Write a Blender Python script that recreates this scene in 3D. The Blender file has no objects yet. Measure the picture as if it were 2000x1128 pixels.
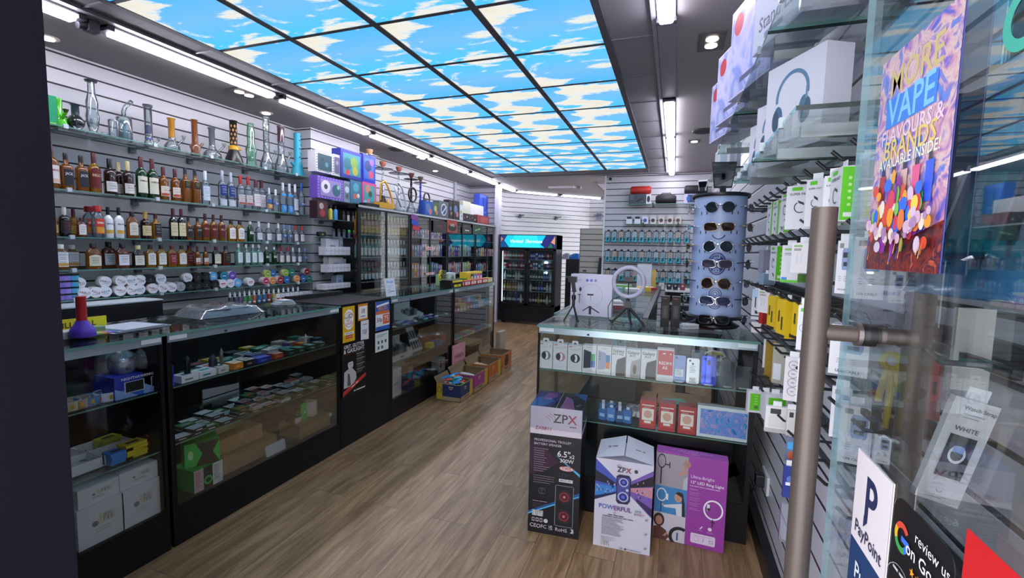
import bpy, math, random
from mathutils import Vector, Matrix
R = random.Random(7)
SC = bpy.context.scene
COL = SC.collection
rad = math.radians
# ---------------------------------------------------------------- camera, sky, exposure
CZ = 1.42
RM = ((0.941877, 0.335228, 0.022136), (-0.049311, 0.072769, 0.996129), (-0.332319, 0.939323, -0.08507))
FPX = 889.38
cam = bpy.data.objects.new('camera', bpy.data.cameras.new('camera'))
COL.objects.link(cam)
cam.data.sensor_width = 36
cam.data.lens = FPX / 2000 * 36
cam.data.clip_start = 0.02
m = Matrix.Identity(4)
for i in range(3):
    m[i][0] = RM[0][i]; m[i][1] = RM[1][i]; m[i][2] = -RM[2][i]
m[2][3] = CZ
cam.matrix_world = m
SC.camera = cam
W = bpy.data.worlds.new('sky'); SC.world = W; W.use_nodes = True
W.node_tree.nodes['Background'].inputs[0].default_value = (0.9, 0.93, 1, 1)
W.node_tree.nodes['Background'].inputs[1].default_value = 3.3
SC.view_settings.view_transform = 'Standard'
SC.view_settings.look = 'None'
SC.view_settings.gamma = 1
SC.view_settings.exposure = 0.66
SC.cycles.transparent_max_bounces = 24
SC.cycles.max_bounces = 7
SC.cycles.diffuse_bounces = 4
SC.cycles.glossy_bounces = 4
SC.cycles.transmission_bounces = 6
SC.cycles.caustics_reflective = False
SC.cycles.caustics_refractive = False
SC.cycles.sample_clamp_indirect = 4
TUBE = 20.0      # radiance of the LED tubes
SKYP = 0.74     # radiance of the printed sky panels

def at(px, py, x=None, y=None, z=None):
    """world point where the sight line of a photo pixel meets a real plane"""
    c = ((px - 1000) / FPX, -(py - 564) / FPX, 1.0)
    d = [sum(RM[k][i] * c[k] for k in range(3)) for i in range(3)]
    if x is not None: t = x / d[0]
    elif y is not None: t = y / d[1]
    else: t = (z - CZ) / d[2]
    return Vector((d[0] * t, d[1] * t, d[2] * t + CZ))

def ypx(px, x, z):
    """depth along the room of the point on the line (x, ?, z) seen in photo column px"""
    u = (px - 1000) / FPX; d = z - CZ; a, b = RM[0], RM[2]
    return (u * (b[0] * x + b[2] * d) - a[0] * x - a[2] * d) / (a[1] - u * b[1])
def xpx(px, y, z):
    u = (px - 1000) / FPX; d = z - CZ; a, b = RM[0], RM[2]
    return (u * (b[1] * y + b[2] * d) - a[1] * y - a[2] * d) / (a[0] - u * b[0])

# ---------------------------------------------------------------- materials
MATS = {}
def lin(h):
    h = h.lstrip('#')
    v = [int(h[i:i + 2], 16) / 255 for i in (0, 2, 4)]
    return tuple((c / 12.92 if c <= 0.04045 else ((c + 0.055) / 1.055) ** 2.4) for c in v) + (1,)
def newmat(name):
    mt = bpy.data.materials.new(name); mt.use_nodes = True
    return mt, mt.node_tree.nodes, mt.node_tree.links
def M(h, rough=0.5, metal=0.0, spec=0.5):
    k = (h, rough, metal, spec)
    if k in MATS: return MATS[k]
    mt, N, L = newmat('paint_' + h.strip('#'))
    b = N['Principled BSDF']
    b.inputs['Base Color'].default_value = lin(h); b.inputs['Roughness'].default_value = rough
    b.inputs['Metallic'].default_value = metal; b.inputs['Specular IOR Level'].default_value = spec
    MATS[k] = mt
    return mt
def GL(h='#dff0ea', alpha=0.06, rough=0.02, refl=1.0, body=None):
    """thin clear glass or plastic: tinted see-through, a little body colour, mirror by angle"""
    k = ('gl', h, alpha, rough, refl, body)
    if k in MATS: return MATS[k]
    mt, N, L = newmat('glass_' + h.strip('#'))
    pr = N['Principled BSDF']; pr.inputs['Base Color'].default_value = lin(body or h); pr.inputs['Roughness'].default_value = 0.25
    tr = N.new('ShaderNodeBsdfTransparent'); tr.inputs[0].default_value = lin(h)
    gs = N.new('ShaderNodeBsdfGlossy'); gs.inputs['Roughness'].default_value = rough
    fr = N.new('ShaderNodeFresnel'); fr.inputs[0].default_value = 1.45
    ml = N.new('ShaderNodeMath'); ml.operation = 'MULTIPLY'; ml.use_clamp = True; ml.inputs[1].default_value = refl
    a = N.new('ShaderNodeMixShader'); a.inputs[0].default_value = alpha
    b = N.new('ShaderNodeMixShader')
    L.new(tr.outputs[0], a.inputs[1]); L.new(pr.outputs[0], a.inputs[2])
    L.new(fr.outputs[0], ml.inputs[0]); L.new(ml.outputs[0], b.inputs[0])
    L.new(a.outputs[0], b.inputs[1]); L.new(gs.outputs[0], b.inputs[2])
    L.new(b.outputs[0], N['Material Output'].inputs[0])
    MATS[k] = mt
    return mt
def EM(h, s):
    k = ('em', h, s)
    if k in MATS: return MATS[k]
    mt, N, L = newmat('light_' + h.strip('#'))
    e = N.new('ShaderNodeEmission'); e.inputs[0].default_value = lin(h); e.inputs[1].default_value = s
    L.new(e.outputs[0], N['Material Output'].inputs[0])
    MATS[k] = mt
    return mt
def math_node(N, L, op, a, b=None):
    n = N.new('ShaderNodeMath'); n.operation = op
    for i, v in enumerate((a, b)):
        if v is None: continue
        if isinstance(v, (int, float)): n.inputs[i].default_value = v
        else: L.new(v, n.inputs[i])
    return n.outputs[0]
def ramp(N, L, f, stops, mode='LINEAR'):
    n = N.new('ShaderNodeValToRGB'); n.color_ramp.interpolation = mode
    while len(n.color_ramp.elements) < len(stops): n.color_ramp.elements.new(0.5)
    for e, (p, c) in zip(n.color_ramp.elements, stops): e.position = p; e.color = c if not isinstance(c, str) else lin(c)
    L.new(f, n.inputs[0]); return n.outputs[0]
def geo_pos(N):
    return N.new('ShaderNodeNewGeometry').outputs['Position']
def slat_mat(col, name):
    mt, N, L = newmat(name)
    b = N['Principled BSDF']; b.inputs['Roughness'].default_value = 0.38
    s = N.new('ShaderNodeSeparateXYZ'); L.new(geo_pos(N), s.inputs[0])
    f = math_node(N, L, 'FRACT', math_node(N, L, 'DIVIDE', math_node(N, L, 'ADD', s.outputs[2], 0.068), 0.1))
    c = ramp(N, L, f, [(0, (0.012, 0.012, 0.014, 1)), (0.11, (0.012, 0.012, 0.014, 1)), (0.111, col), (1, col)], 'CONSTANT')
    L.new(c, b.inputs['Base Color'])
    g = ramp(N, L, f, [(0, '#000000'), (0.06, '#000000'), (0.12, '#ffffff'), (0.97, '#ffffff'), (1, '#000000')])
    bp = N.new('ShaderNodeBump'); bp.inputs['Strength'].default_value = 0.5; bp.inputs['Distance'].default_value = 0.006
    L.new(g, bp.inputs['Height']); L.new(bp.outputs[0], b.inputs['Normal'])
    return mt
def wood_floor():
    mt, N, L = newmat('oak_laminate')
    b = N['Principled BSDF']; b.inputs['Roughness'].default_value = 0.38
    s = N.new('ShaderNodeSeparateXYZ'); L.new(geo_pos(N), s.inputs[0])
    c = N.new('ShaderNodeCombineXYZ'); L.new(s.outputs[1], c.inputs[0]); L.new(s.outputs[0], c.inputs[1])
    br = N.new('ShaderNodeTexBrick'); L.new(c.outputs[0], br.inputs['Vector'])
    br.inputs['Scale'].default_value = 1; br.inputs['Brick Width'].default_value = 1.25; br.inputs['Row Height'].default_value = 0.19
    br.inputs['Mortar Size'].default_value = 0.0016; br.inputs['Bias'].default_value = 0.0; br.offset = 0.37
    br.inputs['Color1'].default_value = (0, 0, 0, 1); br.inputs['Color2'].default_value = (1, 1, 1, 1); br.inputs['Mortar'].default_value = (0.5, 0.5, 0.5, 1)
    # long grain, shifted board by board
    sh = math_node(N, L, 'MULTIPLY', br.outputs['Color'], 7.0)
    gx = math_node(N, L, 'ADD', s.outputs[0], sh)
    c2 = N.new('ShaderNodeCombineXYZ')
    L.new(math_node(N, L, 'MULTIPLY', gx, 14), c2.inputs[0]); L.new(math_node(N, L, 'MULTIPLY', s.outputs[1], 1.3), c2.inputs[1]); L.new(sh, c2.inputs[2])
    n1 = N.new('ShaderNodeTexNoise'); n1.inputs['Scale'].default_value = 1.6; n1.inputs['Detail'].default_value = 7; n1.inputs['Roughness'].default_value = 0.62; n1.inputs['Distortion'].default_value = 0.9
    L.new(c2.outputs[0], n1.inputs['Vector'])
    col = ramp(N, L, n1.outputs[0], [(0.25, '#6b5038'), (0.42, '#8a6a4a'), (0.52, '#9c7b58'), (0.62, '#ac8a66'), (0.78, '#bd9c78')])
    v = math_node(N, L, 'ADD', math_node(N, L, 'MULTIPLY', br.outputs['Color'], 0.16), 0.90)
    v = math_node(N, L, 'MULTIPLY', v, math_node(N, L, 'SUBTRACT', 1.0, math_node(N, L, 'MULTIPLY', br.outputs['Fac'], 0.55)))
    mx = N.new('ShaderNodeMix'); mx.data_type = 'RGBA'; mx.blend_type = 'MULTIPLY'; mx.inputs['Factor'].default_value = 1
    L.new(col, mx.inputs[6]); L.new(v, mx.inputs[7]); L.new(mx.outputs[2], b.inputs['Base Color'])
    bp = N.new('ShaderNodeBump'); bp.inputs['Strength'].default_value = 0.12; bp.inputs['Distance'].default_value = 0.003
    L.new(n1.outputs[0], bp.inputs['Height']); L.new(bp.outputs[0], b.inputs['Normal'])
    return mt
def sky_mat(seed, flip):
    mt, N, L = newmat('printed_sky_light')
    tc = N.new('ShaderNodeTexCoord')
    mp = N.new('ShaderNodeMapping'); mp.inputs['Scale'].default_value = (2.4, 4.6 * flip, 1); mp.inputs['Location'].default_value = (seed, seed * 1.7, seed)
    L.new(tc.outputs['Object'], mp.inputs[0])
    n = N.new('ShaderNodeTexNoise'); n.inputs['Scale'].default_value = 1.0; n.inputs['Detail'].default_value = 6; n.inputs['Roughness'].default_value = 0.55; n.inputs['Distortion'].default_value = 0.35
    L.new(mp.outputs[0], n.inputs['Vector'])
    s = N.new('ShaderNodeSeparateXYZ'); L.new(tc.outputs['Object'], s.inputs[0])
    blue = ramp(N, L, math_node(N, L, 'ADD', math_node(N, L, 'MULTIPLY', s.outputs[1], 1.5 * flip), 0.5), [(0, '#4bb4f4'), (0.45, '#74b9ec'), (1, '#46c4fa')])
    f = ramp(N, L, n.outputs[0], [(0.495, '#000000'), (0.535, '#ffffff')])
    mx = N.new('ShaderNodeMix'); mx.data_type = 'RGBA'
    L.new(f, mx.inputs['Factor']); L.new(blue, mx.inputs[6])
    shade = ramp(N, L, n.outputs[0], [(0.5, '#cfe0ea'), (0.58, '#e6e2d6'), (0.75, '#dcd5c6')])
    L.new(shade, mx.inputs[7])
    e = N.new('ShaderNodeEmission'); e.inputs[1].default_value = SKYP
    L.new(mx.outputs[2], e.inputs[0]); L.new(e.outputs[0], N['Material Output'].inputs[0])
    return mt
def swirl_mat(name, cols, scale=14, detail=4, dist=1.2, rough=0.35):
    """printed art made of drifting colour patches"""
    mt, N, L = newmat(name)
    b = N['Principled BSDF']; b.inputs['Roughness'].default_value = rough
    tc = N.new('ShaderNodeTexCoord')
    n = N.new('ShaderNodeTexNoise'); n.inputs['Scale'].default_value = scale; n.inputs['Detail'].default_value = detail; n.inputs['Distortion'].default_value = dist
    L.new(tc.outputs['Object'], n.inputs['Vector'])
    k = len(cols)
    L.new(ramp(N, L, n.outputs[0], [(0.3 + 0.4 * i / max(1, k - 1), c) for i, c in enumerate(cols)]), b.inputs['Base Color'])
    return mt
BLK = '#131317'; WHT = '#f1f0f4'
ALU = M('#b9c6cc', 0.3, 0.7)
CHR = M('#d5d8dc', 0.12, 1.0)
GLASS = GL('#f6fcfa', 0.004, 0.01, 0.5)
GEDGE = GL('#a9d6cc', 0.5, 0.05, 1.0, '#7fbcae')
DKGL = GL('#8d9496', 0.08, 0.01, 1.0, '#101214')
BAG = GL('#eef2f8', 0.16, 0.12, 1.8)
CARD = M('#a08058', 0.8)
CARD2 = M('#8a6c48', 0.8)

# ---------------------------------------------------------------- geometry collector
TXT = {}
def glyphs(s, bold=0.0, align='CENTER'):
    bold = min(bold, .012); k = (s, bold, align)
    if k not in TXT:
        c = bpy.data.curves.new('t', 'FONT'); c.body = s; c.size = 1.0; c.align_x = align; c.align_y = 'CENTER'; c.offset = bold; c.resolution_u = 2
        o = bpy.data.objects.new('t', c)
        me = bpy.data.meshes.new_from_object(o)
        TXT[k] = ([tuple(v.co[:2]) for v in me.vertices], [tuple(p.vertices) for p in me.polygons])
        bpy.data.objects.remove(o); bpy.data.meshes.remove(me); bpy.data.curves.remove(c)
    return TXT[k]
class MB:
    def __init__(s): s.v = []; s.f = []; s.mi = []; s.ms = []; s.sm = []
    def mat(s, m):
        if isinstance(m, str): m = M(m)
        if m not in s.ms: s.ms.append(m)
        return s.ms.index(m)
    def add(s, vs, fs, m, smooth=False):
        o = len(s.v); s.v += [tuple(v) for v in vs]; i = s.mat(m)
        for f in fs: s.f.append(tuple(o + k for k in f)); s.mi.append(i); s.sm.append(smooth)
        return s
    def box(s, x0, y0, z0, x1, y1, z1, m, mats=None):
        vs = [(x, y, z) for x in (x0, x1) for y in (y0, y1) for z in (z0, z1)]
        fs = {'l': (0, 1, 3, 2), 'r': (4, 6, 7, 5), 'f': (0, 4, 5, 1), 'b': (2, 3, 7, 6), 'd': (0, 2, 6, 4), 'u': (1, 5, 7, 3)}
        for k, f in fs.items(): s.add([vs[i] for i in f], [(0, 1, 2, 3)], (mats or {}).get(k, m))
        return s
    def rbox(s, x0, y0, z0, x1, y1, z1, m, r=0.01, n=4, axis='y'):
        """box with rounded corners about one axis"""
        if axis == 'y': a0, a1, b0, b1, c0, c1 = x0, x1, z0, z1, y0, y1
        elif axis == 'z': a0, a1, b0, b1, c0, c1 = x0, x1, y0, y1, z0, z1
        else: a0, a1, b0, b1, c0, c1 = y0, y1, z0, z1, x0, x1
        P = []
        for (ca, cb, st) in ((a1 - r, b1 - r, 0), (a0 + r, b1 - r, 90), (a0 + r, b0 + r, 180), (a1 - r, b0 + r, 270)):
            for i in range(n + 1):
                t = rad(st + 90 * i / n); P.append((ca + r * math.cos(t), cb + r * math.sin(t)))
        def w(a, b, c): return (a, c, b) if axis == 'y' else (a, b, c) if axis == 'z' else (c, a, b)
        k = len(P)
        s.add([w(a, b, c0) for a, b in P] + [w(a, b, c1) for a, b in P],
              [tuple(range(k)), tuple(range(2 * k - 1, k - 1, -1))] + [(i, (i + 1) % k, k + (i + 1) % k, k + i) for i in range(k)], m)
        return s
    def lathe(s, prof, m, c=(0, 0, 0), n=16, sq=0.0, flat=1.0, a0=0, a1=360, caps=True, sm=True, off=0.0):
        vs = []; full = a1 - a0 >= 360; k = n if full else n + 1
        for r, z in prof:
            for i in range(k):
                t = rad(a0 + (a1 - a0) * i / n)
                cc, ss = math.cos(t), math.sin(t)
                g = 1.0
                if sq: g = min(1.22, 1 / max(abs(cc), abs(ss))) ** (sq)
                rr = (r + off) * g
                vs.append((c[0] + rr * cc, c[1] + rr * ss * flat, c[2] + z))
        fs = []
        for j in range(len(prof) - 1):
            for i in range(n):
                a, b = j * k + i, j * k + (i + 1) % k
                fs.append((a, b, b + k, a + k))
        s.add(vs, fs, m, sm)
        if caps and full:
            if prof[0][0] > 1e-5: s.add(vs[:k], [tuple(range(k - 1, -1, -1))], m)
            if prof[-1][0] > 1e-5: s.add(vs[-k:], [tuple(range(k))], m)
        return s
    def cyl(s, p0, p1, r0, m, r1=None, n=10, sm=True):
        p0 = Vector(p0); p1 = Vector(p1); r1 = r0 if r1 is None else r1
        d = (p1 - p0).normalized(); u = d.orthogonal().normalized(); w = d.cross(u)
        A = [p0 + (u * math.cos(2 * math.pi * i / n) + w * math.sin(2 * math.pi * i / n)) * r0 for i in range(n)]
        B = [p1 + (u * math.cos(2 * math.pi * i / n) + w * math.sin(2 * math.pi * i / n)) * r1 for i in range(n)]
        s.add(A + B, [(i, (i + 1) % n, n + (i + 1) % n, n + i) for i in range(n)], m, sm)
        s.add(A, [tuple(range(n - 1, -1, -1))], m); s.add(B, [tuple(range(n))], m)
        return s
    def tube(s, pts, r, m, n=6):
        pts = [Vector(p) for p in pts]; vs = []; u = None
        for i, p in enumerate(pts):
            d = (pts[min(i + 1, len(pts) - 1)] - pts[max(i - 1, 0)]).normalized()
            u = d.orthogonal().normalized() if u is None else (u - d * u.dot(d)).normalized()
            w = d.cross(u)
            vs += [p + (u * math.cos(2 * math.pi * k / n) + w * math.sin(2 * math.pi * k / n)) * r for k in range(n)]
        fs = [(i * n + k, i * n + (k + 1) % n, (i + 1) * n + (k + 1) % n, (i + 1) * n + k) for i in range(len(pts) - 1) for k in range(n)]
        fs += [tuple(range(n - 1, -1, -1)), tuple((len(pts) - 1) * n + k for k in range(n))]
        return s.add(vs, fs, m, True)
    def ring(s, c, Rr, r, m, axis='y', n=28, k=8, a0=0, a1=360):
        pts = []
        for i in range(n + 1):
            t = rad(a0 + (a1 - a0) * i / n); a, b = Rr * math.cos(t), Rr * math.sin(t)
            pts.append((c[0] + a, c[1], c[2] + b) if axis == 'y' else (c[0] + a, c[1] + b, c[2]) if axis == 'z' else (c[0], c[1] + a, c[2] + b))
        return s.tube(pts, r, m, k)
    def face(s, o, u, v): return Face(s, o, u, v)
    def mesh(s, name):
        me = bpy.data.meshes.new(name); me.from_pydata(s.v, [], s.f)
        for m in s.ms: me.materials.append(m)
        me.polygons.foreach_set('material_index', s.mi); me.polygons.foreach_set('use_smooth', s.sm)
        me.update(); return me
UNREAD = set('BONG;HURRICANE;CORN;BARS;CRISPS;SNACKS;HERO;SURPRISE;National;MUST SEE;at Crosslands;licence;PAYMENT;LET ME CHECK;18s AND OVER;SUPER PARTY WORLD;Speaker;Light;TWO FOR;JUICE;NICOTINE;headphones;BLACK MINT;SPECIAL ATTENTION;RECHARGEABLE PROFESSIONAL PARTY SPEAKER;VELO;VAPE CARD;reviews;tap here;WITH TRIPOD STAND & SMARTPHONE HOLDER;with tripod;$ 50;45 >;SUPER;Audio;Z'.split(';'))
class Face:
    """a flat printed side: 2-D drawing lifted a hair off the surface, u to the reader's right, v up"""
    def __init__(s, mb, o, u, v): s.mb = mb; s.o = Vector(o); s.u = Vector(u).normalized(); s.v = Vector(v).normalized(); s.n = s.u.cross(s.v); s.l = 0.0004
    def p(s, a, b): return s.o + s.u * a + s.v * b + s.n * s.l
    def up(s): s.l += 0.00013 if s.l < 0.006 else 0.00003
    def poly(s, pts, m): s.up(); s.mb.add([s.p(a, b) for a, b in pts], [tuple(range(len(pts)))], m); return s
    def rect(s, a0, b0, a1, b1, m): return s.poly([(a0, b0), (a1, b0), (a1, b1), (a0, b1)], m)
    def circ(s, a, b, r, m, n=16, ry=None): return s.poly([(a + r * math.cos(2 * math.pi * i / n), b + (ry or r) * math.sin(2 * math.pi * i / n)) for i in range(n)], m)
    def arc(s, a, b, r0, r1, m, t0=0, t1=360, n=24, sx=1):
        s.up(); vs = []
        for i in range(n + 1):
            t = rad(t0 + (t1 - t0) * i / n)
            vs += [s.p(a + r0 * math.cos(t) * sx, b + r0 * math.sin(t)), s.p(a + r1 * math.cos(t) * sx, b + r1 * math.sin(t))]
        s.mb.add(vs, [(2 * i, 2 * i + 1, 2 * i + 3, 2 * i + 2) for i in range(n)], m); return s
    def dash(s, t, a, b, size, m, rot=0, align='CENTER'):
        """lettering too small to read in the photo: one short bar per word"""
        s.up(); ws = t.split(); c, q = math.cos(rad(rot)), math.sin(rad(rot)); tot = sum(len(w) for w in ws) * .55 + .4 * (len(ws) - 1); x = -tot / 2 if align == 'CENTER' else 0
        for w in ws:
            x1 = x + len(w) * .55; s.mb.add([s.p(a + (u * c - v * q) * size, b + (u * q + v * c) * size) for u, v in ((x, -.22), (x1, -.22), (x1, .22), (x, .22))], [(0, 1, 2, 3)], m); x = x1 + .4
        return s
    def text(s, t, a, b, size, m, bold=0.0, rot=0, align='CENTER', sx=1.0, shear=0.0):
        if t in UNREAD: return s.dash(t, a, b, size, m, rot, align)
        s.up(); vs, fs = glyphs(t, bold, align); c, q = math.cos(rad(rot)), math.sin(rad(rot))
        s.mb.add([s.p(a + ((x * sx + y * shear) * c - y * q) * size, b + ((x * sx + y * shear) * q + y * c) * size) for x, y in vs], fs, m); return s
    def lines(s, a, b, w, n, dy, m, h=0.0015, jit=0.4):
        rr = random.Random(n * 7 + int(w * 1e4))
        s.up()
        for i in range(n):
            ww = w * (1 - jit * rr.random())
            s.mb.add([s.p(a, b - i * dy), s.p(a + ww, b - i * dy), s.p(a + ww, b - i * dy + h), s.p(a, b - i * dy + h)], [(0, 1, 2, 3)], m)
        return s
    def bars(s, a0, b0, a1, b1, m, n=12):
        s.rect(a0, b0, a1, b1, '#f4f4f4'); s.up(); w = (a1 - a0) / n
        rr = random.Random(n)
        for i in range(n):
            x = a0 + w * (i + 0.2); s.mb.add([s.p(x, b0), s.p(x + w * (0.3 + 0.4 * rr.random()), b0), s.p(x + w * (0.3 + 0.4 * rr.random()), b1), s.p(x, b1)], [(0, 1, 2, 3)], m)
        return s
def fr(mb, w, h, y=0.0, z=0.0): return mb.face((0, y, z), (1, 0, 0), (0, 0, 1))    # front side of a thing that faces -Y, u from its middle
def tp(mb, z, x=0, y=0): return mb.face((x, y, z), (1, 0, 0), (0, 1, 0))

# ---------------------------------------------------------------- objects
NORD = ['', '1st', '2nd', '3rd'] + ['%dth' % i for i in range(4, 400)]
def ordn(i):
    if i < 21: return NORD[i]
    return '%d%s' % (i, {1: 'st', 2: 'nd', 3: 'rd'}.get(i % 10, 'th') if i % 100 not in (11, 12, 13) else 'th')
def link(name, data, parent=None):
    o = bpy.data.objects.new(name, data); COL.objects.link(o)
    if parent: o.parent = parent
    return o
class Proto:
    """a kind of thing: its parts (name, mesh, index of the parent part or None)"""
    def __init__(s, name, cat, parts):
        s.name, s.cat = name, cat
        s.parts = [(n, (mb.mesh(n) if isinstance(mb, MB) else mb), par) for n, mb, par in parts]
    def put(s, loc, rot=0, label=None, group=None, scale=1.0, name=None, cat=None, tilt=(0, 0)):
        nm = name or s.name
        if len(s.parts) == 1: root = link(nm, s.parts[0][1])
        else:
            root = link(nm, None); root.empty_display_size = 0.05; made = []
            for n, me, par in s.parts:
                made.append(link(n, me, root if par is None else made[par]))
        root.location = loc; root.rotation_euler = (rad(tilt[0]), rad(tilt[1]), rad(rot))
        root.scale = (scale,) * 3 if isinstance(scale, (int, float)) else scale
        root['label'] = label or nm; root['category'] = cat or s.cat
        if group: root['group'] = group
        return root
def one(name, cat, mb, loc=(0, 0, 0), rot=0, label=None, group=None, scale=1.0, tilt=(0, 0)):
    return Proto(name, cat, [(name, mb, None)]).put(loc, rot, label, group, scale, tilt=tilt)
def struct(name, mb, parent=None):
    o = link(name, mb.mesh(name), parent)
    if not parent: o['kind'] = 'structure'
    return o
# ---------------------------------------------------------------- the room
CEIL = 2.656
SLAT = slat_mat((0.59, 0.59, 0.63, 1), 'white_slatwall'); SLATB = slat_mat((0.42, 0.42, 0.38, 1), 'beige_slatwall')
def wallseg(mb, p, q, m=None, t=0.06, z0=0.0, z1=CEIL, side=1):
    """a wall slab whose room face runs p to q; the slab's depth lies to one side"""
    d = (Vector(q) - Vector(p)).normalized(); n = Vector((-d.y, d.x)) * t * side
    P = [Vector(p), Vector(q), Vector(q) + n, Vector(p) + n]
    vs = [(a.x, a.y, z0) for a in P] + [(a.x, a.y, z1) for a in P]
    mb.add(vs, [(3, 2, 1, 0), (4, 5, 6, 7), (0, 1, 5, 4), (1, 2, 6, 5), (2, 3, 7, 6), (3, 0, 4, 7)], m or SLAT)
mb = MB()
wallseg(mb, (-3.87, -0.5), (-3.87, 3.9)); wallseg(mb, (-3.93, 4.68), (-3.93, 8.47)); wallseg(mb, (-3.46, 8.5), (-3.46, 9.22))
struct('wall_left', mb)
mb = MB(); mb.box(-3.95, 3.9, 0, -3.66, 4.69, CEIL, SLAT); struct('pillar_left', mb)
mb = MB(); mb.box(-3.99, 8.44, 0, -3.27, 8.5, CEIL, SLAT, {'r': M('#dcdae6')}); mb.box(-3.33, 8.3, 0, -3.25, 8.46, CEIL, '#d5d3e0'); struct('partition_left', mb)
mb = MB(); mb.box(-3.925, 7.72, 1.9, -3.90, 7.80, CEIL, M('#aeb0b8', 0.4)); struct('trim_2', mb)
mb = MB(); wallseg(mb, (-3.46, 9.2), (-1.91, 10.69)); wallseg(mb, (-1.91, 10.69), (1.2, 10.69)); struct('wall_back', mb)
mb = MB(); mb.box(-1.10, 7.6, 0, 0.48, 7.66, CEIL, SLAT, {'l': M('#dfe6ec')}); mb.box(-1.125, 7.585, 0, -1.10, 7.67, CEIL, '#dfe6ec'); struct('partition_right', mb)
mb = MB(); wallseg(mb, (0.48, 7.66), (0.48, -0.5)); struct('wall_right', mb)
mb = MB(); mb.box(0.44, -0.5, 0, 0.479, 7.5, 0.1, M('#16161a', 0.4)); struct('baseboard_right', mb)
mb = MB(); mb.box(-4.1, -0.6, -0.05, 1.4, 11.2, 0, wood_floor()); struct('floor', mb)
NAVY = M('#14131c', 0.7, 0, 0.12)
mb = MB(); mb.box(-1.5, 0.25, 0, -0.745, 0.35, CEIL, NAVY); mb.box(-0.775, 0.22, 0, -0.735, 0.352, CEIL, M('#16141e', .7, 0, .1)); struct('pillar_front', mb)
mb = MB(); mb.box(-3.87, 0.26, 0, -1.5, 0.34, CEIL, NAVY); struct('wall_front', mb)
# ceiling: plaster round a lay-in grid of printed sky lights
SX0, SX1, SY0, SY1 = -2.833, -0.433, 0.432, 7.032
GX0, GX1, GY1 = -3.07, -0.165, 7.47
PLA = M('#8f8a8c', 0.7)
mb = MB()
mb.box(-4.1, -0.6, CEIL, GX0, 11.2, CEIL + 0.1, PLA); mb.box(GX1, -0.6, CEIL, 1.4, 11.2, CEIL + 0.1, PLA)
mb.box(GX0, -0.6, CEIL, GX1, SY0 - 0.3, CEIL + 0.1, PLA); mb.box(GX0, GY1, CEIL, GX1, 11.2, CEIL + 0.1, PLA)
struct('ceiling', mb)
TIL = M('#85858c', 0.75); mb = MB()
mb.box(GX0, SY0 - 0.3, CEIL + 0.014, GX1, GY1, CEIL + 0.1, TIL)
struct('ceiling_tiles', mb)
GR = M('#4c4c55', 0.5); GR2 = M('#8d8c96', 0.5)
mb = MB()
for i in range(5): mb.box(SX0 + i * 0.6 - 0.02, SY0 - 0.3, CEIL - 0.008, SX0 + i * 0.6 + 0.02, SY1, CEIL + 0.012, GR)
for j in range(12):
    y = SY0 + 0.6 * j
    mb.box(SX0, y - 0.012, CEIL - 0.006, SX1, y + 0.012, CEIL + 0.012, GR)
    mb.box(GX0, y - 0.006, CEIL + 0.006, SX0, y + 0.006, CEIL + 0.0145, GR2); mb.box(SX1, y - 0.004, CEIL + 0.006, GX1, y + 0.004, CEIL + 0.0145, '#6b6b74')
for i in range(5): mb.box(SX0 + i * 0.6 - 0.006, SY1, CEIL + 0.006, SX0 + i * 0.6 + 0.006, GY1, CEIL + 0.0145, GR2)
mb.box(GX0 - 0.012, SY0 - 0.3, CEIL - 0.004, GX0 + 0.012, GY1, CEIL + 0.013, GR2); mb.box(GX1 - 0.012, SY0 - 0.3, CEIL - 0.004, GX1 + 0.012, GY1, CEIL + 0.013, GR2)
mb.box(GX0, GY1 - 0.01, CEIL - 0.004, GX1, GY1 + 0.012, CEIL + 0.013, GR2)
struct('ceiling_grid', mb)
# sky light tiles, one by one
skym = []
for k, (sd, fl) in enumerate(((1.3, 1), (1.3, -1), (6.4, 1), (9.9, 1))):
    a = MB(); a.box(-0.29, -0.29, 0, 0.29, 0.29, 0.006, sky_mat(sd, fl)); skym.append(Proto('sky_light_tile', 'ceiling light', [('sky_light_tile', a, None)]))
for j in range(11):
    for i in range(4):
        k = 0 if j < 4 else 1 if j == 4 else 2 if j < 8 else 3
        skym[k].put((SX0 + 0.3 + 0.6 * i, SY0 + 0.3 + 0.6 * j, CEIL - 0.003), 0,
                    'backlit sky ceiling tile, %s from the shelf wall, %s row from the door' % (ordn(i + 1), ordn(j + 1)), 'backlit sky ceiling tiles')
# LED batten lights
def batten(L, s=1.0):
    b = MB(); b.box(-0.045, 0, -0.012, 0.045, L, 0, M('#c9c8d2', 0.3, 0.4)); b.box(-0.05, 0, -0.03, 0.05, 0.035, 0, '#45434e'); b.box(-0.05, L - 0.035, -0.03, 0.05, L, 0, '#45434e')
    d = MB(); d.rbox(-0.036, 0.04, -0.045, 0.036, L - 0.04, -0.012, EM('#f3f0ff', TUBE * s), 0.012, 2)
    return Proto('led_batten', 'ceiling light', [('housing', b, None), ('diffuser', d, None)])
WHS = 'white LED batten light on the ceiling by the shelf wall'
for i, (y0, y1) in enumerate(((0.5, 1.68), (1.78, 2.98), (3.02, 4.21), (4.23, 5.46), (5.49, 6.68), (6.74, 7.95), (8.0, 8.95))):
    batten(y1 - y0).put((-3.165, y0, CEIL), 0, WHS + ', %s from the shop door' % ordn(i + 1), 'LED battens along the shelf wall')
for i, (y0, y1) in enumerate(((1.45, 2.64), (3.93, 5.12), (5.14, 6.32), (6.34, 7.5))):
    batten(y1 - y0).put((-0.10, y0, CEIL), 0, 'white LED batten light beside the charger wall, %s from the shop door' % ordn(i + 1), 'LED battens along the charger wall')
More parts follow.
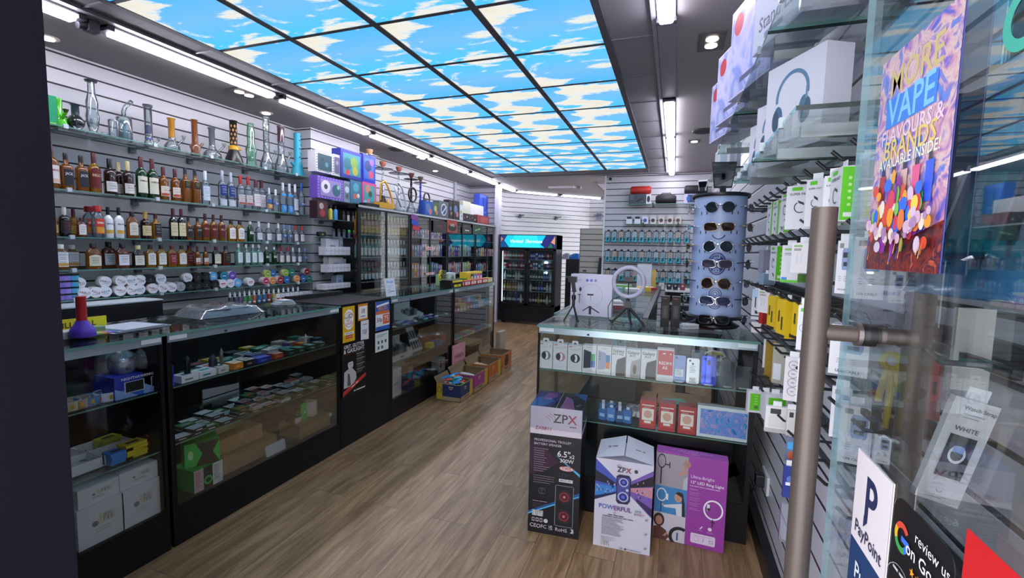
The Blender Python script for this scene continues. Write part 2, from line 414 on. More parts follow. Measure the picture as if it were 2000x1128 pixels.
mb = MB(); mb.box(-0.15, 2.68, CEIL - 0.012, -0.05, 3.9, CEIL + 0.001, M('#7e8088', 0.5)); one('trunking_cover', 'ceiling trunking', mb, label='grey empty light trunking between two battens on the ceiling')
for i, (p, q) in enumerate((((-3.17, 9.02), (-2.45, 9.79)), ((-2.41, 9.83), (-1.63, 10.55)))):
    d = Vector(q) - Vector(p)
    batten(d.length, 0.2).put((p[0], p[1], CEIL), math.degrees(math.atan2(d.y, d.x)) - 90, 'white LED batten light running along the angled back wall, %s one' % ['nearer', 'farther'][i], 'LED battens on the back ceiling')
# downlights and speakers
def downlight(n, sq=False):
    b = MB(); e = MB(); w = 0.05 * n + 0.02
    if sq or n == 2: b.box(-w * 0.6, -w, -0.008, w * 0.6, w, 0, M('#4a4648', 0.4)) if n == 2 else b.box(-0.06, -0.06, -0.008, 0.06, 0.06, 0, M('#4a4648', 0.4))
    else: b.lathe([(0.055, -0.006), (0.058, 0.0)], M('#bdb5ad', 0.4), n=20)
    for k in range(n):
        y = 0 if n == 1 else (-0.045 + 0.09 * k)
        e.lathe([(0.034, -0.012), (0.034, -0.002)], EM('#fff1e2', 7.0), c=(0, y, 0), n=14, sm=False)
    return Proto('downlight', 'ceiling light', [('bezel', b, None), ('lamp', e, None)])
d1, d2, d1s = downlight(1), downlight(2), downlight(1, True)
for pr_, px, py, rt, lb in ((d1, 92, 73, 0, 'round recessed downlight above the green bong box'), (d2, 477, 181, 0, 'twin recessed downlight above the glass pipe shelf'), (d1, 520, 220, 0, 'round recessed downlight above the tall clear bong'),
                            (d1, 722, 300, 0, 'round recessed downlight glowing above the hookah bowl'), (d2, 822, 307, 0, 'twin recessed downlight above the hookah cabinet'), (d1, 850, 333, 0, 'small round recessed downlight over the far end of the hookahs'),
                            (d2, 1390, 80, 0, 'square black twin downlight above the headphone boxes'), (d1s, 1356, 275, 0, 'single square black downlight beyond the ceiling speaker')):
    p = at(px, py, z=CEIL); pr_.put((p.x, p.y, CEIL), rt, lb, 'recessed downlights')
b = MB(); b.lathe([(0.10, -0.012), (0.11, 0)], M('#2a282b', 0.5), n=24); g = MB(); g.lathe([(0.085, -0.014), (0.085, -0.01)], M('#181719', 0.8), n=20)
spk = Proto('ceiling_speaker', 'speaker', [('ring', b, None), ('grille', g, None)])
for px, py, lb in ((775, 291, 'round dark ceiling speaker above the hookahs'), (1374, 255, 'round dark ceiling speaker beside the charger wall battens')):
    p = at(px, py, z=CEIL); spk.put((p.x, p.y, CEIL), 0, lb)
mb = MB(); mb.box(-1.9, 8.55, CEIL - 0.02, -1.85, 8.8, CEIL, '#cfcdd6'); mb.box(-1.35, 8.2, CEIL - 0.04, -1.15, 9.9, CEIL, '#b9b6c4', {'l': M('#e8e6f2')}); one('ceiling_panel_light', 'ceiling light', mb, label='unlit long panel light on the back ceiling')
mb = MB(); mb.box(-2.35, 8.6, CEIL - 0.03, -1.85, 8.66, CEIL, '#eceaf4'); one('ceiling_vent', 'vent', mb, label='white slim vent strip on the back ceiling')
mb = MB(); mb.lathe([(0.03, -0.05), (0.05, 0)], M('#8a8894'), n=14); p = at(1132, 364, z=CEIL); one('smoke_detector', 'smoke detector', mb, (p.x, p.y, CEIL), label='small grey smoke detector on the back ceiling')
mb = MB(); mb.box(-0.03, -0.05, -0.06, 0.03, 0, 0, '#5a5560'); mb.cyl((0, -0.05, -0.035), (0, -0.09, -0.045), 0.02, '#3c3842')
p = at(188, 46, z=CEIL); one('security_camera', 'camera', mb, (p.x, p.y, CEIL), 0, label='small grey camera on the ceiling before the first batten')

# ---------------------------------------------------------------- display counters
RAIL = M('#a9bcc4', 0.3, 0.6)
def counter(name, w, d, loc, rot, label, top=1.015, shelves=(0.755, 0.48), base=0.19, left=None, right=None, back=None, backz=(0.19, 0.97), posts=(0, 1), rail=True, open_back=False):
    """glass fronted showcase; front on local y=0 facing -Y"""
    K = M('#101014', 0.4, 0, 0.3); P = []
    a = MB(); a.box(0, 0, 0, w, d, base, K); P.append(('plinth', a, None))
    a = MB(); a.box(-0.004, -0.012, top - 0.012, w + 0.004, d, top, GLASS, {'f': GEDGE, 'l': GEDGE, 'r': GEDGE}); P.append(('glass_top', a, None))
    a = MB(); a.box(0.015, 0.0, base, w - 0.015, 0.005, top - 0.03, GL('#fafdfc', 0.0, 0.01, 0.5)); P.append(('glass_front', a, None))
    if rail:
        a = MB(); a.box(0.005, -0.003, top - 0.046, w - 0.005, 0.02, top - 0.012, RAIL); a.box(0.01, -0.006, top - 0.035, 0.09, 0.0, top - 0.016, M('#dfe8ee', 0.4)); a.box(w - 0.09, -0.006, top - 0.035, w - 0.01, 0.0, top - 0.016, M('#dfe8ee', 0.4))
        a.box(w * 0.25, -0.007, top - 0.04, w * 0.25 + 0.012, 0, top - 0.03, '#333a40'); P.append(('rail', a, None))
    for k, zs in enumerate(shelves):
        a = MB(); a.box(0.01, 0.012, zs - 0.006, w - 0.01, d - 0.08, zs, GLASS, {'f': GEDGE}); P.append(('glass_shelf', a, None))
    for s, x in ((left, 0.0), (right, w - 0.012)):
        if s == 'glass': a = MB(); a.box(x, 0.01, base, x + 0.006, d, top - 0.02, GLASS); a.box(x, 0.0, base, x + 0.012, 0.006, top - 0.02, K); P.append(('side_glass', a, None))
        elif s: a = MB(); a.box(x - 0.01 if x else x, 0, base, x + 0.012 if x else 0.022, d, top - 0.015, K); P.append(('side_panel', a, None))
    if back:
        for (x0, x1, z0, z1) in back:
            a = MB(); a.box(x0, d - 0.02, z0, x1, d, z1, K); P.append(('back_panel', a, None))
    return Proto(name, 'display counter', P).put(loc, rot, label, None)
CF = -2.135
counter('display_counter', 1.17, 0.52, (CF, 0.2, 0), 90, 'black glass-topped display counter nearest the shop door with white boxes inside', left='solid', right='solid', back=((0, 1.17, 0.19, 0.99),))
counter('display_counter', 1.125, 0.52, (CF, 1.385, 0), 90, 'black glass-topped display counter full of vape boxes beside the poster panel', left='solid', right='solid', back=((0, 0.5, 0.19, 0.99), (0.78, 1.125, 0.19, 0.99), (0.5, 0.78, 0.19, 0.44)), shelves=(0.755, 0.485))
counter('display_counter', 1.10, 0.52, (CF, 3.112, 0), 90, 'black glass-topped display counter between the poster panel and crisp boxes', left='solid', right='solid', back=((0, 1.1, 0.19, 0.99),), shelves=(0.745, 0.46), base=0.165)
counter('display_counter', 1.14, 0.52, (CF, 4.235, 0), 90, 'black display counter nearest the drinks fridge with red boxes on top', left='solid', right='solid', back=((0, 1.14, 0.19, 0.8),), shelves=(0.74, 0.45), base=0.10)
mb = MB(); mb.box(CF - 0.5, 2.515, 0, CF, 3.108, 0.985, M('#0f0f12', 0.4, 0, .3)); mb.box(CF - 0.5, 2.515, 0.985, CF + 0.004, 3.108, 1.02, M('#111114', 0.5, 0, .2)); mb.box(CF - 0.5, 2.53, 1.02, CF - 0.46, 3.1, 1.05, '#101013')
mb.box(CF - 0.001, 2.70, 0, CF + 0.0006, 2.703, 0.98, '#050506')
one('till_cabinet', 'cabinet', mb, label='black solid cabinet with stickers and poster on its front')
# right-hand glass counter (L-shaped)
counter('display_counter', 1.09, 0.5, (-0.69, 2.4, 0), 0, 'glass display counter showing phone boxes beneath the sunglasses rack', left='glass', right='solid', back=((0.2, 1.07, 0.19, 0.49),), shelves=(0.765, 0.505), base=0.2)
counter('display_counter', 2.985, 0.55, (-0.72, 5.9, 0), -90, 'long glass-topped counter running back towards the phone case wall', top=1.012, left='glass', right=None, back=((0, 2.98, 0.2, 0.99),), shelves=(0.7,), base=0.2)
mb = MB(); mb.box(-0.168, 2.92, 0.955, -0.135, 5.9, 1.02, M('#3f444a', 0.35)); one('counter_edge_rail', 'rail', mb, label='dark metal rail along the inner edge of the long counter')
# ---------------------------------------------------------------- shelf wall: glass shelves
XW, XS = -3.87, -3.60
def glass_shelf(x0, x1, y0, y1, z, lb, brk, t=0.008):
    """shelf slab with steel brackets under it"""
    a = MB(); a.box(x0, y0, z - t, x1, y1, z, GLASS, {'r': GEDGE, 'l': GEDGE, 'f': GEDGE, 'b': GEDGE})
    P = [('glass_slab', a, None)]
    for yb in brk:
        b = MB(); s = 1 if x1 > x0 else 1
        xw = x0 if abs(x0) > abs(x1) or x0 < -1 else x1
        b.box(x0 + 0.0, yb - 0.02, z - 0.045, x0 + 0.03, yb + 0.02, z - t, M('#70767a', 0.3, 0.7)); b.box(x0 + 0.03, yb - 0.008, z - 0.022, x1 - 0.06, yb + 0.008, z - t, M('#8b9195', 0.3, 0.7)); b.box(x1 - 0.012, yb - 0.012, z - t - 0.006, x1 + 0.006, yb + 0.012, z + 0.012, M('#d6dde2', 0.3, 0.3))
        P.append(('bracket', b, None))
    return Proto('glass_shelf', 'shelf', P).put((0, 0, 0), 0, lb, 'glass shelves on the bottle wall')
ROWZ = [2.125, 1.737, 1.442, 1.232, 1.040]
RN = ['top pipe shelf', 'tall bottle shelf', 'middle bottle shelf', 'flask shelf', 'round tin shelf']
for k, z in enumerate(ROWZ):
    for j, (a, b) in enumerate(((0.9, 2.05), (2.07, 3.0), (3.02, 3.89))):
        glass_shelf(XW, XS, a, b, z, 'glass shelf pane on steel brackets, the %s, %s pane from the shop door' % (RN[k], ordn(j + 1)), (a + 0.25, b - 0.25))
a = MB(); a.box(XW, 2.0, 0.868, XS, 3.89, 0.876, M('#24272a', 0.3)); one('glass_shelf', 'shelf', a, label='dark shelf pane under the row of small white-capped liquid bottles')

# ---------------------------------------------------------------- bottles
def amb(h='#b0650e', a=0.72): return GL('#c98a3a', a, 0.03, 1.2, h)
LIQ = {'amber': GL('#d9a45c', 0.62, 0.03, 1.2, '#96560e'), 'gold': GL('#e6bc66', 0.52, 0.03, 1.2, '#b57c1c'), 'brown': GL('#8a4a20', 0.8, 0.03, 1.2, '#6e2c0c'),
       'dark': GL('#351408', 0.9, 0.03, 1.3, '#2b0f08'), 'green': GL('#2a6a34', 0.8, 0.03, 1.3, '#12401c'), 'clear': GL('#e3ecf2', 0.16, 0.03, 1.6, '#c4d2dc'),
       'blue': GL('#58b5ef', 0.55, 0.03, 1.4, '#2f96dc'), 'mint': GL('#bfe6dc', 0.4, 0.03, 1.5, '#8fc6b8'), 'black': GL('#15161a', 0.95, 0.03, 1.3, '#0c0d10'), 'white': M('#eef1f6', 0.25)}
def bottle(liq, cap, label, h=0.30, r=0.038, style='round', lt=None, l2=None, capr=0.4, flat=1.0, lc='#333333', ltop=0.5, lbot=0.12, band=None, arch=False):
    """a spirits bottle: shaped glass, cap, wrapped paper label with its writing"""
    sq = {'round': 0, 'square': 0.9, 'flask': 0.45}[style]
    if style == 'round': pr = [(r * 0.92, 0), (r, 0.01), (r, h * .58), (r * .94, h * .63), (r * .74, h * .675), (r * .45, h * .715), (r * .34, h * .76), (r * .33, h * .86)]
    elif style == 'square': pr = [(r * 0.95, 0), (r, 0.006), (r, h * .60), (r * .93, h * .645), (r * .6, h * .68), (r * .38, h * .72), (r * .34, h * .86)]
    else: pr = [(r * 0.92, 0), (r, 0.006), (r, h * .6), (r * .86, h * .7), (r * .45, h * .78), (r * .36, h * .86)]
    a = MB(); a.lathe(pr, LIQ[liq], n=16, sq=sq, flat=flat)
    c = MB(); cr = r * capr; c.lathe([(cr, h * (.74 if capr < .42 and style == 'round' else .82)), (cr, h * .985), (cr * .85, h)], M(cap, 0.35), n=12)
    P = [('glass_body', a, None), ('cap', c, None)]
    l = MB(); z0, z1 = h * lbot, h * ltop
    if style == 'round' or True:
        steps = 8; half = 62 if not sq else 42
        def pt(t, z, off=0.0012):
            tt = rad(-90 + t); cc, ss = math.cos(tt), math.sin(tt); g = min(1.22, 1 / max(abs(cc), abs(ss))) ** sq if sq else 1
            return ((r + off) * g * cc, (r + off) * g * ss * flat - (0.0006 if flat < 1 else 0), z)
        def bandm(zz0, zz1, m, off=0.0012, hf=half, ar=False):
            vs = []
            for i in range(steps + 1):
                t = -hf + 2 * hf * i / steps
                top = zz1 + (ar and h * .06 * math.cos(math.pi * i / steps - math.pi / 2) or 0)
                vs += [pt(t, zz0, off), pt(t, top, off)]
            l.add(vs, [(2 * i, 2 * i + 2, 2 * i + 3, 2 * i + 1) for i in range(steps)], M(m) if isinstance(m, str) else m, True)
        bandm(z0, z1, label, ar=arch)
        if l2: bandm(z0 + (z1 - z0) * 0.05, z0 + (z1 - z0) * l2[1], l2[0], 0.0018, half * 0.9)
        if band: bandm(h * band[0], h * band[1], band[2], 0.0018, half)
        if lt:
            vs, fs = glyphs(lt, 0.02); W_ = max(x for x, y in vs) - min(x for x, y in vs); sz = min(1.5 * r / W_, (z1 - z0) * .5)
            zc = z0 + (z1 - z0) * .72
            l.add([pt(math.degrees(x * sz / r) * (0.75 if sq else 1), zc + y * sz * 1.2, 0.0024) for x, y in vs], fs, M(lc), False)
        else:
            for q in (0.8, 0.62, 0.5, 0.3):
                zc = z0 + (z1 - z0) * q; bandm(zc, zc + 0.0022, lc, 0.0024, half * (0.55 if q < .8 else .7))
    P.append(('paper_label', l, 0))
    return Proto('liquor_bottle', 'bottle', P)
BT = {
 'grouse': (bottle('amber', '#5a1f22', '#e7dcd8', .32, .044, lt='FAMOUS', l2=('#d9b59c', .25), lc='#8a2b2b', ltop=.52), 'large amber whisky bottle with white bird label'),
 'jack': (bottle('amber', '#17161a', '#1c1f28', .30, .040, 'square', lt='JACK', lc='#d8dbe2', ltop=.56), 'square amber whiskey bottle with black label and black cap'),
 'bells': (bottle('gold', '#5c2228', '#6d1a22', .31, .040, lt="BELL'S", lc='#e6c9a8', ltop=.56, arch=True), 'golden whisky bottle with dark red label and maroon cap'),
 'cognac': (bottle('dark', '#121214', '#e9e6e6', .30, .044, lt=None, ltop=.36, lbot=.08), 'dark brandy bottle with low white label and black cap'),
 'cognacg': (bottle('dark', '#d8c795', '#ece7dc', .30, .040, ltop=.36, lbot=.08), 'dark cognac bottle with cream label and pale gold cap'),
 'jameson': (bottle('green', '#5e1b26', '#e9e4cf', .32, .038, lt='JAMESON', lc='#2a3020', ltop=.52, l2=('#e9e4cf', .3)), 'tall green whiskey bottle with cream JAMESON label'),
 'chivas': (bottle('amber', '#54181f', '#f0e7dc', .27, .035, lc='#8a4a2a', ltop=.42, l2=('#c7512c', .28)), 'round-shouldered amber whisky bottle with white oval label'),
 'walker': (bottle('amber', '#17171b', '#17171b', .32, .036, 'square', lc='#c9a24a', ltop=.62, lbot=.42), 'square brown whisky bottle with slanted black label'),
 'vodkab': (bottle('clear', '#dfe6ee', '#dbe9f6', .31, .036, lc='#3f6fb4', ltop=.55), 'clear vodka bottle with pale blue label'),
 'vodkav': (bottle('clear', '#aeb6c6', '#1e3a86', .33, .036, lc='#ffffff', ltop=.6, lbot=.3, band=(.02, .2, '#c9d3de')), 'clear vodka bottle with dark blue label and silver cap'),
 'smirn': (bottle('clear', '#b31f24', '#d8d2d2', .31, .038, lc='#a22222', ltop=.42, l2=('#c23a34', .2)), 'clear vodka bottle with red cap and small white label'),
 'bacardi': (bottle('clear', '#5e2429', '#e4dfe0', .29, .040, lc='#6b2a28', ltop=.52), 'clear white rum bottle with maroon cap'),
 'orang': (bottle('clear', '#c7cfd6', '#e09a2e', .27, .034, lc='#ffffff', ltop=.3, band=(.36, .5, '#2b5fae')), 'clear gin bottle with orange and blue label'),
 'gluev': (bottle('clear', '#dfe6ea', '#2f66b4', .26, .034, lc='#ffffff', ltop=.42, lbot=.3), 'small clear vodka bottle with blue and white label'),
 'crystal': (bottle('clear', '#d3dbe1', '#2c93dc', .31, .034, lc='#ffffff', ltop=.26, lbot=.02, band=(.56, .64, '#38a3e8')), 'clear vodka bottle with bright blue base'),
 'bluecap': (bottle('clear', '#2f5fb8', '#3c67ba', .31, .032, lc='#ffffff', ltop=.36, lbot=.28), 'slim clear vodka bottle with blue cap'),
 'plain': (bottle('clear', '#e4e9ee', '#ccd8e2', .31, .032, lc='#9aa7b3', ltop=.5), 'slim clear vodka bottle with silver cap'),
 'kraken': (bottle('black', '#d4cfcb', '#2b2530', .28, .044, lc='#b23a34', ltop=.55), 'black spiced rum bottle with dark picture label'),
 'goldm': (bottle('gold', '#6b1d2c', '#c9a24a', .28, .036, ltop=.4), 'golden whisky bottle with plain maroon cap'),
 'flaskm': (bottle('brown', '#4a1a1c', '#efe9e2', .20, .042, 'flask', flat=.6, ltop=.62, arch=True), 'flat brown whisky flask with white oval label'),
 'sierra': (bottle('clear', '#c0262c', '#d9402c', .28, .042, 'flask', lt='SIERRA', lc='#ffffff', ltop=.6, l2=('#e6a03a', .45), capr=.75), 'clear tequila bottle with red hat cap and SIERRA label'),
 'malibu': (bottle('white', '#17171b', '#f4f5f8', .31, .038, lt='MALIBU', lc='#23305c', ltop=.58, l2=('#e0b04a', .3)), 'white coconut rum bottle with MALIBU label and black cap'),
 'wide': (bottle('amber', '#2a1a18', '#e8dfca', .24, .046, 'flask', flat=.6, ltop=.55, arch=True), 'wide amber brandy bottle with cream arched label'),
 'hennd': (bottle('dark', '#c49a4c', '#ead9a8', .24, .040, ltop=.48, lc='#6b2a18'), 'dark cognac half bottle with gold cap and cream label'),
 'blackg': (bottle('gold', '#4b1a20', '#1c1c20', .23, .036, 'square', lc='#d9d9de', ltop=.62), 'square golden whisky bottle with black picture label'),
 'jblack': (bottle('black', '#5a1a24', '#efe4b9', .30, .036, lc='#3a2c1c', ltop=.55), 'tall black whiskey bottle with cream label and red cap'),
 'gordon': (bottle('green', '#d9dfe0', '#e6eee8', .25, .034, 'flask', lc='#2c6a42', ltop=.5, lbot=.38), 'dark green gin bottle with white cap'),
 'bomb': (bottle('mint', '#dfe6ea', '#e9f4f6', .23, .034, 'square', lc='#4a6a7a', ltop=.6), 'pale green gin bottle with white label and white cap'),
 'smallc': (bottle('clear', '#dfe6ea', '#e9edf2', .24, .036, lc='#54606e', ltop=.45), 'clear half bottle of vodka with white round label'),
 'smallb': (bottle('clear', '#6d97cc', '#2f62b0', .22, .030, lc='#ffffff', ltop=.45, lbot=.3), 'small clear vodka bottle with blue label'),
 'smallr': (bottle('clear', '#cf2428', '#e8e2e0', .23, .032, lc='#b23030', ltop=.5), 'small clear vodka bottle with bright red cap'),
 'flaska': (bottle('amber', '#3b2420', '#e4dcc4', .17, .044, 'flask', flat=.5, ltop=.5, arch=True), 'flat amber brandy flask with cream label'),
 'flaskw': (bottle('brown', '#17171a', '#eceaf0', .19, .046, 'flask', flat=.5, ltop=.55), 'flat dark whisky flask with white square label'),
 'flaskc': (bottle('amber', '#efe9e2', '#f2f2f4', .19, .046, 'flask', flat=.5, ltop=.7, l2=('#d9a24a', .25)), 'flat spiced rum flask with white cap and white label'),
 'flaskg': (bottle('dark', '#d9cc8e', '#ece7d8', .17, .042, 'flask', flat=.5, ltop=.55), 'flat dark cognac flask with pale gold cap'),
 'flaskb': (bottle('gold', '#22181a', '#f0ede6', .18, .038, 'flask', flat=.6, ltop=.6, lc='#7a3a20', arch=True), 'flat golden whisky flask with white oval label'),
 'flaskr': (bottle('gold', '#6a2028', '#8c1f28', .18, .038, 'flask', flat=.6, ltop=.6, lc='#ffffff', arch=True), 'flat golden whisky flask with red oval label'),
 'flaskk': (bottle('black', '#5a1f26', '#e8e6d2', .18, .040, 'flask', flat=.6, ltop=.6, lc='#2c2c20'), 'flat dark green whiskey flask with cream label'),
 'flaskj': (bottle('brown', '#17161a', '#17181e', .18, .038, 'square', flat=.7, ltop=.65, lc='#d5a04a'), 'flat brown whiskey flask with black label'),
}
ROWS = [
 (1, [(96,280,'grouse'),(127,299,'jack'),(157,304,'jack'),(182,299,'bells'),(213,310,'cognac'),(230,317,'cognacg'),(248,315,'cognacg'),(274,306,'jameson'),(296,310,'jameson'),(318,326,'chivas'),(341,330,'chivas'),(361,328,'walker'),(380,331,'walker'),(400,334,'vodkab'),
      (433,333,'vodkav'),(450,337,'vodkav'),(469,343,'smirn'),(484,345,'smirn'),(499,351,'bacardi'),(510,352,'bacardi'),(525,367,'orang'),(538,370,'gluev'),(552,357,'crystal'),(565,359,'crystal'),(576,360,'plain'),(588,357,'bluecap')]),
 (2, [(101,404,'goldm'),(124,404,'kraken'),(142,408,'goldm'),(158,425,'flaskm'),(172,403,'sierra'),(189,402,'sierra'),(210,404,'malibu'),(231,405,'malibu'),(257,413,'wide'),(283,413,'hennd'),(303,418,'blackg'),(337,407,'jblack'),(353,408,'jblack'),(367,424,'jack'),(385,424,'jack'),(400,417,'bells'),(416,419,'bells'),(432,420,'bells'),
      (451,430,'flaskb'),(468,431,'flaskb'),(488,432,'gordon'),(505,432,'smallc'),(524,435,'smallc'),(543,436,'smallc'),(554,438,'smallb'),(565,439,'smallb'),(577,440,'smallr'),(589,441,'smallr')]),
 (3, [(118,477,'flaskc'),(140,478,'flaskc'),(181,475,'flaska'),(211,472,'flaskw'),(238,475,'flaskw'),(269,479,'flaskg'),(293,478,'flaskb'),(314,478,'flaskb'),(335,479,'flaskr'),(354,479,'flaskb'),(369,479,'flaskr'),(385,481,'chivas'),(401,481,'chivas'),(422,481,'flaskk'),(440,480,'flaskj'),
      (465,476,'bomb'),(480,477,'bomb'),(493,477,'bomb'),(505,477,'bomb'),(520,482,'gordon'),(535,482,'gordon'),(549,482,'smallr'),(561,482,'smallr'),(572,483,'smallc'),(584,484,'smallc'),(595,485,'smallb')]),
]
BH = {k: max(v.co.z for v in BT[k][0].parts[1][1].vertices) for k in BT}
SHN = {1: 'tall bottle shelf', 2: 'middle bottle shelf', 3: 'flask shelf'}
for row, items in ROWS:
    z = ROWZ[row]; last = []
    for i, (px, yt, k) in enumerate(items):
        pm = BT[k][0]; r0 = max(v.co.x for v in pm.parts[0][1].vertices)
        for xx in (-3.66, -3.75, -3.82):
            p = at(px, yt, x=xx); s = max(0.55, min(1.25, (p.z - z) / BH[k])); r = r0 * s
            if all((p.y - b) ** 2 + (xx - a) ** 2 > (r + q) ** 2 for a, b, q in last[-4:]): break
        last.append((xx, p.y, r))
        pm.put((xx, p.y, z + .0005), 90, '%s, %s on the %s' % (BT[k][1], ordn(i + 1), SHN[row]), 'spirits on the ' + SHN[row], s)
# ---------------------------------------------------------------- glass pipes on the top shelf
Z0 = ROWZ[0]
def pipe(px, yt, mbs, label, h0):
    p = at(px, yt, x=-3.70); s = (p.z - Z0) / h0
    return Proto('water_pipe', 'water pipe', mbs).put((-3.70, p.y, Z0 + .0005), 90, label, 'water pipes on the top shelf', max(.6, min(1.5, s)))
CG = GL('#e6eef0', 0.14, 0.02, 2.4, '#cfdbe0')
def beaker(m1, m2=None, h=.3, rb=.06, rt=.018, neck=.09, stem=True, joint=None):
    a = MB(); a.lathe([(rb * .9, 0), (rb, .006), (rb * .92, neck * .5), (rt * 1.2, neck), (rt, neck + .02)], m1, n=18); b = MB(); b.lathe([(rt, neck + .02), (rt, h - .012), (rt * 1.25, h - .006), (rt * 1.25, h)], m2 or m1, n=14)
    P = [('base', a, None), ('tube', b, None)]
    if stem: c = MB(); c.cyl((rb * .3, 0, neck * .35), (rb + .03, 0, neck + .03), .006, joint or m1); c.lathe([(.006, 0), (.014, .02)], joint or m1, c=(rb + .03, 0, neck + .03), n=10, caps=False); P.append(('downstem', c, None))
    return P
a = MB(); a.box(-.035, -.03, 0, .035, .03, .13, M('#1fa06c', .4)); f = fr(a, .07, .13, -.03); f.text('BONG', 0, .075, .022, '#dff2c0', .02, 90); f.rect(-.03, .005, .03, .012, '#9fe24a')
p = at(93, 188, x=-3.7); one('boxed_bong', 'box', a, (-3.7, p.y - .02, Z0), 75, 'green printed bong box at the shop door end of the top shelf', scale=(p.z - Z0) / .13)
LIME = GL('#9cff3a', .75, .05, 1.2, '#5fe410')
a = MB(); a.lathe([(.03, 0), (.034, .02), (.03, .05), (.016, .075), (.015, .15)], LIME, n=14); b = MB(); b.cyl((0, -.02, .04), (0, -.06, .075), .007, LIME); b.lathe([(.008, 0), (.013, .015)], M('#2c3b20'), c=(0, -.06, .075), n=10)
pipe(113, 192, [('body', a, None), ('bowl', b, None)], 'small lime green plastic bong beside its green box', .15)
SM = GL('#6e747c', .75, .05, 1.8, '#24262b')
a = MB(); a.lathe([(.038, 0), (.04, .006), (.026, .014), (.042, .04), (.044, .06), (.03, .085), (.02, .095)], SM, n=18); b = MB(); b.lathe([(.02, .095), (.019, .15), (.026, .156)], GL('#4a5568', .8, .05, 1.5, '#39424f'), n=16)
pipe(146, 205, [('body', a, None), ('tube', b, None)], 'short smoky black round bong on the top shelf', .156)
a = MB(); a.lathe([(.04, 0), (.042, .005), (.02, .02), (.03, .06), (.036, .11), (.03, .15), (.033, .2), (.02, .26), (.018, .33)], CG, n=18); b = MB(); b.lathe([(.03, .33), (.034, .34)], M('#3a3c42', .3), n=18); c = MB()
for q in range(6): c.cyl((.02 * math.cos(q), .02 * math.sin(q), .05), (.012 * math.cos(q + .5), .012 * math.sin(q + .5), .1), .003, CG, n=5)
pipe(177, 157, [('body', a, None), ('lip', b, None), ('percolator', c, 0)], 'tall curvy clear glass bong with grey lip', .34)
a = MB(); a.lathe([(.02, 0), (.022, .08), (.02, .085)], CG, n=12); a.cyl((0, 0, .02), (-.05, 0, .015), .005, CG); pipe(221, 222, [('water_pipe', a, None)], 'tiny clear ash catcher before the teal percolator pipe', .085)
TEAL = GL('#79c8d6', .6, .04, 1.5, '#3fa2b8')
a = MB(); a.lathe([(.036, 0), (.038, .004), (.038, .13), (.03, .14)], CG, n=18, caps=False); b = MB(); b.lathe([(.02, .01), (.02, .04), (.028, .05), (.008, .055), (.008, .1), (.022, .105), (.02, .12)], TEAL, n=14); c = MB(); c.tube([(0, 0, .14), (0, 0, .17), (.01, 0, .2), (.045, 0, .24)], .011, CG, 10)
pipe(240, 192, [('body', a, None), ('percolator', b, 0), ('mouthpiece', c, None)], 'clear glass pipe with teal percolator and bent mouthpiece', .245)
BLU = GL('#3a4fd0', .85, .04, 1.5, '#2338b4')
P = beaker(CG, h=.26, rb=.03, rt=.022, neck=.02); a = MB(); a.lathe([(.012, .08), (.018, .09), (.018, .125), (.01, .135)], BLU, n=12); a.lathe([(.0225, .045), (.0225, .05)], BLU, n=14, caps=False); P.append(('percolator', a, 1)); a = MB(); a.lathe([(.024, .255), (.028, .265)], M('#33353c', .3), n=14); P.append(('lip', a, None))
pipe(288, 205, P, 'straight clear bong with cobalt blue percolator', .265)
pipe(334, 231, beaker(CG, GL('#e8b85a', .7, .04, 1.3, '#dba038'), .2, .045, .018, .06), 'clear beaker bong with honey yellow tube', .2)
COP = GL('#9a5a22', .88, .04, 1.5, '#8a4a18')
a = MB(); a.lathe([(.03, 0), (.032, .01), (.026, .03), (.036, .06), (.022, .085)], COP, n=14); b = MB(); b.lathe([(.02, .08), (.02, .25), (.024, .258)], COP, n=14); c = MB(); c.cyl((.02, 0, .05), (.06, 0, .1), .008, COP)
pipe(379, 234, [('body', a, None), ('tube', b, None), ('bowl', c, None)], 'copper brown acrylic bong on the top shelf', .258)
pipe(413, 250, beaker(CG, GL('#aeb4ba', .5, .04, 1.5, '#7e858c'), .2, .055, .018, .07), 'small clear beaker bong with grey etched tube', .2)
a = MB(); a.lathe([(.055, 0), (.05, .03), (.026, .09)], M('#1c1a16', .3), n=16); b = MB(); b.lathe([(.022, .11), (.022, .265), (.026, .27)], M('#1b1815', .3), n=14)
for q in range(5):
    for t in range(7): b.add([(.0228 * math.cos(rad(t * 51 + dt + q * 25)), .0228 * math.sin(rad(t * 51 + dt + q * 25)), .13 + q * .026 + dz) for dt, dz in ((0, -.011), (17, 0), (0, .011), (-17, 0))], [(0, 1, 2, 3)], '#c9924a')
c = MB(); c.lathe([(.03, .085), (.031, .11), (.024, .113)], M('#d9a321', .3), n=14); c.cyl((.02, 0, .095), (.05, 0, .1), .008, M('#d9a321', .3))
pipe(455, 236, [('base', a, None), ('tube', b, None), ('collar', c, None)], 'black bong with gold lattice tube and yellow collar', .27)
a = MB(); a.lathe([(.032, 0), (.028, .06), (.034, .11), (.022, .15), (.024, .22), (.018, .28)], GL('#cfeedd', .2, .03, 2.2, '#a9d9bf'), n=16); b = MB(); b.lathe([(.015, .04), (.015, .1)], GL('#7fd0a0', .5, .03, 1.5, '#52b07c'), n=10); pipe(489, 241, [('body', a, None), ('percolator', b, 0)], 'slim clear bong with pale green percolator', .28)
P = beaker(CG, h=.36, rb=.045, rt=.02, neck=.1); a = MB()
for q in range(8): a.cyl((.016 * math.cos(q), .016 * math.sin(q), .14 + q * .02), (.016 * math.cos(q + 2), .016 * math.sin(q + 2), .155 + q * .02), .003, M('#3c5a50', .3), n=5)
P.append(('spiral_print', a, 1)); pipe(519, 229, P, 'tallest clear beaker bong, standing under a round downlight', .36)
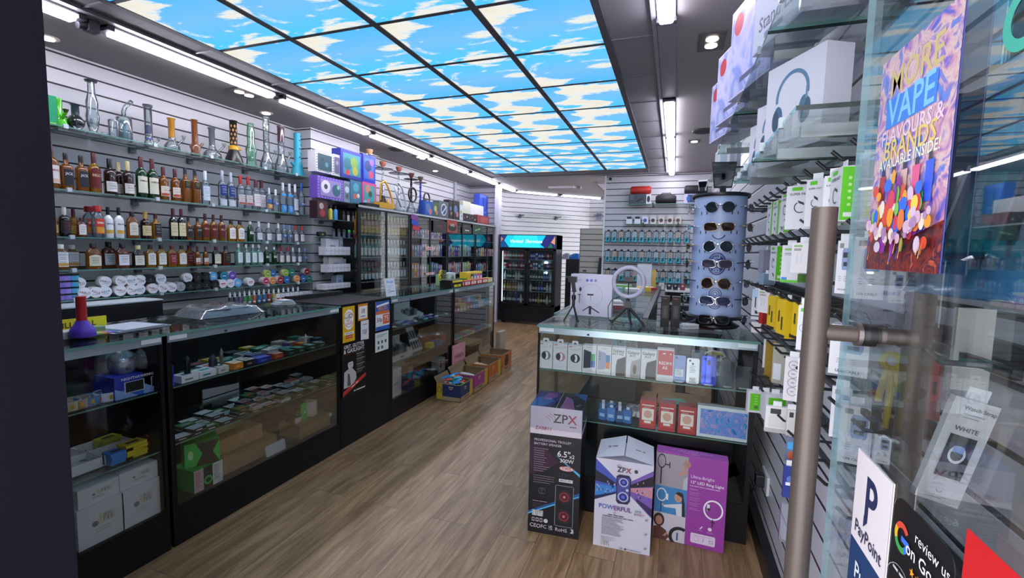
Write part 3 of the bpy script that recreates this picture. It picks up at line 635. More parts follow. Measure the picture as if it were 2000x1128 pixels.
pipe(548, 245, beaker(CG, None, .3, .045, .02, .1) + [('coloured_sleeve', MB().lathe([(.0215, .2), (.0215, .3)], GL('#7a4a58', .7, .04, 1.3, '#5e2c3c'), n=14), 1)], 'clear beaker bong with mottled maroon tube top', .3)
a = MB(); a.lathe([(.045, 0), (.042, .02), (.03, .08), (.024, .1)], M('#35b2cc', .5), n=16); b = MB(); b.lathe([(.022, .1), (.022, .29)], M('#35b2cc', .5), n=14)
for q in range(6):
    t = rad(-90 + 35 * (q % 2)); b.lathe([(.0001, -.006), (.009, 0), (.0001, .006)], M('#146078'), c=(.02 * math.cos(t), .02 * math.sin(t), .13 + q * .028), n=8)
c = MB(); c.cyl((-.02, 0, .06), (-.055, 0, .09), .009, M('#35b2cc', .5)); pipe(580, 253, [('base', a, None), ('tube', b, None), ('downstem', c, None)], 'turquoise silicone beaker bong at the pillar end', .29)

# ---------------------------------------------------------------- round pouch tins lying in rolls
def tin(face, rim, txt=None, tc='#8a2420', core=None):
    a = MB(); a.cyl((0, 0, 0), (0, .021, 0), .0375, M(rim, .35), n=20); l = MB(); f = l.face((0, -.0004, 0), (1, 0, 0), (0, 0, 1)); f.circ(0, 0, .036, M(face, .35), 20)
    if core: f.circ(0, 0, .025, M(core, .35), 18)
    if txt: f.text(txt, 0, .001, .02, tc, .03, R.uniform(-35, 35)); f.rect(-.018, -.014, .018, -.012, tc)
    else: f.rect(-.014, -.004, .016, .004, '#e9e9ee'); 
    return Proto('pouch_tin', 'tin', [('can', a, None), ('lid_print', l, 0)])
TN = [(tin('#eef0f4', '#d9d4d0', 'PABLO'), 'white tin with red PABLO lid'), (tin('#f0f0f6', '#cfc9c6', 'KILLA'), 'white tin with KILLA lid'), (tin('#eceef4', '#dad6da', 'KILLA', '#2c3c6a'), 'white tin with dark blue lettering'),
      (tin('#1b1c20', '#141518', 'X', '#8a8d94'), 'black tin'), (tin('#4aa6e6', '#cfe0ee', None, core='#8cc4ee'), 'sky blue tin'), (tin('#1f9fb4', '#3c4650', None, core='#2d6f9a'), 'teal tin'), (tin('#5f3aa8', '#cfc8e6', None, core='#7a5ac0'), 'purple tin'),
      (tin('#b6d84a', '#cfd3a4', None, core='#8fb83a'), 'lime green tin'), (tin('#2f9a8a', '#3a7a70', None, core='#1c6a5c'), 'dark green tin'), (tin('#c23a44', '#e8d6d6', None, core='#8a1c28'), 'red tin'), (tin('#f0eef2', '#e2e4e8', 'VELO', '#c0404a'), 'white tin with pink ring'),
      (tin('#f2a45a', '#d9c4b0', None, core='#e8842c'), 'orange tin'), (tin('#d96a8a', '#e6dbe0', None, core='#b02c5a'), 'pink tin'), (tin('#3a7ac0', '#2c4c8a', None, core='#2460b0'), 'blue tin'), (tin('#a7adb4', '#8a8f96', 'K', '#3a3c40'), 'silver tin')]
ZT = ROWZ[4]
LOW = [(165,0),(187,1),(206,2),(235,0),(258,1),(273,2),(299,0),(319,1),(336,1),(353,14),(372,3),(388,3),(404,3),(421,3),(436,10),(451,2),(465,4),(490,10),(520,12),(533,11),(548,9),(561,13),(581,11),(593,13),(604,8)]
UPP = [(158,0),(209,0),(240,1),(260,2),(278,1),(297,3),(318,2),(370,1),(390,3),(407,3),(420,4),(441,5),(457,6),(526,7),(536,13),(561,7),(573,8),(602,9)]
n = 0
for lvl, lst in ((0, LOW), (1, UPP)):
    for i, (px, k) in enumerate(lst):
        y = at(px, 560, x=-3.62).y
        for d in range(3):
            TN[k][0].put((-3.62 - d * .0225 - (.014 if lvl else 0), y + d * .006, ZT + .038 + lvl * .066), 90, '%s, %s in the %s roll from the door, %s tier' % (TN[k][1], ordn(d + 1), ordn(i + 1), 'upper' if lvl else 'lower'), 'pouch tins on the round tin shelf')
# tubs in tall stacks at the door end
for j, (px, c1, c2, lb) in enumerate(((113, '#4a3a8a', '#8a7ad0', 'purple'), (127, '#5a4a9a', '#a08ae0', 'violet'), (143, '#1f4a66', '#58b4dc', 'blue'))):
    y = at(px, 560, x=-3.66).y
    for q in range(4):
        a = MB(); a.lathe([(.032, 0), (.032, .03)], M(c2, .3), n=16); c = MB(); c.lathe([(.033, .03), (.033, .04)], M('#18181e', .3), n=16)
        Proto('pouch_tub', 'tin', [('tub', a, None), ('lid', c, None)]).put((-3.66, y, ZT + .001 + q * .041), 90, '%s tub with black lid, %s up in its stack by the shop door' % (lb, ordn(q + 1)), 'stacked tubs by the shop door')
# small liquid bottles
LQ = []
for c in ('#2c2c34', '#6a3c8a', '#3a8a4a', '#c0602a', '#2c6aa8', '#a82c3a', '#d0b02a'):
    a = MB(); a.lathe([(.011, 0), (.011, .055), (.007, .062)], M(c, .3), n=10); b = MB(); b.lathe([(.0075, .06), (.0085, .075), (.004, .095)], M('#eef2f6', .3), n=10); l = MB(); l.lathe([(.0113, .01), (.0113, .022)], M('#e4e6ec', .4), n=10, caps=False)
    LQ.append(Proto('liquid_bottle', 'bottle', [('bottle_body', a, None), ('nozzle_cap', b, None), ('band', l, 0)]))
for i in range(30):
    px = 446 + i * 4.75; y = at(px, 590, x=-3.66).y
    LQ[(i // 3 + i % 2) % 7].put((-3.64 - .03 * (i % 2), y, .876), 90, 'small vape liquid bottle with white nozzle, %s along the lowest wall shelf' % ordn(i + 1), 'liquid bottles on the lowest wall shelf', 1.25)
CLR = ['#c0392b', '#8a2a2a', '#e0b030', '#c02c3a', '#2c4ab0', '#d06a3a', '#3a9a5a', '#c02840']
for i in range(8):
    px = 541 + i * 9.2; y = at(px, 590, x=-3.61).y
    a = MB(); a.box(-.02, -.012, 0, .02, .012, .07, '#eef0f4'); f = fr(a, .04, .07, -.012); f.rect(-.018, .006, .018, .034, CLR[i]); f.text(str([3, 6, 1, 4, 7, 2, 8, 9][i]), 0, .052, .02, '#333840', .02)
    one('cigarette_filter_box', 'box', a, (-3.605, y, .876), 90, 'white numbered filter box with coloured panel, %s towards the pillar' % ordn(i + 1), 'numbered filter boxes')
# black drawer unit on the wall by the door
a = MB(); a.box(0, 0, 0, .95, .22, .17, M('#141417', .4)); a.box(-.004, -.004, .17, .954, .22, .178, M('#cfd8dc', .3)); P = [('carcass', a, None)]
for x0 in (.01, .48):
    b = MB(); b.box(x0, -.012, .012, x0 + .46, 0, .16, M('#1a1a1e', .35)); P.append(('drawer_front', b, None)); c = MB(); c.lathe([(.001, 0), (.016, .004), (.018, .012), (.01, .02), (.006, .024)], M('#eef0f4', .3), n=12, caps=False)
    k = MB(); k.cyl((x0 + (.42 if x0 < .1 else .06), -.03, .09), (x0 + (.42 if x0 < .1 else .06), -.012, .09), .016, M('#f2f3f6', .3), n=14); P.append(('knob', k, len(P) - 1))
p = at(323, 584, x=-3.35)
Proto('drawer_unit', 'drawer unit', P).put((-3.38, p.y - .95, p.z - .178), 90, 'black two-drawer unit with round white knobs below the pouch tins')
# ---------------------------------------------------------------- on the shop-door counters
def crate(w, d, h, m, art=None, mats=None, name='carton'):
    a = MB(); a.box(-w / 2, -d / 2, 0, w / 2, d / 2, h, m, mats)
    P = [(name, a, None)]
    if art: l = MB(); f = l.face((0, -d / 2, h / 2), (1, 0, 0), (0, 0, 1)); art(f, w, h, l, d); P.append(('printed_side', l, 0)) if l.v else None
    return P
def stock(name, cat, P, x, px, z, rot=90, label='', group=None, dy=0.0, tilt=(0, 0), y=None, dz=0.0005):
    yy = ypx(px, x, z) if y is None else y
    if len(P) == 1: P = [(name, P[0][1], None)]
    return Proto(name, cat, P).put((x, yy + dy, z + dz), rot, label, group, tilt=tilt)
ZA = 1.015
a = MB(); a.lathe([(.052, 0), (.056, .008), (.05, .04), (.03, .07), (.024, .085)], M('#6a3fc8', .45), n=20); b = MB(); b.lathe([(.022, .083), (.021, .205), (.024, .21), (.017, .208)], M('#c62a2e', .5), n=18)
p = at(162, 660, z=ZA); Proto('silicone_bong', 'bong', [('base', a, None), ('tube', b, None)]).put((p.x, p.y, ZA + .007), 0, 'red and purple silicone beaker bong on the counter by the door', scale=.8)
a = MB(); a.box(-.16, -.11, 0, .16, .11, .006, swirl_mat('rainbow_print', ['#1c4ac0', '#2f9ae0', '#e04a8a', '#f0d040', '#3ac0a0', '#2a50c8'], 9), {'l': M('#e8e03a')}); p = at(180, 650, z=ZA); one('printed_mat', 'mat', a, (p.x - .05, p.y - .06, ZA + .0005), 80, 'brightly printed rolling mat lying beneath the purple bong')
a = MB(); a.box(-.12, -.004, 0, .12, .004, .055, '#e8dc1e'); f = fr(a, .24, .055, -.004); f.text('IS ILLEGAL', 0, .027, .034, '#2a2a20', .02)
p = at(150, 632, x=-2.5); one('notice_strip', 'sign', a, (-2.52, p.y, ZA + .0005), 88, 'yellow notice strip reading IS ILLEGAL behind the purple bong')
a = MB(); a.box(-.05, -.03, 0, .05, .03, .025, '#7fa478'); one('rolling_paper_box', 'box', a, (-2.42, at(172, 640, x=-2.42).y, ZA + .0005), 80, 'pale green paper box beside the purple bong')
a = MB(); a.box(-.045, -.03, 0, .045, .03, .03, '#c9c8be'); one('rolling_paper_box', 'box', a, (-2.36, at(125, 640, x=-2.36).y, ZA + .0005), 100, 'off-white paper box at the door end of the counter')
a = MB()
for i in range(5): a.box(-.13 + i * .012, -.1, i * .002, .13 - i * .01, .1, i * .002 + .0018, ['#e8e8ee', '#3a3c48', '#dadce4', '#8890a0', '#cfd2dc'][i])
p = at(250, 640, z=ZA); one('leaflet_stack', 'leaflets', a, (p.x, p.y, ZA + .0005), 95, 'thin stack of leaflets lying near the door end counter joint')
def sagbag(w, d, h, m, seed):
    rr = random.Random(seed); a = MB(); nx, ny = 14, 9; vs = []
    for s_ in (0, 1):
        for j in range(ny + 1):
            for i in range(nx + 1):
                u, v = i / nx * 2 - 1, j / ny * 2 - 1
                e = max(0, 1 - u ** 6) * max(0, 1 - v ** 6)
                vs.append((u * w / 2 + rr.uniform(-.004, .004), v * d / 2 + rr.uniform(-.004, .004), (s_ * h * e * (1 + rr.uniform(-.25, .2))) + .001 * s_))
    k = (nx + 1) * (ny + 1); fs = []
    for s_ in (0, 1):
        for j in range(ny):
            for i in range(nx):
                q = s_ * k + j * (nx + 1) + i; fs.append((q, q + 1, q + nx + 2, q + nx + 1) if s_ else (q, q + nx + 1, q + nx + 2, q + 1))
    return a.add(vs, fs, m, True)
p = at(432, 612, z=ZA)
a = MB()
for i in range(5): a.rbox(-.15, -.11, i * .008, .15 - i * .012, .11, i * .008 + .006, M('#4c5164', .6), .02, 3, 'z')
Proto('bagged_clothing', 'bag', [('folded_fabric', a, None), ('plastic_bag', sagbag(.40, .27, .056, BAG, 3), None)]).put((p.x, p.y, ZA + .001), 85, 'clear plastic bag of folded grey fabric on the counter top')
def stacklet(cols, w, d, t, name, cat, x, y, z, rot, lb, grp):
    """packets lying on top of each other, each its own thing"""
    for i, c in enumerate(cols):
        a = MB(); a.box(-w / 2, -d / 2, 0, w / 2, d / 2, t, M(c, .35)); f = tp(a, t); f.rect(-w * .3, -d * .2, w * .3, d * .2, '#2a2c30' if i == len(cols) - 1 else '#e4e6ea')
        one(name, cat, a, (x + (i % 2) * .004, y, z + .0006 + i * (t + .0004)), rot + (i % 3) * 3, '%s, %s up in its pile' % (lb, ordn(i + 1)), grp)
# counter nearest the door: upper shelf
def nightart(f, w, h, l, d):
    f.rect(-w / 2, -h / 2, w / 2, h * -.1, '#2f62d8'); f.poly([(-w / 2, -h / 2), (w * .1, -h / 2), (-w / 2, 0)], '#8fb4f0'); f.rect(-w * .26, -h * .3, w * .26, h * .22, '#c6cede'); f.rect(-w * .23, -h * .26, w * .23, h * .19, '#141519'); f.text('NIGHTHAWK', 0, h * .36, h * .17, '#ffffff', .02)
for i, (px, w, lb) in enumerate(((243, .15, 'blue electronics box with black window, nearer the door'), (291, .13, 'blue electronics box with black window, nearer the counter post'))):
    stock('scale_box', 'box', crate(w, .14, .095, M('#2338b8', .35), nightart), -2.24, px, .755, 90, lb)
for i, (px, yb, body, lb) in enumerate(((214, 738, '#c8a24a', 'yellow round tin ashtray in a clear bag'), (240, 740, '#c4c9e4', 'white round tin grinder in a clear bag on the blue box'), (288, 733, '#b8a89c', 'patterned round tin in a tied clear bag'))):
    a = MB(); a.lathe([(.038, 0), (.04, .05)], M(body, .4), n=18); b = MB(); b.lathe([(.041, .05), (.041, .058), (.03, .062)], CHR, n=18); c = MB(); rr = random.Random(i); prf = [(.044, 0), (.05, .03), (.048, .07), (.03, .09), (.014, .1), (.03, .115), (.02, .12)]
    c.lathe([(r_ * (1 + rr.uniform(-.1, .1)), z_) for r_, z_ in prf], BAG, n=11, caps=False, sm=False)
    if i: a.face((0, -.0402, .025), (1, 0, 0), (0, 0, 1)).rect(-.012, -.012, .012, .012, '#3c3c34')
    Proto('bagged_tin', 'tin', [('tin', a, None), ('lid', b, 0), ('bag', c, None)]).put((-2.25 - (i == 0) * .06, ypx(px, -2.25 - (i == 0) * .06, .8515), .8515), 90, lb)
for i, (px, c1, c2, lb) in enumerate(((132, '#b9a58e', '#d0c6ba', 'beige round ashtray at the door end'), (150, '#a88c72', '#cfc2ae', 'tan round ashtray'), (172, '#3f6c98', '#9cc0dc', 'blue round ashtray'), (208, '#e6e2ea', '#a23a4a', 'white round ashtray with red inside by the blue boxes'))):
    a = MB(); a.lathe([(.04, 0), (.042, .038), (.036, .036), (.034, .012), (.0, .011)], M(c1, .35), n=20, caps=False); a.lathe([(.0345, .012), (.0358, .036)], M(c2, .4), n=20, caps=False)
    for q in range(7): a.add([(.0424 * math.cos(rad(q * 51 + u)), .0424 * math.sin(rad(q * 51 + u)), zz) for u, zz in ((0, .01), (16, .01), (16, .028), (0, .028))], [(0, 1, 2, 3)], ['#c03a4a', '#2c5aa0', '#d0a03a'][q % 3])
    one('ashtray', 'ashtray', a, (-2.22, ypx(px, -2.22, .7555), .7555), 90, lb + ' on the upper glass shelf')
for i, (px, c) in enumerate(((150, '#2c3a34'), (170, '#3a3530'), (195, '#33474f'))):
    a = MB(); a.lathe([(.05, 0), (.05, .05), (.045, .052)], M(c, .5), n=16); one('dark_tin', 'tin', a, (-2.42, ypx(px, -2.42, .7555), .7555), 90, 'dark round tin behind the ashtrays, %s from the door' % ordn(i + 1))
# middle shelf
a = MB(); a.box(-.16, -.11, 0, .16, .11, .006, '#dcdce2')
for (x0, y0, x1, y1) in ((-.16, -.11, .16, -.105), (-.16, .105, .16, .11), (-.16, -.11, -.155, .11), (.155, -.11, .16, .11), (-.003, -.11, .003, .11), (-.16, -.003, .16, .003)): a.box(x0, y0, .006, x1, y1, .042, '#dedee4')
l = MB(); rr = random.Random(5)
for q in range(36): x_, y_ = rr.choice((-1, 1)) * rr.uniform(.02, .14), rr.choice((-1, 1)) * rr.uniform(.02, .09); l.cyl((x_ - .012, y_, .012 + rr.uniform(0, .012)), (x_ + .012, y_ + .006, .014 + rr.uniform(0, .01)), .003, M(rr.choice(['#6a7a5a', '#8a8a7c', '#a0a08c', '#5c6068']), .5), n=5)
l_ = link; Proto('divided_tray', 'tray', [('tray', a, None), ('small_screens', l, None)]).put((-2.32, ypx(185, -2.27, .4805), .4805), 90, 'white divided tray of pipe screens on the middle glass shelf')
bpy.data.objects['small_screens']['kind'] = 'stuff'
for px, c, n_, lb in ((222, '#3a8ae0', 4, 'sky blue card packet'), (251, '#d8c62c', 5, 'yellow card packet'), (306, '#c8286a', 5, 'magenta card packet')):
    stacklet([c] * n_, .085, .06, .012, 'card_packet', 'packet', -2.21, ypx(px + 8, -2.21, .48), .48, 90, lb, 'card packets in the door end counter')
stacklet(['#8aa23a', '#9ab444', '#b8bc3c', '#c2c03a'], .08, .06, .012, 'card_packet', 'packet', -2.40, ypx(210, -2.4, .48), .48, 95, 'olive card packet behind the blue ones', 'card packets in the door end counter')
for px, c, lb in ((255, '#3450a8', 'crumpled blue packet behind the yellow packets'), (232, '#8a7c5c', 'crumpled tan packet behind the blue packets')):
    stock('soft_packet', 'packet', [('p', sagbag(.1, .07, .03, M(c, .4), 8), None)], -2.42, px, .48, 80, lb)
# white boxes on the floor of the counter
def barart(f, w, h, l, d):
    f.rect(-w * .06, -h * .02, w * .3, h * .22, '#d8d3bb'); f.bars(w * .04, 0, w * .26, h * .2, '#4a4a50', 9); f.circ(-w * .14, h * .02, h * .07, '#8a8a92', 10); f.lines(-w * .16, -h * .14, w * .36, 2, h * .07, '#a09c88', .002)
WB = M('#dcdce4', .6)
for px, x, w, d, h, z, lb in ((180, -2.24, .14, .15, .14, .19, 'low white carton nearest the shop door'), (222, -2.25, .16, .18, .165, .19, 'large white carton with barcode, left middle of three in the counter base'), (290, -2.25, .15, .18, .17, .19, 'large white carton with barcode beside the counter post'),
                              (214, -2.25, .145, .16, .075, .3565, 'flat white carton resting on the middle large carton'), (285, -2.25, .15, .17, .075, .3615, 'flat white carton resting on the carton beside the post')):
    yc = {180: .965, 222: 1.122, 290: 1.272, 214: 1.125, 285: 1.270}[px]
    stock('white_carton', 'carton', crate(w, d, h, WB, barart if px > 180 else None), x, px, z, 90, lb.replace('left middle of three', 'middle one'), 'white cartons in the door end counter', y=yc)
a = MB(); a.rbox(-.09, -.01, 0, .09, .01, .19, M('#c9cbd2', .5), .03, 5); stock('printed_pouch', 'packet', [('p', a, None)], -2.48, 172, .19, 90, 'grey white printed pouch behind the low white carton')
a = MB(); a.box(-.09, -.06, 0, .09, .06, .26, CARD2); stock('brown_carton', 'carton', [('p', a, None)], -2.52, 235, .19, 90, 'brown carton at the back of the door end counter', y=1.16)
# ---------------------------------------------------------------- vape box counter
def vbox(x, px, z, w, d, h, top, side, lb, grp, band=None, rot=90, dz=0.0):
    a = MB(); a.box(-w / 2, -d / 2, 0, w / 2, d / 2, h, M(side, .4), {'u': M(top, .3)})
    f = fr(a, w, h, -d / 2); f.rect(-w * .3, h * .3, w * .15, h * .55, band or '#8a8c92'); t = tp(a, h); t.rect(-w * .3, -d * .3, w * .3, d * .1, band or '#70747c')
    one('vape_box', 'box', a, (x, ypx(px, x, z), z + .0006 + dz), rot, lb, grp)
G1 = 'vape boxes on the upper shelf'
UP = [(362, .082, '#e8e6ec', '#f0f0f4', 'white', None), (397, .085, '#e6e8ec', '#e8eaee', 'white with a teal corner', '#3a8a94'), (428, .055, '#e9e6e2', '#d8d4d0', 'cream', None), (457, .055, '#e8e4dc', '#e6922a', 'orange-fronted white', '#f0b060'), (480, .06, '#cfc9bc', '#2a2624', 'black-fronted', '#8a7a6a'),
      (508, .09, '#5a6cc0', '#2c3ea8', 'royal blue', '#5a80e8'), (537, .06, '#b8bcc0', '#d8522a', 'orange red', '#f09060'), (562, .05, '#2f7a74', '#1f3a3a', 'dark teal', '#4a9a8a'), (582, .05, '#4a9a8c', '#24423e', 'sea green', '#5ab09c'), (603, .05, '#6ab0a0', '#2c4a44', 'mint topped', '#9ad0c0'), (622, .045, '#9ac4c0', '#3a5450', 'pale teal', None)]
for i, (px, w, t, s, nm, b) in enumerate(UP): vbox(-2.20, px, .755, w, .07, .028 if i > 4 else .034, t, s, '%s vape box in the front row, %s from the counter post' % (nm, ordn(i + 1)), G1, b)
rr = random.Random(21)
BC = [('#3a6a66', '#1f3634', 'green'), ('#c8583a', '#b8442a', 'red'), ('#8890b8', '#4a5488', 'slate blue'), ('#cfd4de', '#9aa2b0', 'silver'), ('#3c4858', '#1c242e', 'charcoal'), ('#e6e6e0', '#b8b8b0', 'ivory'), ('#3aa07a', '#1c5c48', 'emerald'), ('#e0c040', '#b08a20', 'yellow'), ('#5aa0c8', '#2c6a90', 'light blue'), ('#d8e6d8', '#8aa890', 'pale green')]
for r_ in range(3):
    for i in range(9):
        px = 372 + i * 31 + r_ * 9; c = BC[(i * 3 + r_ * 4) % 10]
        if r_ == 2 and i < 2: continue
        vbox(-2.285 - r_ * .08, px, .755, .075, .06, .02 + .008 * ((i + r_) % 3), c[0], c[1], '%s vape box, %s from the post, %s row behind the front' % (c[2], ordn(i + 1), ordn(r_ + 1)), G1, BC[(i + r_) % 10][0])
def mod(px, x, z, h, c1, c2, lb, r_=.012, sq=.5):
    a = MB(); a.lathe([(r_, 0), (r_, h * .62)], M(c1, .3, .3), n=14, sq=sq); b = MB(); b.lathe([(r_ * .9, h * .62), (r_ * .9, h * .85), (r_ * .45, h * .88), (r_ * .4, h)], M(c2, .25, .5), n=14)
    Proto('vape_device', 'vape', [('battery', a, None), ('tank', b, None)]).put((x, ypx(px, x, z), z), 90, lb)
mod(366, -2.20, .7895, .085, '#1c1d22', '#2a2c32', 'black vape device standing on the first white box', .013)
mod(416, -2.22, .7895, .06, '#3c3550', '#4a4458', 'small purple grey vape device standing on the white box', .017, .9)
mod(433, -2.21, .7895, .085, '#6a665e', '#8a8478', 'bronze tube vape device standing beside the purple one', .009, 0)
mod(597, -2.21, .7835, .07, '#c8d2da', '#e0e6ea', 'silver pen vape device standing on the green boxes', .008, 0)
# middle shelf: many small boxes
G2 = 'pod boxes on the middle shelf'
MC = [('#d8dade', '#18191d', 'black and white'), ('#a8acb6', '#22242a', 'grey topped'), ('#e6e8ea', '#2c2d30', 'white topped'), ('#bcd8e0', '#1a1c20', 'pale blue topped'), ('#3a8a4a', '#1c4424', 'green'), ('#c8ccd0', '#c0c4ca', 'silver'), ('#e0704a', '#e8e4e0', 'orange topped'), ('#8ac43c', '#3c6a20', 'lime')]
k = 0
for r_ in range(4):
    for i in range(11):
        px = 352 + i * 28.5 + r_ * 8
        if px > 655: continue
        if r_ == 3 and i < 3: continue
        lv = 1 + (i * 5 + r_ * 3) % 3 if i > 2 else 1 + (i + r_) % 2
        for q in range(lv):
            c = MC[(i * 2 + r_ * 3 + q) % (6 if i < 7 else 8)] if i < 8 else MC[[4, 2, 4, 5][(q + r_) % 4]]
            vbox(-2.185 - r_ * .075, px + q * 1.5, .485, .07, .06, .0165, c[0], c[1], '%s pod box, pile %s of row %s, %s up' % (c[2], ordn(i + 1), ordn(r_ + 1), ordn(q + 1)), G2, MC[(i + q) % 8][0], 90 + (i * 7 + q * 5) % 14 - 7, q * .0172)
# base of that counter
def plainbox(x, px, z, w, d, h, lb, m=CARD, rot=90, name='brown_carton'):
    a = MB(); a.box(-w / 2, -d / 2, 0, w / 2, d / 2, h, m); b = MB(); b.box(-w / 2 - .0006, -.012, h, w / 2 + .0006, .012, h + .0006, '#9a7c50')
    return Proto(name, 'carton', [('carton', a, None), ('tape', b, 0)]).put((x, {482: 1.835, 476: 1.80, 606: 2.335}[px], z + .0006), rot, lb)
plainbox(-2.30, 482, .19, .40, .2, .095, 'long brown carton at the bottom beside the green box'); plainbox(-2.33, 476, .286, .34, .18, .085, 'brown carton stacked upon the long brown carton')
plainbox(-2.27, 606, .19, .27, .17, .09, 'brown carton with white sticker holding the paper roll')
a = MB(); a.box(-.013, 0, -.01, .013, .001, .01, '#ece9e0'); one('price_sticker', 'sticker', a, (CF - .046, 2.47, .262), 90, 'white sticker on the end of the brown carton')
GRN = M('#2fc04a', .35)
def hexart(f, w, h, l, d): f.poly([(-w * .2, h / 2), (w * .5, h / 2), (w * .3, 0), (w * .5, -h / 2), (-w * .2, -h / 2), (0, 0)], '#1e1f1e'); f.circ(-w * .33, 0, h * .1, '#b8e8b0', 10, h * .2)
stock('hookah_charcoal_box', 'box', crate(.15, .13, .12, GRN, hexart), -2.25, 392, .305, 62, 'green and black angled box resting on the charcoal box')
def coalart(f, w, h, l, d): f.rect(-w / 2, -h / 2, -w * .18, h / 2, '#c8a8b0'); f.rect(-w * .18, -h / 2, w * .14, h / 2, '#1d1e20'); f.rect(w * .14, -h / 2, w / 2, h / 2, '#d8dade'); f.arc(-w * .02, -h * .14, h * .12, h * .2, '#2fc04a'); f.lines(w * .18, h * .36, w * .26, 9, h * .08, '#50545a', .003); f.lines(-w * .46, h * .36, w * .22, 8, h * .09, '#8a5460', .003)
stock('hookah_charcoal_box', 'box', crate(.15, .15, .112, M('#2aa844', .4), coalart), -2.24, 388, .19, 90, 'green topped charcoal box printed with text beneath the angled one')
def gart(f, w, h, l, d): f.rect(0, -h / 2, w / 2, h / 2, '#2fd050'); f.rect(-w / 2, -h * .5, 0, -h * .2, '#e8c8d0'); f.arc(-w * .25, h * .05, h * .08, h * .14, '#3ab04a'); f.rect(w * .26, -h * .1, w * .42, 0, '#e8f0e8')
stock('hookah_charcoal_box', 'box', crate(.1, .08, .115, M('#202421', .4), gart), -2.27, 570, .281, 90, 'small half green charcoal box standing on the brown carton', y=2.255)
a = MB(); a.lathe([(.045, 0), (.045, .095), (.014, .095), (.014, .06)], M('#d8cfc8', .8), n=28, caps=False); one('paper_roll', 'paper roll', a, (-2.27, 2.375, .2815), 0, 'white till paper roll standing on the brown carton')
a = MB(); a.rbox(-.07, -.001, 0, .07, .001, .065, M('#d4dae4', .5), .012, 3); one('paper_slip', 'paper', a, (-2.165, at(540, 880, x=-2.165).y, .1905), 90, 'white paper slip leaning against the counter glass', tilt=(-8, 0))
# ---------------------------------------------------------------- stickers and poster on the solid cabinet
def pan(px0, py0, px1, py1):
    a, b = at(px0, py1, x=CF), at(px1, py0, x=CF); return (a.y + b.y) / 2, a.z, b.y - a.y, b.z - a.z
def sticker(name, cat, yc, z0, w, h, draw, lb, base='#ffffff'):
    a = MB(); a.box(-w / 2, -.002, 0, w / 2, 0, h, M(base, .4)); l = MB(); f = l.face((0, -.002, h / 2), (1, 0, 0), (0, 0, 1)); draw(f, w, h)
    Proto(name, cat, [('backing_sheet', a, None), ('print', l, 0)]).put((CF + .005, yc, z0), 90, lb)
def noid(f, w, h):
    f.circ(0, h * .13, w * .42, '#fdfdf8', 28, h * .29); f.arc(0, h * .13, w * .40, w * .43, '#c2362c'); f.text('NO', -w * .2, h * .19, w * .2, '#26241f', .01, 8); f.text('ID', w * .13, h * .22, w * .36, '#26241f', .02, 8); f.text('NO', -w * .05, h * .11, w * .17, '#c2302c', .01, 8); f.text('SALE!', 0, h * .02, w * .24, '#c2302c', .0, 8); f.rect(-w * .4, -h * .29, w * .4, -h * .22, '#eceff4'); f.text('LET ME CHECK', 0, -h * .255, w * .09, '#4a6ab0', .01); f.rect(-w * .28, -h * .4, w * .28, -h * .31, '#cc3a26'); f.text('18s AND OVER', 0, -h * .355, w * .07, '#f8e8d0', .01)
sticker('age_check_sticker', 'sticker', 2.60, .752, .125, .25, noid, 'yellow NO ID NO SALE sticker on the black cabinet', '#e8b820')
def lic(f, w, h): f.rect(-w * .43, -h * .4, w * .43, h * .36, '#f4f4f0'); f.bars(-w * .15, -h * .08, w * .2, h * .2, '#4a4a50', 6); f.text('licence', 0, -h * .26, w * .12, '#6a6a70')
sticker('licence_sticker', 'sticker', 2.755, .885, .11, .12, lic, 'orange framed barcode sticker beside the NO ID sticker', '#dd8f22')
def lic2(f, w, h): f.text('PAYMENT', 0, h * .3, w * .14, '#7a9a7a'); f.bars(-w * .3, -h * .2, w * .3, h * .05, '#5a5a60', 8)
sticker('barcode_sticker', 'sticker', 2.775, .735, .09, .145, lic2, 'white barcode sticker beneath the orange framed one', '#e6e8ea')
def lotto(f, w, h):
    f.rect(-w / 2, h * .08, w / 2, h / 2, '#2a60b8'); f.text('National', 0, h * .38, w * .2, '#ffffff', .02, 6); f.text('PRICES', 0, h * .25, w * .22, '#f0a030', .03, 6); f.rect(-w * .46, h * .06, w * .46, h * .17, '#e6742a'); f.rect(-w * .46, -h * .3, 0, h * .03, '#f4f4f8'); f.rect(0, -h * .3, w * .46, h * .03, '#e06030'); f.text('50p', -w * .24, -h * .13, w * .26, '#1c2430', .02); f.text('75', w * .24, -h * .13, w * .34, '#f8e8e0', .03); f.rect(-w / 2, -h / 2, w / 2, -h * .36, '#2a60b8')
sticker('lottery_poster', 'poster', 2.995, .775, .18, .225, lotto, 'blue and orange scratch prize poster on the black cabinet', '#e9edf4')
def qr(f, w, h):
    for q in range(5): f.rect(-w * .34 + (q % 3) * w * .27, -h * .1 - (q // 3) * h * .28, -w * .2 + (q % 3) * w * .27, h * .06 - (q // 3) * h * .28, '#5a6a64')
    f.lines(-w * .4, h * .34, w * .8, 2, h * .08, '#5a9a7a', .004)
sticker('guide_sheet', 'notice', 2.985, .61, .17, .15, qr, 'pale green guide sheet stuck beneath the prize poster', '#dfeae6')
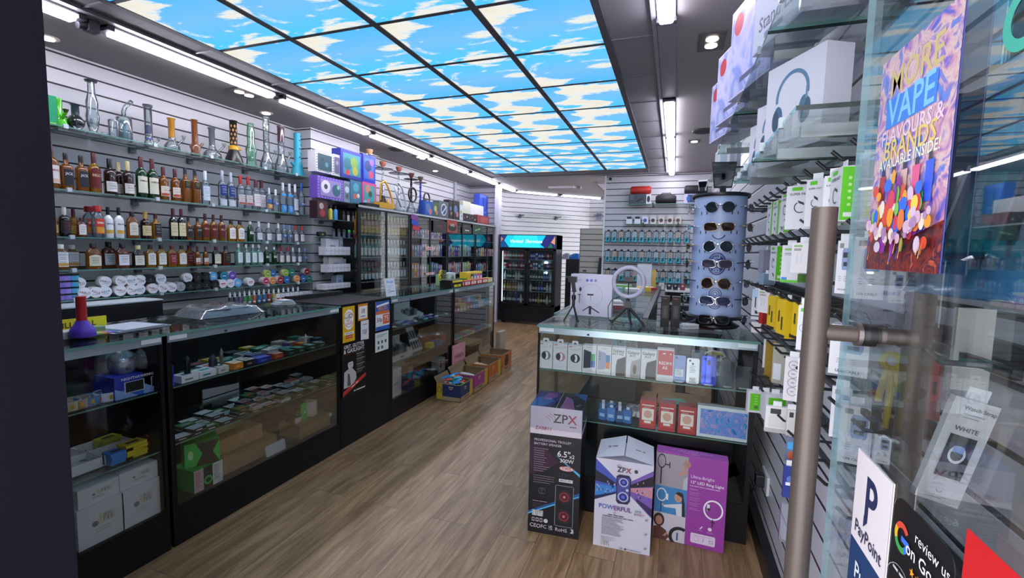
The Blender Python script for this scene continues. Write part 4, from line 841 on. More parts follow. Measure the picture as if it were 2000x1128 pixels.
def grit(f, w, h):
    f.text('GRIT, GLITTER', 0, h * .44, w * .13, '#f0eeee', .015); f.text('& GASLIGHT', 0, h * .355, w * .155, '#f0eeee', .02); f.rect(-w * .46, h * .295, w * .46, h * .299, '#9a3030')
    f.circ(-w * .2, h * .13, w * .17, '#0c0c0e', 20, h * .13); f.circ(-w * .16, h * .09, w * .11, '#cfcccc', 20, h * .09); f.poly([(-w * .3, h * .14), (-w * .02, h * .15), (-w * .04, h * .2), (-w * .28, h * .2)], '#0c0c0e'); f.rect(-w * .22, h * .1, -w * .12, h * .108, '#202024'); f.circ(-w * .14, h * .035, w * .025, '#4a4446', 8, h * .006)
    f.poly([(-w * .44, -h * .32), (-w * .42, -h * .02), (-w * .26, h * .02), (-w * .1, h * .02), (w * .06, -h * .08), (w * .08, -h * .2), (-w * .08, -h * .32)], '#bfbcbc'); f.poly([(-w * .3, -h * .3), (-w * .28, -h * .06), (-w * .2, -h * .08), (-w * .16, -h * .3)], '#5a5858')
    for q in range(4): f.rect(w * .08, h * (.26 - q * .1), w * .42, h * (.266 - q * .1), '#e8e8e8'); f.lines(w * .1, h * (.235 - q * .1), w * .32, 3, h * .018, '#8a8a90', .002)
    f.poly([(-w * .48, -h * .47), (w * .48, -h * .22), (w * .48, -h * .15), (-w * .48, -h * .38)], '#c03030'); f.text('MUST SEE', 0, -h * .31, w * .07, '#f0e0e0', .02, 20); f.text('at Crosslands', w * .2, -h * .43, w * .07, '#e8e8ea', .01)
sticker('theatre_poster', 'poster', 2.655, .36, .26, .38, grit, 'black theatre poster with a pale figure on the cabinet', '#0d0d10')
# sloping side of the till: white slips and a paper tray behind
a = MB()
for i in range(5): a.box(-.07 + i * .01, -.04, i * .006, .06 - i * .006, .05, i * .006 + .004, ['#d8dce0', '#b8c0c4', '#e8eaee', '#aeb4b8', '#dfe4e8'][i])
one('receipt_pile', 'papers', a, (-2.52, 2.42, ZA + .001), 80, 'pile of white receipts by the till cabinet')
a = MB(); a.box(-.06, -.004, 0, .06, .004, .15, '#e6ecf4'); f = fr(a, .12, .15, -.004); f.text('Google', 0, .12, .028, '#4a7ae0', .01); f.lines(-.035, .09, .07, 3, .01, '#8a90a0', .002); f.rect(-.04, .025, -.005, .06, '#d0d6de'); f.text('reviews', .02, .04, .014, '#6a7078')
p = at(757, 578, z=1.03); one('review_card', 'sign', a, (-2.19, 3.2, ZA + .003), 84, 'white Google review card leaning on the counter top', tilt=(-10, 0))
# ---------------------------------------------------------------- counter between poster and crisp boxes
G3 = 'sachets scattered on the upper shelf'
rr = random.Random(4)
SC_ = [('#4a5ea8', 'blue'), ('#c8ccd6', 'silver'), ('#1f2430', 'dark'), ('#2f8a6a', 'green'), ('#7aa8d8', 'pale blue'), ('#8a7ac0', 'lilac')]
for i in range(34):
    c, nm = SC_[i % 6]; a = sagbag(.07, .03, .008, M(c, .25), i); yy = 3.17 + (i % 17) * .061; xx = -2.19 - (i // 17) * .09 + rr.uniform(-.02, .02)
    one('foil_sachet', 'sachet', a, (xx, yy, .7455 + (i % 3) * .006), rr.uniform(40, 140), '%s foil sachet, %s along, %s row on the upper shelf' % (nm, ordn(i % 17 + 1), ['front', 'back'][i // 17]), G3)
def hopper(w, d, h, m, lb, x, y, z, txt, n=9, cc='#3a3c42'):
    a = MB(); a.add([(-w / 2, -d / 2, 0), (w / 2, -d / 2, 0), (w / 2, d / 2, 0), (-w / 2, d / 2, 0), (-w / 2, -d / 2, h * .45), (w / 2, -d / 2, h * .45), (w / 2, d / 2, h), (-w / 2, d / 2, h)], [(3, 2, 1, 0), (0, 1, 5, 4), (2, 3, 7, 6), (1, 2, 6, 5), (3, 0, 4, 7)], m)
    a.box(-w / 2, d / 2 - .004, h, w / 2, d / 2, h * 1.5, m); f = fr(a, w, h, -d / 2); f.text(txt, 0, h * .2, h * .2, '#3a4448', .02)
    root = Proto('display_hopper', 'display box', [('tray', a, None)]).put((x, y, z), 90, lb)
    for i in range(n):
        b = MB(); b.box(-.008, -.012, 0, .008, .012, h * .9, M(cc if i % 2 else '#8a9096', .4))
        one('lighter', 'lighter', b, (x - (i % 3 - 1) * d * .26, y - w * .38 + w * .76 * i / (n - 1), z + .004), 90, 'lighter standing in the white tray, %s of its row' % ordn(i + 1) + (' on the %s shelf' % ('upper' if z > .7 else 'middle')), 'lighters in the %s shelf tray' % ('upper' if z > .7 else 'middle'))
hopper(.26, .16, .1, M('#dfe8ea', .5), 'white display tray of dark lighters on the upper shelf', -2.36, 3.74, .7455, 'BLACK MINT')
hopper(.34, .14, .12, M('#e4e4e6', .5), 'white display tray of grey lighters on the middle shelf', -2.24, 3.33, .4605, 'HERO', 11, '#54585e')
a = MB(); a.box(-.09, -.05, 0, .09, .05, .02, '#dfe2e2'); a.add([(-.09, -.05, .02), (.09, -.05, .02), (.06, .04, .22), (-.06, .04, .22)], [(0, 1, 2, 3)], '#e6e8ea')
for q in range(8): a.face((-.06 + (q % 4) * .04, -.0405 + (q // 4) * .04, .045 + (q // 4) * .09), (1, 0, 0), (0, .41, .91)).rect(-.014, -.02, .014, .055, '#2c3644')
one('lighter_stand', 'display stand', a, (-2.27, 3.66, .4605), 90, 'white sloping stand of dark lighters on the middle shelf')
for i, (y, w, c, x, lb) in enumerate(((3.98, .17, '#8a3038', -2.36, 'dark red wrapped carton on the middle shelf, nearer one'), (4.12, .1, '#a03440', -2.25, 'dark red wrapped carton on the middle shelf, farther one'))):
    stock('wrapped_carton', 'carton', [('carton', MB().box(-w / 2, -.06, 0, w / 2, .06, .08, M(c, .35)), None), ('wrap', sagbag(w + .02, .14, .02, BAG, i), None)], x, 0, .4605, 90, lb, y=y); bpy.data.objects['wrap' if not i else 'wrap.001'].location.z = .081
for i, (y, c, lb) in enumerate(((3.84, '#d8c82c', 'yellow'), (3.93, '#2c4a9c', 'navy blue'), (4.0, '#3a5cae', 'cobalt'))):
    a = MB(); a.box(-.035, -.03, 0, .035, .03, .05, M(c, .35)); one('small_packet', 'packet', a, (-2.19, y, .4605), 90, '%s small packet at the front of the middle shelf' % lb)
def hello(f, w, h, *_): f.text('hello', -w * .1, -h * .05, w * .24, '#2a3238', .02); f.lines(-w * .3, h * .2, w * .4, 2, h * .04, '#8a9298', .003); f.lines(-w * .3, -h * .2, w * .5, 3, h * .05, '#8a9298', .003)
stock('hello_carton', 'carton', crate(.13, .1, .235, M('#dfe3e4', .5), hello), -2.21, 0, .166, 90, 'white carton reading hello in the counter base', y=3.24)
def nic(f, w, h, *_): f.text('NIC SALT', 0, h * .18, w * .2, '#d04a48', .04, 12); f.text('JUICE', 0, -h * .25, w * .26, '#c83a3c', .05, 12)
stock('nic_salt_card', 'box', crate(.2, .05, .2, M('#1b1618', .4), nic), -2.24, 0, .166, 90, 'black box with red NIC SALT lettering in the counter base', y=3.48)
stock('white_carton', 'carton', crate(.16, .1, .24, M('#c8ccc8', .6)), -2.42, 0, .166, 90, 'white carton standing behind the red lettered box', y=3.6)
def pict(f, w, h, *_): f.rect(-w * .44, -h * .45, w * .44, h * .45, '#c4cad2'); f.circ(-w * .15, 0, w * .18, '#8a3a30'); f.rect(-w * .17, -h * .35, -w * .12, 0, '#4a3028'); f.rect(w * .2, -h * .3, w * .26, h * .3, '#8a4a40'); f.rect(-w * .38, h * .3, w * .05, h * .38, '#8a3a44')
stock('pipe_gift_box', 'box', crate(.14, .08, .14, M('#aab2bc', .5), pict), -2.22, 0, .166, 90, 'grey picture box with red pipe at the far end', y=4.07)
for i in range(5):
    a = MB(); a.box(-.05, -.04, 0, .05, .04, .025, M(['#24343a', '#6a98a8', '#20282c', '#2c5a3c', '#30363c'][i], .4)); one('small_packet', 'packet', a, (-2.24 - .05 * (i % 2), 3.66 + i * .075, .1655), 80, 'small %s box lying on the counter floor' % ['dark teal', 'pale blue', 'black', 'bottle green', 'charcoal'][i])
# ---------------------------------------------------------------- last counter on the left: stock inside and on top
rr = random.Random(12)
PC = [('#b03a44', 'red'), ('#c8c02c', 'yellow'), ('#c0392b', 'scarlet'), ('#3a9ad8', 'blue'), ('#e8eaf0', 'white'), ('#4ab0dc', 'sky blue'), ('#3ab0a0', 'aqua')]
for sh, z, hh in ((0, .7405, .085), (1, .4505, .03)):
    for i in range(13):
        c = PC[(i // 2) if sh == 0 else (i * 3) % 7]
        a = MB(); a.box(-.037, -.05, 0, .037, .05, hh * (1 - .3 * (i / 13 if not sh else 0)), M(c[0], .35)); fr(a, .07, hh, -.05).rect(-.025, hh * .2, .025, hh * .5, '#eef0f2')
        one('tobacco_packet', 'packet', a, (-2.20, 4.29 + i * .082, z), 90, '%s packet, %s along the %s shelf of the far counter' % (c[1], ordn(i + 1), ['upper', 'lower'][sh]), 'packets in the far left counter')
        if sh == 0:
            a = MB(); a.box(-.037, -.03, 0, .037, .03, .11, M(PC[(i + 3) % 7][0], .4)); one('tobacco_packet', 'packet', a, (-2.32, 4.29 + i * .082, z), 90, '%s taller packet, %s along the second row of the upper shelf' % (PC[(i + 3) % 7][1], ordn(i + 1)), 'packets in the far left counter')
def traybox(px, w, h, m, art, lb, x=-2.2, z=1.016, d=.14): return stock('counter_display_box', 'display box', crate(w, d, h, m, art), x, px, z, 90, lb)
def a1(f, w, h, l, d): f.rect(-w * .45, h * .2, w * .45, h * .45, '#f2e63a'); f.rect(-w * .3, -h * .4, w * .3, -h * .1, '#f0e21e'); f.text('HURRICANE', 0, -h * .25, h * .16, '#1c1c10', .02)
traybox(882, .26, .08, M('#17170f', .4), a1, 'black and yellow counter display tray on the counter joint')
a = MB()
for q, (zc, rr_) in enumerate(((.03, .035), (.075, .03))): f = a.face((0, 0, zc), (1, 0, 0), (0, 0, 1)); a.cyl((-.05 + q * .02, .004, zc), (-.05 + q * .02, .012, zc), rr_, '#e6e02a', n=20); f = a.face((-.05 + q * .02, .0035, zc), (1, 0, 0), (0, 0, 1)); f.arc(0, 0, rr_ * .5, rr_ * .75, '#22221a'); a.box(-.04 + q * .02, .004, zc - .02, .07, .03, zc + .02, '#5a5c4c')
one('sweet_roll_display', 'display box', a, (-2.22, at(866, 550, x=-2.22).y, 1.1), 90, 'yellow spiral roll display on top of the black tray')
def a2(f, w, h, l, d): f.rect(-w / 2, h * .1, w / 2, h / 2, '#e4dc2c'); f.rect(-w * .5, -h * .3, w * .5, h * .05, '#4ab82c')
traybox(908, .16, .06, M('#3a8a24', .4), a2, 'green and yellow gum display tray behind the red boxes', x=-2.34)
for i in range(6):
    def a3(f, w, h, l, d): f.rect(-w * .42, -h * .3, w * .42, h * .3, '#f0e8e0'); f.circ(0, 0, h * .2, '#d04a3a')
    yy = 4.42 + i * .165
    stock('gum_box', 'box', crate(.15, .08, .055, M('#c4342c' if i < 5 else '#d8c03a', .35), a3), -2.185, 0, 1.016, 90, '%s gum box along the counter front, %s from the joint' % ('red' if i < 5 else 'yellow', ordn(i + 1)), 'gum boxes along the counter front', y=yy)
def a4(f, w, h, l, d):
    f.rect(-w * .5, h * .38, w * .5, h * .5, '#f0e050')
    for q, c in enumerate(('#22242c', '#2f86d8', '#d83a90', '#8a5ab8')): f.rect(-w * .28 + q * w * .2, -h * .42, -w * .1 + q * w * .2, h * .3, c); f.circ(-w * .19 + q * w * .2, -h * .05, w * .06, '#f4f4f6', 10)
stock('energy_gum_carton', 'box', crate(.44, .1, .13, M('#e0c22a', .35), a4), -2.33, 0, 1.016, 90, 'yellow carton with blue and pink panels at the fridge end', y=5.08)
for y, c, h, lb in ((4.50, '#9ac48a', .12, 'pale green carton behind the gum boxes'), (4.68, '#dfe8ee', .13, 'white carton with teal print behind the gum boxes')): stock('sweet_carton', 'box', crate(.14, .08, h, M(c, .4), lambda f, w, h, l, d: (f.rect(-w * .3, -h * .2, w * .3, h * .2, '#5aa85a'), f.circ(0, h * .25, h * .08, '#2a6a9a'))), -2.42, 0, 1.016, 90, lb, y=y)
# ---------------------------------------------------------------- pillar shelves
PX0, PX1 = -3.66, -3.42
PZ = [2.165, 1.905, 1.70, 1.515, 1.325, 1.145, 0.965]
for k, z in enumerate(PZ):
    a = MB(); a.box(PX0, 3.93, z - .006, PX1, 4.15 + (.3 if k < 2 else .1), z, GLASS, {'r': GEDGE, 'f': GEDGE})
    b = MB(); b.box(PX0, 4.0, z - .04, PX0 + .03, 4.04, z - .006, M('#70767a', .3, .7)); b.box(PX0 + .03, 4.014, z - .02, PX1 - .05, 4.026, z - .006, M('#8b9195', .3, .7))
    Proto('glass_shelf', 'shelf', [('glass_slab', a, None), ('bracket', b, None)]).put((0, 0, 0), 0, 'short glass shelf on the slatted pillar, %s from the top' % ordn(k + 1), 'glass shelves on the pillar')
def toybox(px0, px1, yt, yb, x, z, m, art, lb, d=.1, grp=None, name='toy_pipe_set', cat='box'):
    y0, y1 = ypx(px0, x, z), ypx(px1, x, z); h = max(.03, at((px0 + px1) / 2, yt, x=x).z - z); y1 = min(y1, 4.19) if z < 1.8 else y1
    a = crate(y1 - y0, d, h, m, art)
    if len(a) == 1: a = [(name, a[0][1], None)]
    return Proto(name, cat, a).put((x - d / 2, (y0 + y1) / 2, z + .0006), 90, lb, grp)
def windowart(pan, lst, border=None):
    def f_(f, w, h, *_):
        if border:
            for q in range(9):
                for s_ in (-1, 1): f.rect(-w * .46 + q * w * .11, s_ * h * .44 - h * .025, -w * .42 + q * w * .11, s_ * h * .44 + h * .025, border)
            for q in range(6):
                for s_ in (-1, 1): f.rect(s_ * w * .46 - w * .02, -h * .36 + q * h * .13, s_ * w * .46 + w * .02, -h * .31 + q * h * .13, border)
        f.rect(-w * .4, -h * .38, w * .4, h * .38, pan)
        for (a, b, r_, c) in lst: f.circ(a * w, b * h, r_ * h, c, 12)
    return f_
xa = PX1 - .002
toybox(617, 651, 297, 330, xa, PZ[0], '#e6e7ec', windowart('#31505c', [(.1, -.1, .12, '#4a8a9c'), (-.15, .1, .1, '#244450')], '#24262c'), 'white dotted gift set with dark window, first on the top pillar shelf')
toybox(652, 664, 302, 334, xa, PZ[0], '#d8dae2', windowart('#5a5a78', [(0, .1, .1, '#8a8aa8')], '#24262c'), 'narrow white dotted gift set on the top pillar shelf')
toybox(666, 708, 295, 338, xa + .01, PZ[0], M('#3a3f9a', .3), windowart('#3a8a94', [(-.2, 0, .22, '#2a6c7c'), (.1, .1, .2, '#7aa04a'), (.15, -.2, .16, '#a8a83a'), (-.2, -.3, .1, '#d83a44')]), 'large purple and teal windowed gift set on the top pillar shelf', .12)
toybox(709, 733, 303, 340, xa + .02, PZ[0], M('#2c3cc0', .3), windowart('#3e6ab0', [(-.1, .1, .2, '#2a3a70'), (.15, -.2, .14, '#c8486a'), (.2, .25, .12, '#8a5ae0')]), 'bright blue windowed gift set beside the hookah bowl')
toybox(620, 671, 347, 385, xa, PZ[1], M('#7a5ac4', .3), windowart('#a08cc8', [(-.2, .05, .3, '#e8e4ee'), (-.2, .05, .12, '#4a4a5a'), (.2, -.05, .28, '#3c6878'), (.28, .1, .1, '#8ad0c0')], '#b8a0ec'), 'purple framed gift set with white skull on the second pillar shelf')
toybox(672, 684, 354, 386, xa, PZ[1], M('#8a96a8', .3), windowart('#6a8494', [(0, .1, .16, '#c8d4e0'), (0, -.2, .1, '#4a5a68')]), 'narrow grey gift set on the second pillar shelf')
toybox(685, 706, 353, 388, xa + .01, PZ[1], M('#4a7a9c', .3), windowart('#3c7f94', [(0, .2, .2, '#5aa8c0'), (-.1, -.2, .12, '#e05a4a'), (.2, -.15, .1, '#d8d8d0')]), 'teal windowed gift set in the middle of the second pillar shelf')
toybox(708, 735, 357, 395, xa + .02, PZ[1], M('#d0568c', .3), windowart('#4a9aa4', [(-.1, .2, .2, '#c88a7a'), (.05, 0, .14, '#2f5a50'), (-.1, -.3, .1, '#e87a7a'), (-.3, -.4, .12, '#60c0e8')]), 'pink edged windowed gift set on the second pillar shelf')
toybox(620, 640, 392, 423, xa, PZ[2], M('#3a1c24', .4), windowart('#5a2430', [(-.1, .2, .18, '#b8a8a4'), (0, -.2, .2, '#a83a3a')]), 'dark red printed box on the third pillar shelf')
for px, c, lb in ((645, '#c8c04a', 'yellow ended'), (655, '#3a8ac8', 'sky blue')):
    a = MB(); a.lathe([(.022, 0), (.022, .1), (.012, .115)], M(c, .35), n=12, sq=.6); b = MB(); b.lathe([(.012, .112), (.016, .135), (.012, .15)], M('#16171c', .4), n=10)
    Proto('disposable_vape', 'vape', [('vape_body', a, None), ('mouthpiece', b, None)]).put((xa - .04, ypx(px, xa - .04, PZ[2]), PZ[2] + .0006), 90, lb + ' chunky vape on the third pillar shelf', None, 1.0)
for i in range(9):
    px = 670 + i * 4.6
    a = MB(); a.lathe([(.012, 0), (.012, .055), (.008, .06)], M(['#2a2a30', '#8a6a74', '#c8b8bc'][i % 3], .4), n=10); b = MB(); b.lathe([(.01, .058), (.011, .08), (.006, .09)], M('#141418', .4), n=8)
    Proto('liquid_bottle', 'bottle', [('bottle_body', a, None), ('cap', b, None)]).put((xa - .02 - .03 * (i % 2), ypx(px, xa - .03, PZ[2]), PZ[2] + .0006), 90, 'black-capped liquid bottle on the third pillar shelf, %s along' % ordn(i + 1), 'black-capped bottles on the pillar', 1.15)
a = MB(); a.rbox(-.05, -.02, 0, .05, .02, .05, M('#15161a', .3), .022, 6); f = fr(a, .1, .05, -.02, .025); f.circ(0, -.002, .016, '#7ab03a', 12, .008)
one('grinder_case', 'case', a, (xa - .03, ypx(632, xa, PZ[3]), PZ[3] + .0006), 90, 'black oval case with green badge on the fourth pillar shelf')
for i in range(13):
    px = 650 + i * 5.1; g = i > 4
    a = MB(); a.lathe([(.011, 0), (.011, .05)], M(['#5a5c80', '#6a3c5c', '#c83a5a', '#c8c03a', '#8ac0c8', '#3a5a6a'][i % 6] if g else '#5c6074', .4), n=10, sq=.5); b = MB(); b.lathe([(.0115, .05), (.012, .066), (.006, .075)], M('#35c050' if g else '#16171c', .4), n=8)
    Proto('liquid_bottle', 'bottle', [('bottle_body', a, None), ('cap', b, None)]).put((xa - .02 - .028 * (i % 2), ypx(px, xa - .03, PZ[3]), PZ[3] + .0006), 90, 'small bottle with %s cap on the fourth pillar shelf, %s along' % ('bright green' if g else 'black', ordn(i + 1)), 'green-capped bottles on the pillar', 1.2)
def fieldart(f, w, h, *_):
    for q in range(int(w / .03)): f.rect(-w / 2 + .004 + q * .03, -h * .4, -w / 2 + .028 + q * .03, h * .4, '#e4e2e8' if q % 2 else '#d4d2da'); f.rect(-w / 2 + .01 + q * .03, -h * .1, -w / 2 + .018 + q * .03, h * .1, '#b87a84' if q % 3 == 0 else '#8a94a4')
for k, rows in ((4, ((636, 715, 482, 499, 'long white coil tray along the fifth pillar shelf', 0),)), (5, ((640, 719, 515, 531, 'long white coil tray along the sixth pillar shelf', 0),)), (6, ((632, 716, 552, 568, 'long white coil tray along the lowest pillar shelf', 0),))):
    for px0, px1, yt, yb, lb, _ in rows: toybox(px0, px1, yt, yb, xa + .02, PZ[k], '#e2e0e8', fieldart, lb, .09, name='coil_box_tray', cat='tray')
for i, (px0, px1, yt, k, c, x, lb) in enumerate(((637, 662, 466, 4, '#cdd0d8', xa - .08, 'small grey carton behind the fifth shelf tray'), (664, 674, 462, 4, '#b8c4cc', xa - .08, 'clear plastic bottle carton behind the fifth shelf tray'), (642, 674, 502, 5, '#d6d2d6', xa - .08, 'white carton behind the sixth shelf tray'), (676, 702, 505, 5, '#c4c6cc', xa - .08, 'silver carton behind the sixth shelf tray'),
                                             (657, 695, 536, 6, '#a8bcd8', xa - .08, 'pale blue carton behind the lowest shelf tray'))):
    toybox(px0, px1, yt, 0, x, PZ[k], c, lambda f, w, h, *_: f.rect(-w * .2, -h * .2, w * .2, h * .1, '#7a90b8'), lb, .07, name='coil_carton', cat='carton')
# ---------------------------------------------------------------- tall black glazed cabinets
KB = M('#141418', .4); TCX, TCB, TCZ = -3.3, -3.645, 1.885
CY = [4.2, 5.25, 6.3, 7.35, 8.4]
CLB = ['wine bottles', 'small cartons nearer the wine', 'sale cards and packets', 'cartons at the fridge end']
for i in range(4):
    y0, y1 = CY[i], CY[i + 1]; P = []
    a = MB(); a.box(TCB, y0, 0, TCX, y0 + .02, TCZ, KB) if i else a.box(TCB, y0, 0, TCB + .03, y0 + .03, TCZ, KB); a.box(TCB, y1 - .02, 0, TCX, y1, TCZ, KB); a.box(TCB, y0, 0, TCX, y1, .75, KB); a.box(TCB, y0 + .02, .75, TCB + .008, y1 - .02, TCZ - .04, M('#2a2b30', .5)); a.box(TCX - .03, y0, .75, TCX, y0 + .03, TCZ, KB)
    P.append(('carcass', a, None))
    a = MB(); a.box(TCB, y0, TCZ - .04, TCX, y1, TCZ, KB); a.box(TCX - .002, y0, TCZ - .028, TCX + .006, y1, TCZ - .006, M('#c8ccd2', .3, .4)); P.append(('top_board', a, None))
    ym = (y0 + y1) / 2
    for s_, (ya, yb) in enumerate(((y0 + .03, ym - .003), (ym + .003, y1 - .02))):
        a = MB(); a.box(TCX - .006, ya, .78, TCX, yb, TCZ - .045, GL('#fafdfc', 0, .01, .28)); b = MB(); b.box(TCX - .008, ya, .78, TCX + .002, ya + .012, TCZ - .045, KB); b.box(TCX - .008, yb - .012, .78, TCX + .002, yb, TCZ - .045, KB)
        P.append(('glass_door', a, None)); P.append(('door_edge', b, len(P) - 1))
    for z in (1.02, 1.30, 1.56):
        a = MB(); a.box(TCB + .01, y0 + .02, z - .008, TCX - .02, y1 - .02, z, M('#2b2d33', .3) if i == 0 else GLASS, {'r': M('#8a9096', .4)}); P.append(('shelf_board', a, None))
    Proto('tall_cabinet', 'cabinet', P).put((0, 0, 0), 0, 'tall black glazed cabinet holding ' + CLB[i], 'tall glazed cabinets')
WINE = [bottle('clear', '#dfe3e8', '#c9d8e4', .30, .036, ltop=.5, lc='#7a94a8'), bottle('gold', '#c8b24a', '#c8a04a', .29, .034, ltop=.42), bottle('mint', '#b8c48a', '#e4d8d4', .30, .036, ltop=.5), bottle('black', '#8a2a2c', '#c8d4dc', .30, .036, ltop=.42)]
WN = ['clear white wine bottle with pale label', 'yellow labelled bottle', 'pale green wine bottle with cream label', 'dark wine bottle with white label']
for si, (z, kinds, sc) in enumerate(((1.5602, (1, 1), .85), (1.3002, (2, 0), .72), (1.0202, (3, 0), .72), (.7502, (3, 3), .62))):
    for j in range(14):
        if si == 3 and j < 8: continue
        y = 4.26 + j * .07 + (.04 if j > 6 else 0); k = kinds[j > 6]
        WINE[k].put((-3.37, y, z), 90, '%s, %s along the %s cabinet shelf' % (WN[k], ordn(j + 1), ['top', 'second', 'third', 'bottom'][si]), 'wine bottles in the first tall cabinet', sc)
a = MB(); a.box(-.2, -.05, 0, .2, .05, .17, M('#b89878', .8)); one('brown_carton', 'carton', a, (-3.38, 4.52, .7505), 90, 'plain tan carton at the bottom of the wine cabinet')
a = MB(); a.box(-.12, -.05, 0, .12, .05, .19, M('#c0a284', .8)); one('brown_carton', 'carton', a, (-3.39, 4.90, .7505), 90, 'second tan carton at the bottom of the wine cabinet')
rr = random.Random(31)
VC = ['#c85a6a', '#5aa0b8', '#7a5ac0', '#e0907a', '#d0d4dc', '#4a7ac0', '#b8c86a', '#e8c050', '#6ac0b0', '#3a4a9c', '#d04a5a', '#8ab0dc', '#c8a0d0']
cab = MB
for ci in range(1, 4):
    for si, z in enumerate((1.3002, 1.0202, 1.5602)):
        if si == 2 and ci != 1: continue
        nn = 14 if ci < 3 else 10
        for j in range(nn):
            if si == 1 and ci == 3 and j > 6: continue
            y = CY[ci] + .07 + j * (.93 / nn); h = (.19 if ci < 3 else .15) * rr.uniform(.8, 1.05)
            if si == 2: h = .12
            a = MB(); c = rr.choice(VC); a.box(-.024, -.02, 0, .024, .02, h, M(c, .35)); f = fr(a, .048, h, -.02, h / 2); f.rect(-.018, -h * .4, .018, -h * .1, rr.choice(VC)); f.rect(-.014, h * .1, .014, h * .38, '#f0f0f2')
            one('vape_carton', 'box', a, (-3.36, y, z), 90, 'narrow colourful vape carton, %s on the %s shelf of the %s cabinet' % (ordn(j + 1), ['second', 'third', 'top'][si], ['', 'second', 'third', 'last'][ci]), 'vape cartons in the tall cabinets')
def cardsign(px0, py0, px1, py1, base, draw, lb, x=TCX + .012):
    p, q = at(px0, py1, x=x), at(px1, py0, x=x); w, h = q.y - p.y, q.z - p.z
    a = MB(); a.box(-w / 2, -.002, 0, w / 2, 0, h, M(base, .4)); l = MB(); draw(l.face((0, -.002, h / 2), (1, 0, 0), (0, 0, 1)), w, h)
    Proto('sale_card', 'sign', [('card', a, None), ('print', l, 0)] if l.v else [('sale_card', a, None)]).put((x, (p.y + q.y) / 2, p.z), 90, lb)
cardsign(846, 433, 872, 453, '#2c1a1c', lambda f, w, h: f.text('VAPES', 0, 0, h * .36, '#8a3a3a', .02), 'dark maroon VAPES card hanging in the cabinet')
cardsign(873, 431, 893, 453, '#a8322c', lambda f, w, h: (f.circ(0, -h * .1, w * .4, '#1c1416', 16, h * .3), f.text('VAPES', 0, h * .08, h * .3, '#f4d8c8', .03)), 'red VAPES card on the third tall cabinet')
cardsign(903, 445, 921, 455, '#3a2a2a', lambda f, w, h: f.text('TWO FOR', 0, 0, h * .4, '#e8e0d8', .02), 'small dark offer card by the cabinet post')
cardsign(923, 440, 942, 457, '#1c3a24', lambda f, w, h: f.dash('ANY VAPE', 0, 0, h * .3, M('#8ac07a'), 10), 'dark green tilted card on the last tall cabinet')
for j, (px, py) in enumerate(((805, 424), (806, 434), (808, 444))):
    p = at(px, py, x=-3.29); a = MB(); a.rbox(-.07, -.005, -.035, .07, .005, .035, M(['#8a4a9c', '#3a5ac0', '#d0405a'][j], .3), .02, 4)
    one('hanging_sweet_packet', 'packet', a, (-3.285, p.y + .05, p.z), 80, '%s hanging packet on the post beside the wine cabinet' % ['purple', 'blue', 'red'][j], tilt=(0, 12))
for j, (px0, py0, px1, py1) in enumerate(((831, 482, 848, 488), (832, 531, 848, 537))):
    cardsign(px0, py0, px1, py1, '#e8b8b8', lambda f, w, h: f.text('NICOTINE', 0, 0, h * .5, '#a03a44', .02), 'pink NICOTINE strip on the %s shelf edge' % ['upper', 'lower'][j])
# ---------------------------------------------------------------- hookahs and boxes above the cabinets
TZ = TCZ + .0005
def hookah(px, ytop, x, base, stemc, bowlc, plate, lb, hose=None, vase=.16, dz=0, rp=.12):
    y = ypx(px, x, TZ); H = at(px, ytop, x=x).z - TZ
    a = MB(); a.lathe([(.06, 0), (.068, .012), (.062, .05), (.036, vase * .7), (.024, vase)], base, n=18)
    b = MB(); b.cyl((0, 0, vase), (0, 0, H - .07), .013, stemc); 
    for q in range(5): b.lathe([(.014, 0), (.021, .01), (.014, .02)], stemc, c=(0, 0, vase + (H - .1 - vase) * q / 5), n=10, caps=False)
    c = MB(); c.lathe([(.014, H - .075), (.022, H - .055), (.04, H - .02), (.042, H)], bowlc, n=14); d = MB(); d.lathe([(.01, H - .075), (rp, H - .085), (rp, H - .08), (.01, H - .068)], plate, n=22, caps=False)
    P = [('vase', a, None), ('stem', b, None), ('bowl', c, None), ('ash_plate', d, None)]
    if hose: e = MB(); e.tube(hose[1], .012 if len(hose) < 3 else hose[2], hose[0], 8); P.append(('hose', e, None))
    Proto('hookah', 'hookah', P).put((x, y, TZ), 90, lb)
YEL = M('#d9a32a', .4); WHG = M('#a8b2ba', .35); BKH = M('#1c1d22', .4)
def cir(cx, cz, r, y=-.04, a0=0, a1=360, k=20): return [(cx + r * math.cos(rad(a0 + (a1 - a0) * i / k)), y, cz + r * math.sin(rad(a0 + (a1 - a0) * i / k))) for i in range(k + 1)]
hookah(722, 292, -3.57, M('#e0a878', .5), CHR, M('#e0ab78', .5), CHR, 'hookah with pale orange bowl glowing under the round downlight', None)
hookah(748, 316, -3.42, BKH, CHR, M('#9a5a44', .6), M('#8a9096', .2, .8), 'hookah with terracotta bowl and yellow hose', (YEL, [(-.08, -.02, .10), (-.09, -.03, .3), (-.02, -.04, .34), (.03, -.05, .28), (.10, -.05, .17), (.17, -.05, .03), (.10, -.05, .02), (.02, -.05, .12)]))
a = MB(); a.rbox(-.17, -.05, 0, .1, .05, .07, M('#d9a42c', .45), .02, 4, 'z'); a.add([(-.17, -.05, .07), (.1, -.05, .03), (.1, .05, .03), (-.17, .05, .07)], [(0, 1, 2, 3)], '#c8941f'); one('hookah_bag', 'bag', a, (-3.36, ypx(752, -3.36, TZ), TZ), 90, 'yellow bag at the foot of the yellow hosed hookah')
a = MB(); a.rbox(-.16, -.06, 0, .16, .06, .035, M('#1a1b20', .4), .02, 4, 'z'); one('black_case', 'case', a, (-3.38, ypx(724, -3.38, TZ), TZ), 90, 'flat black case under the pink gift set')
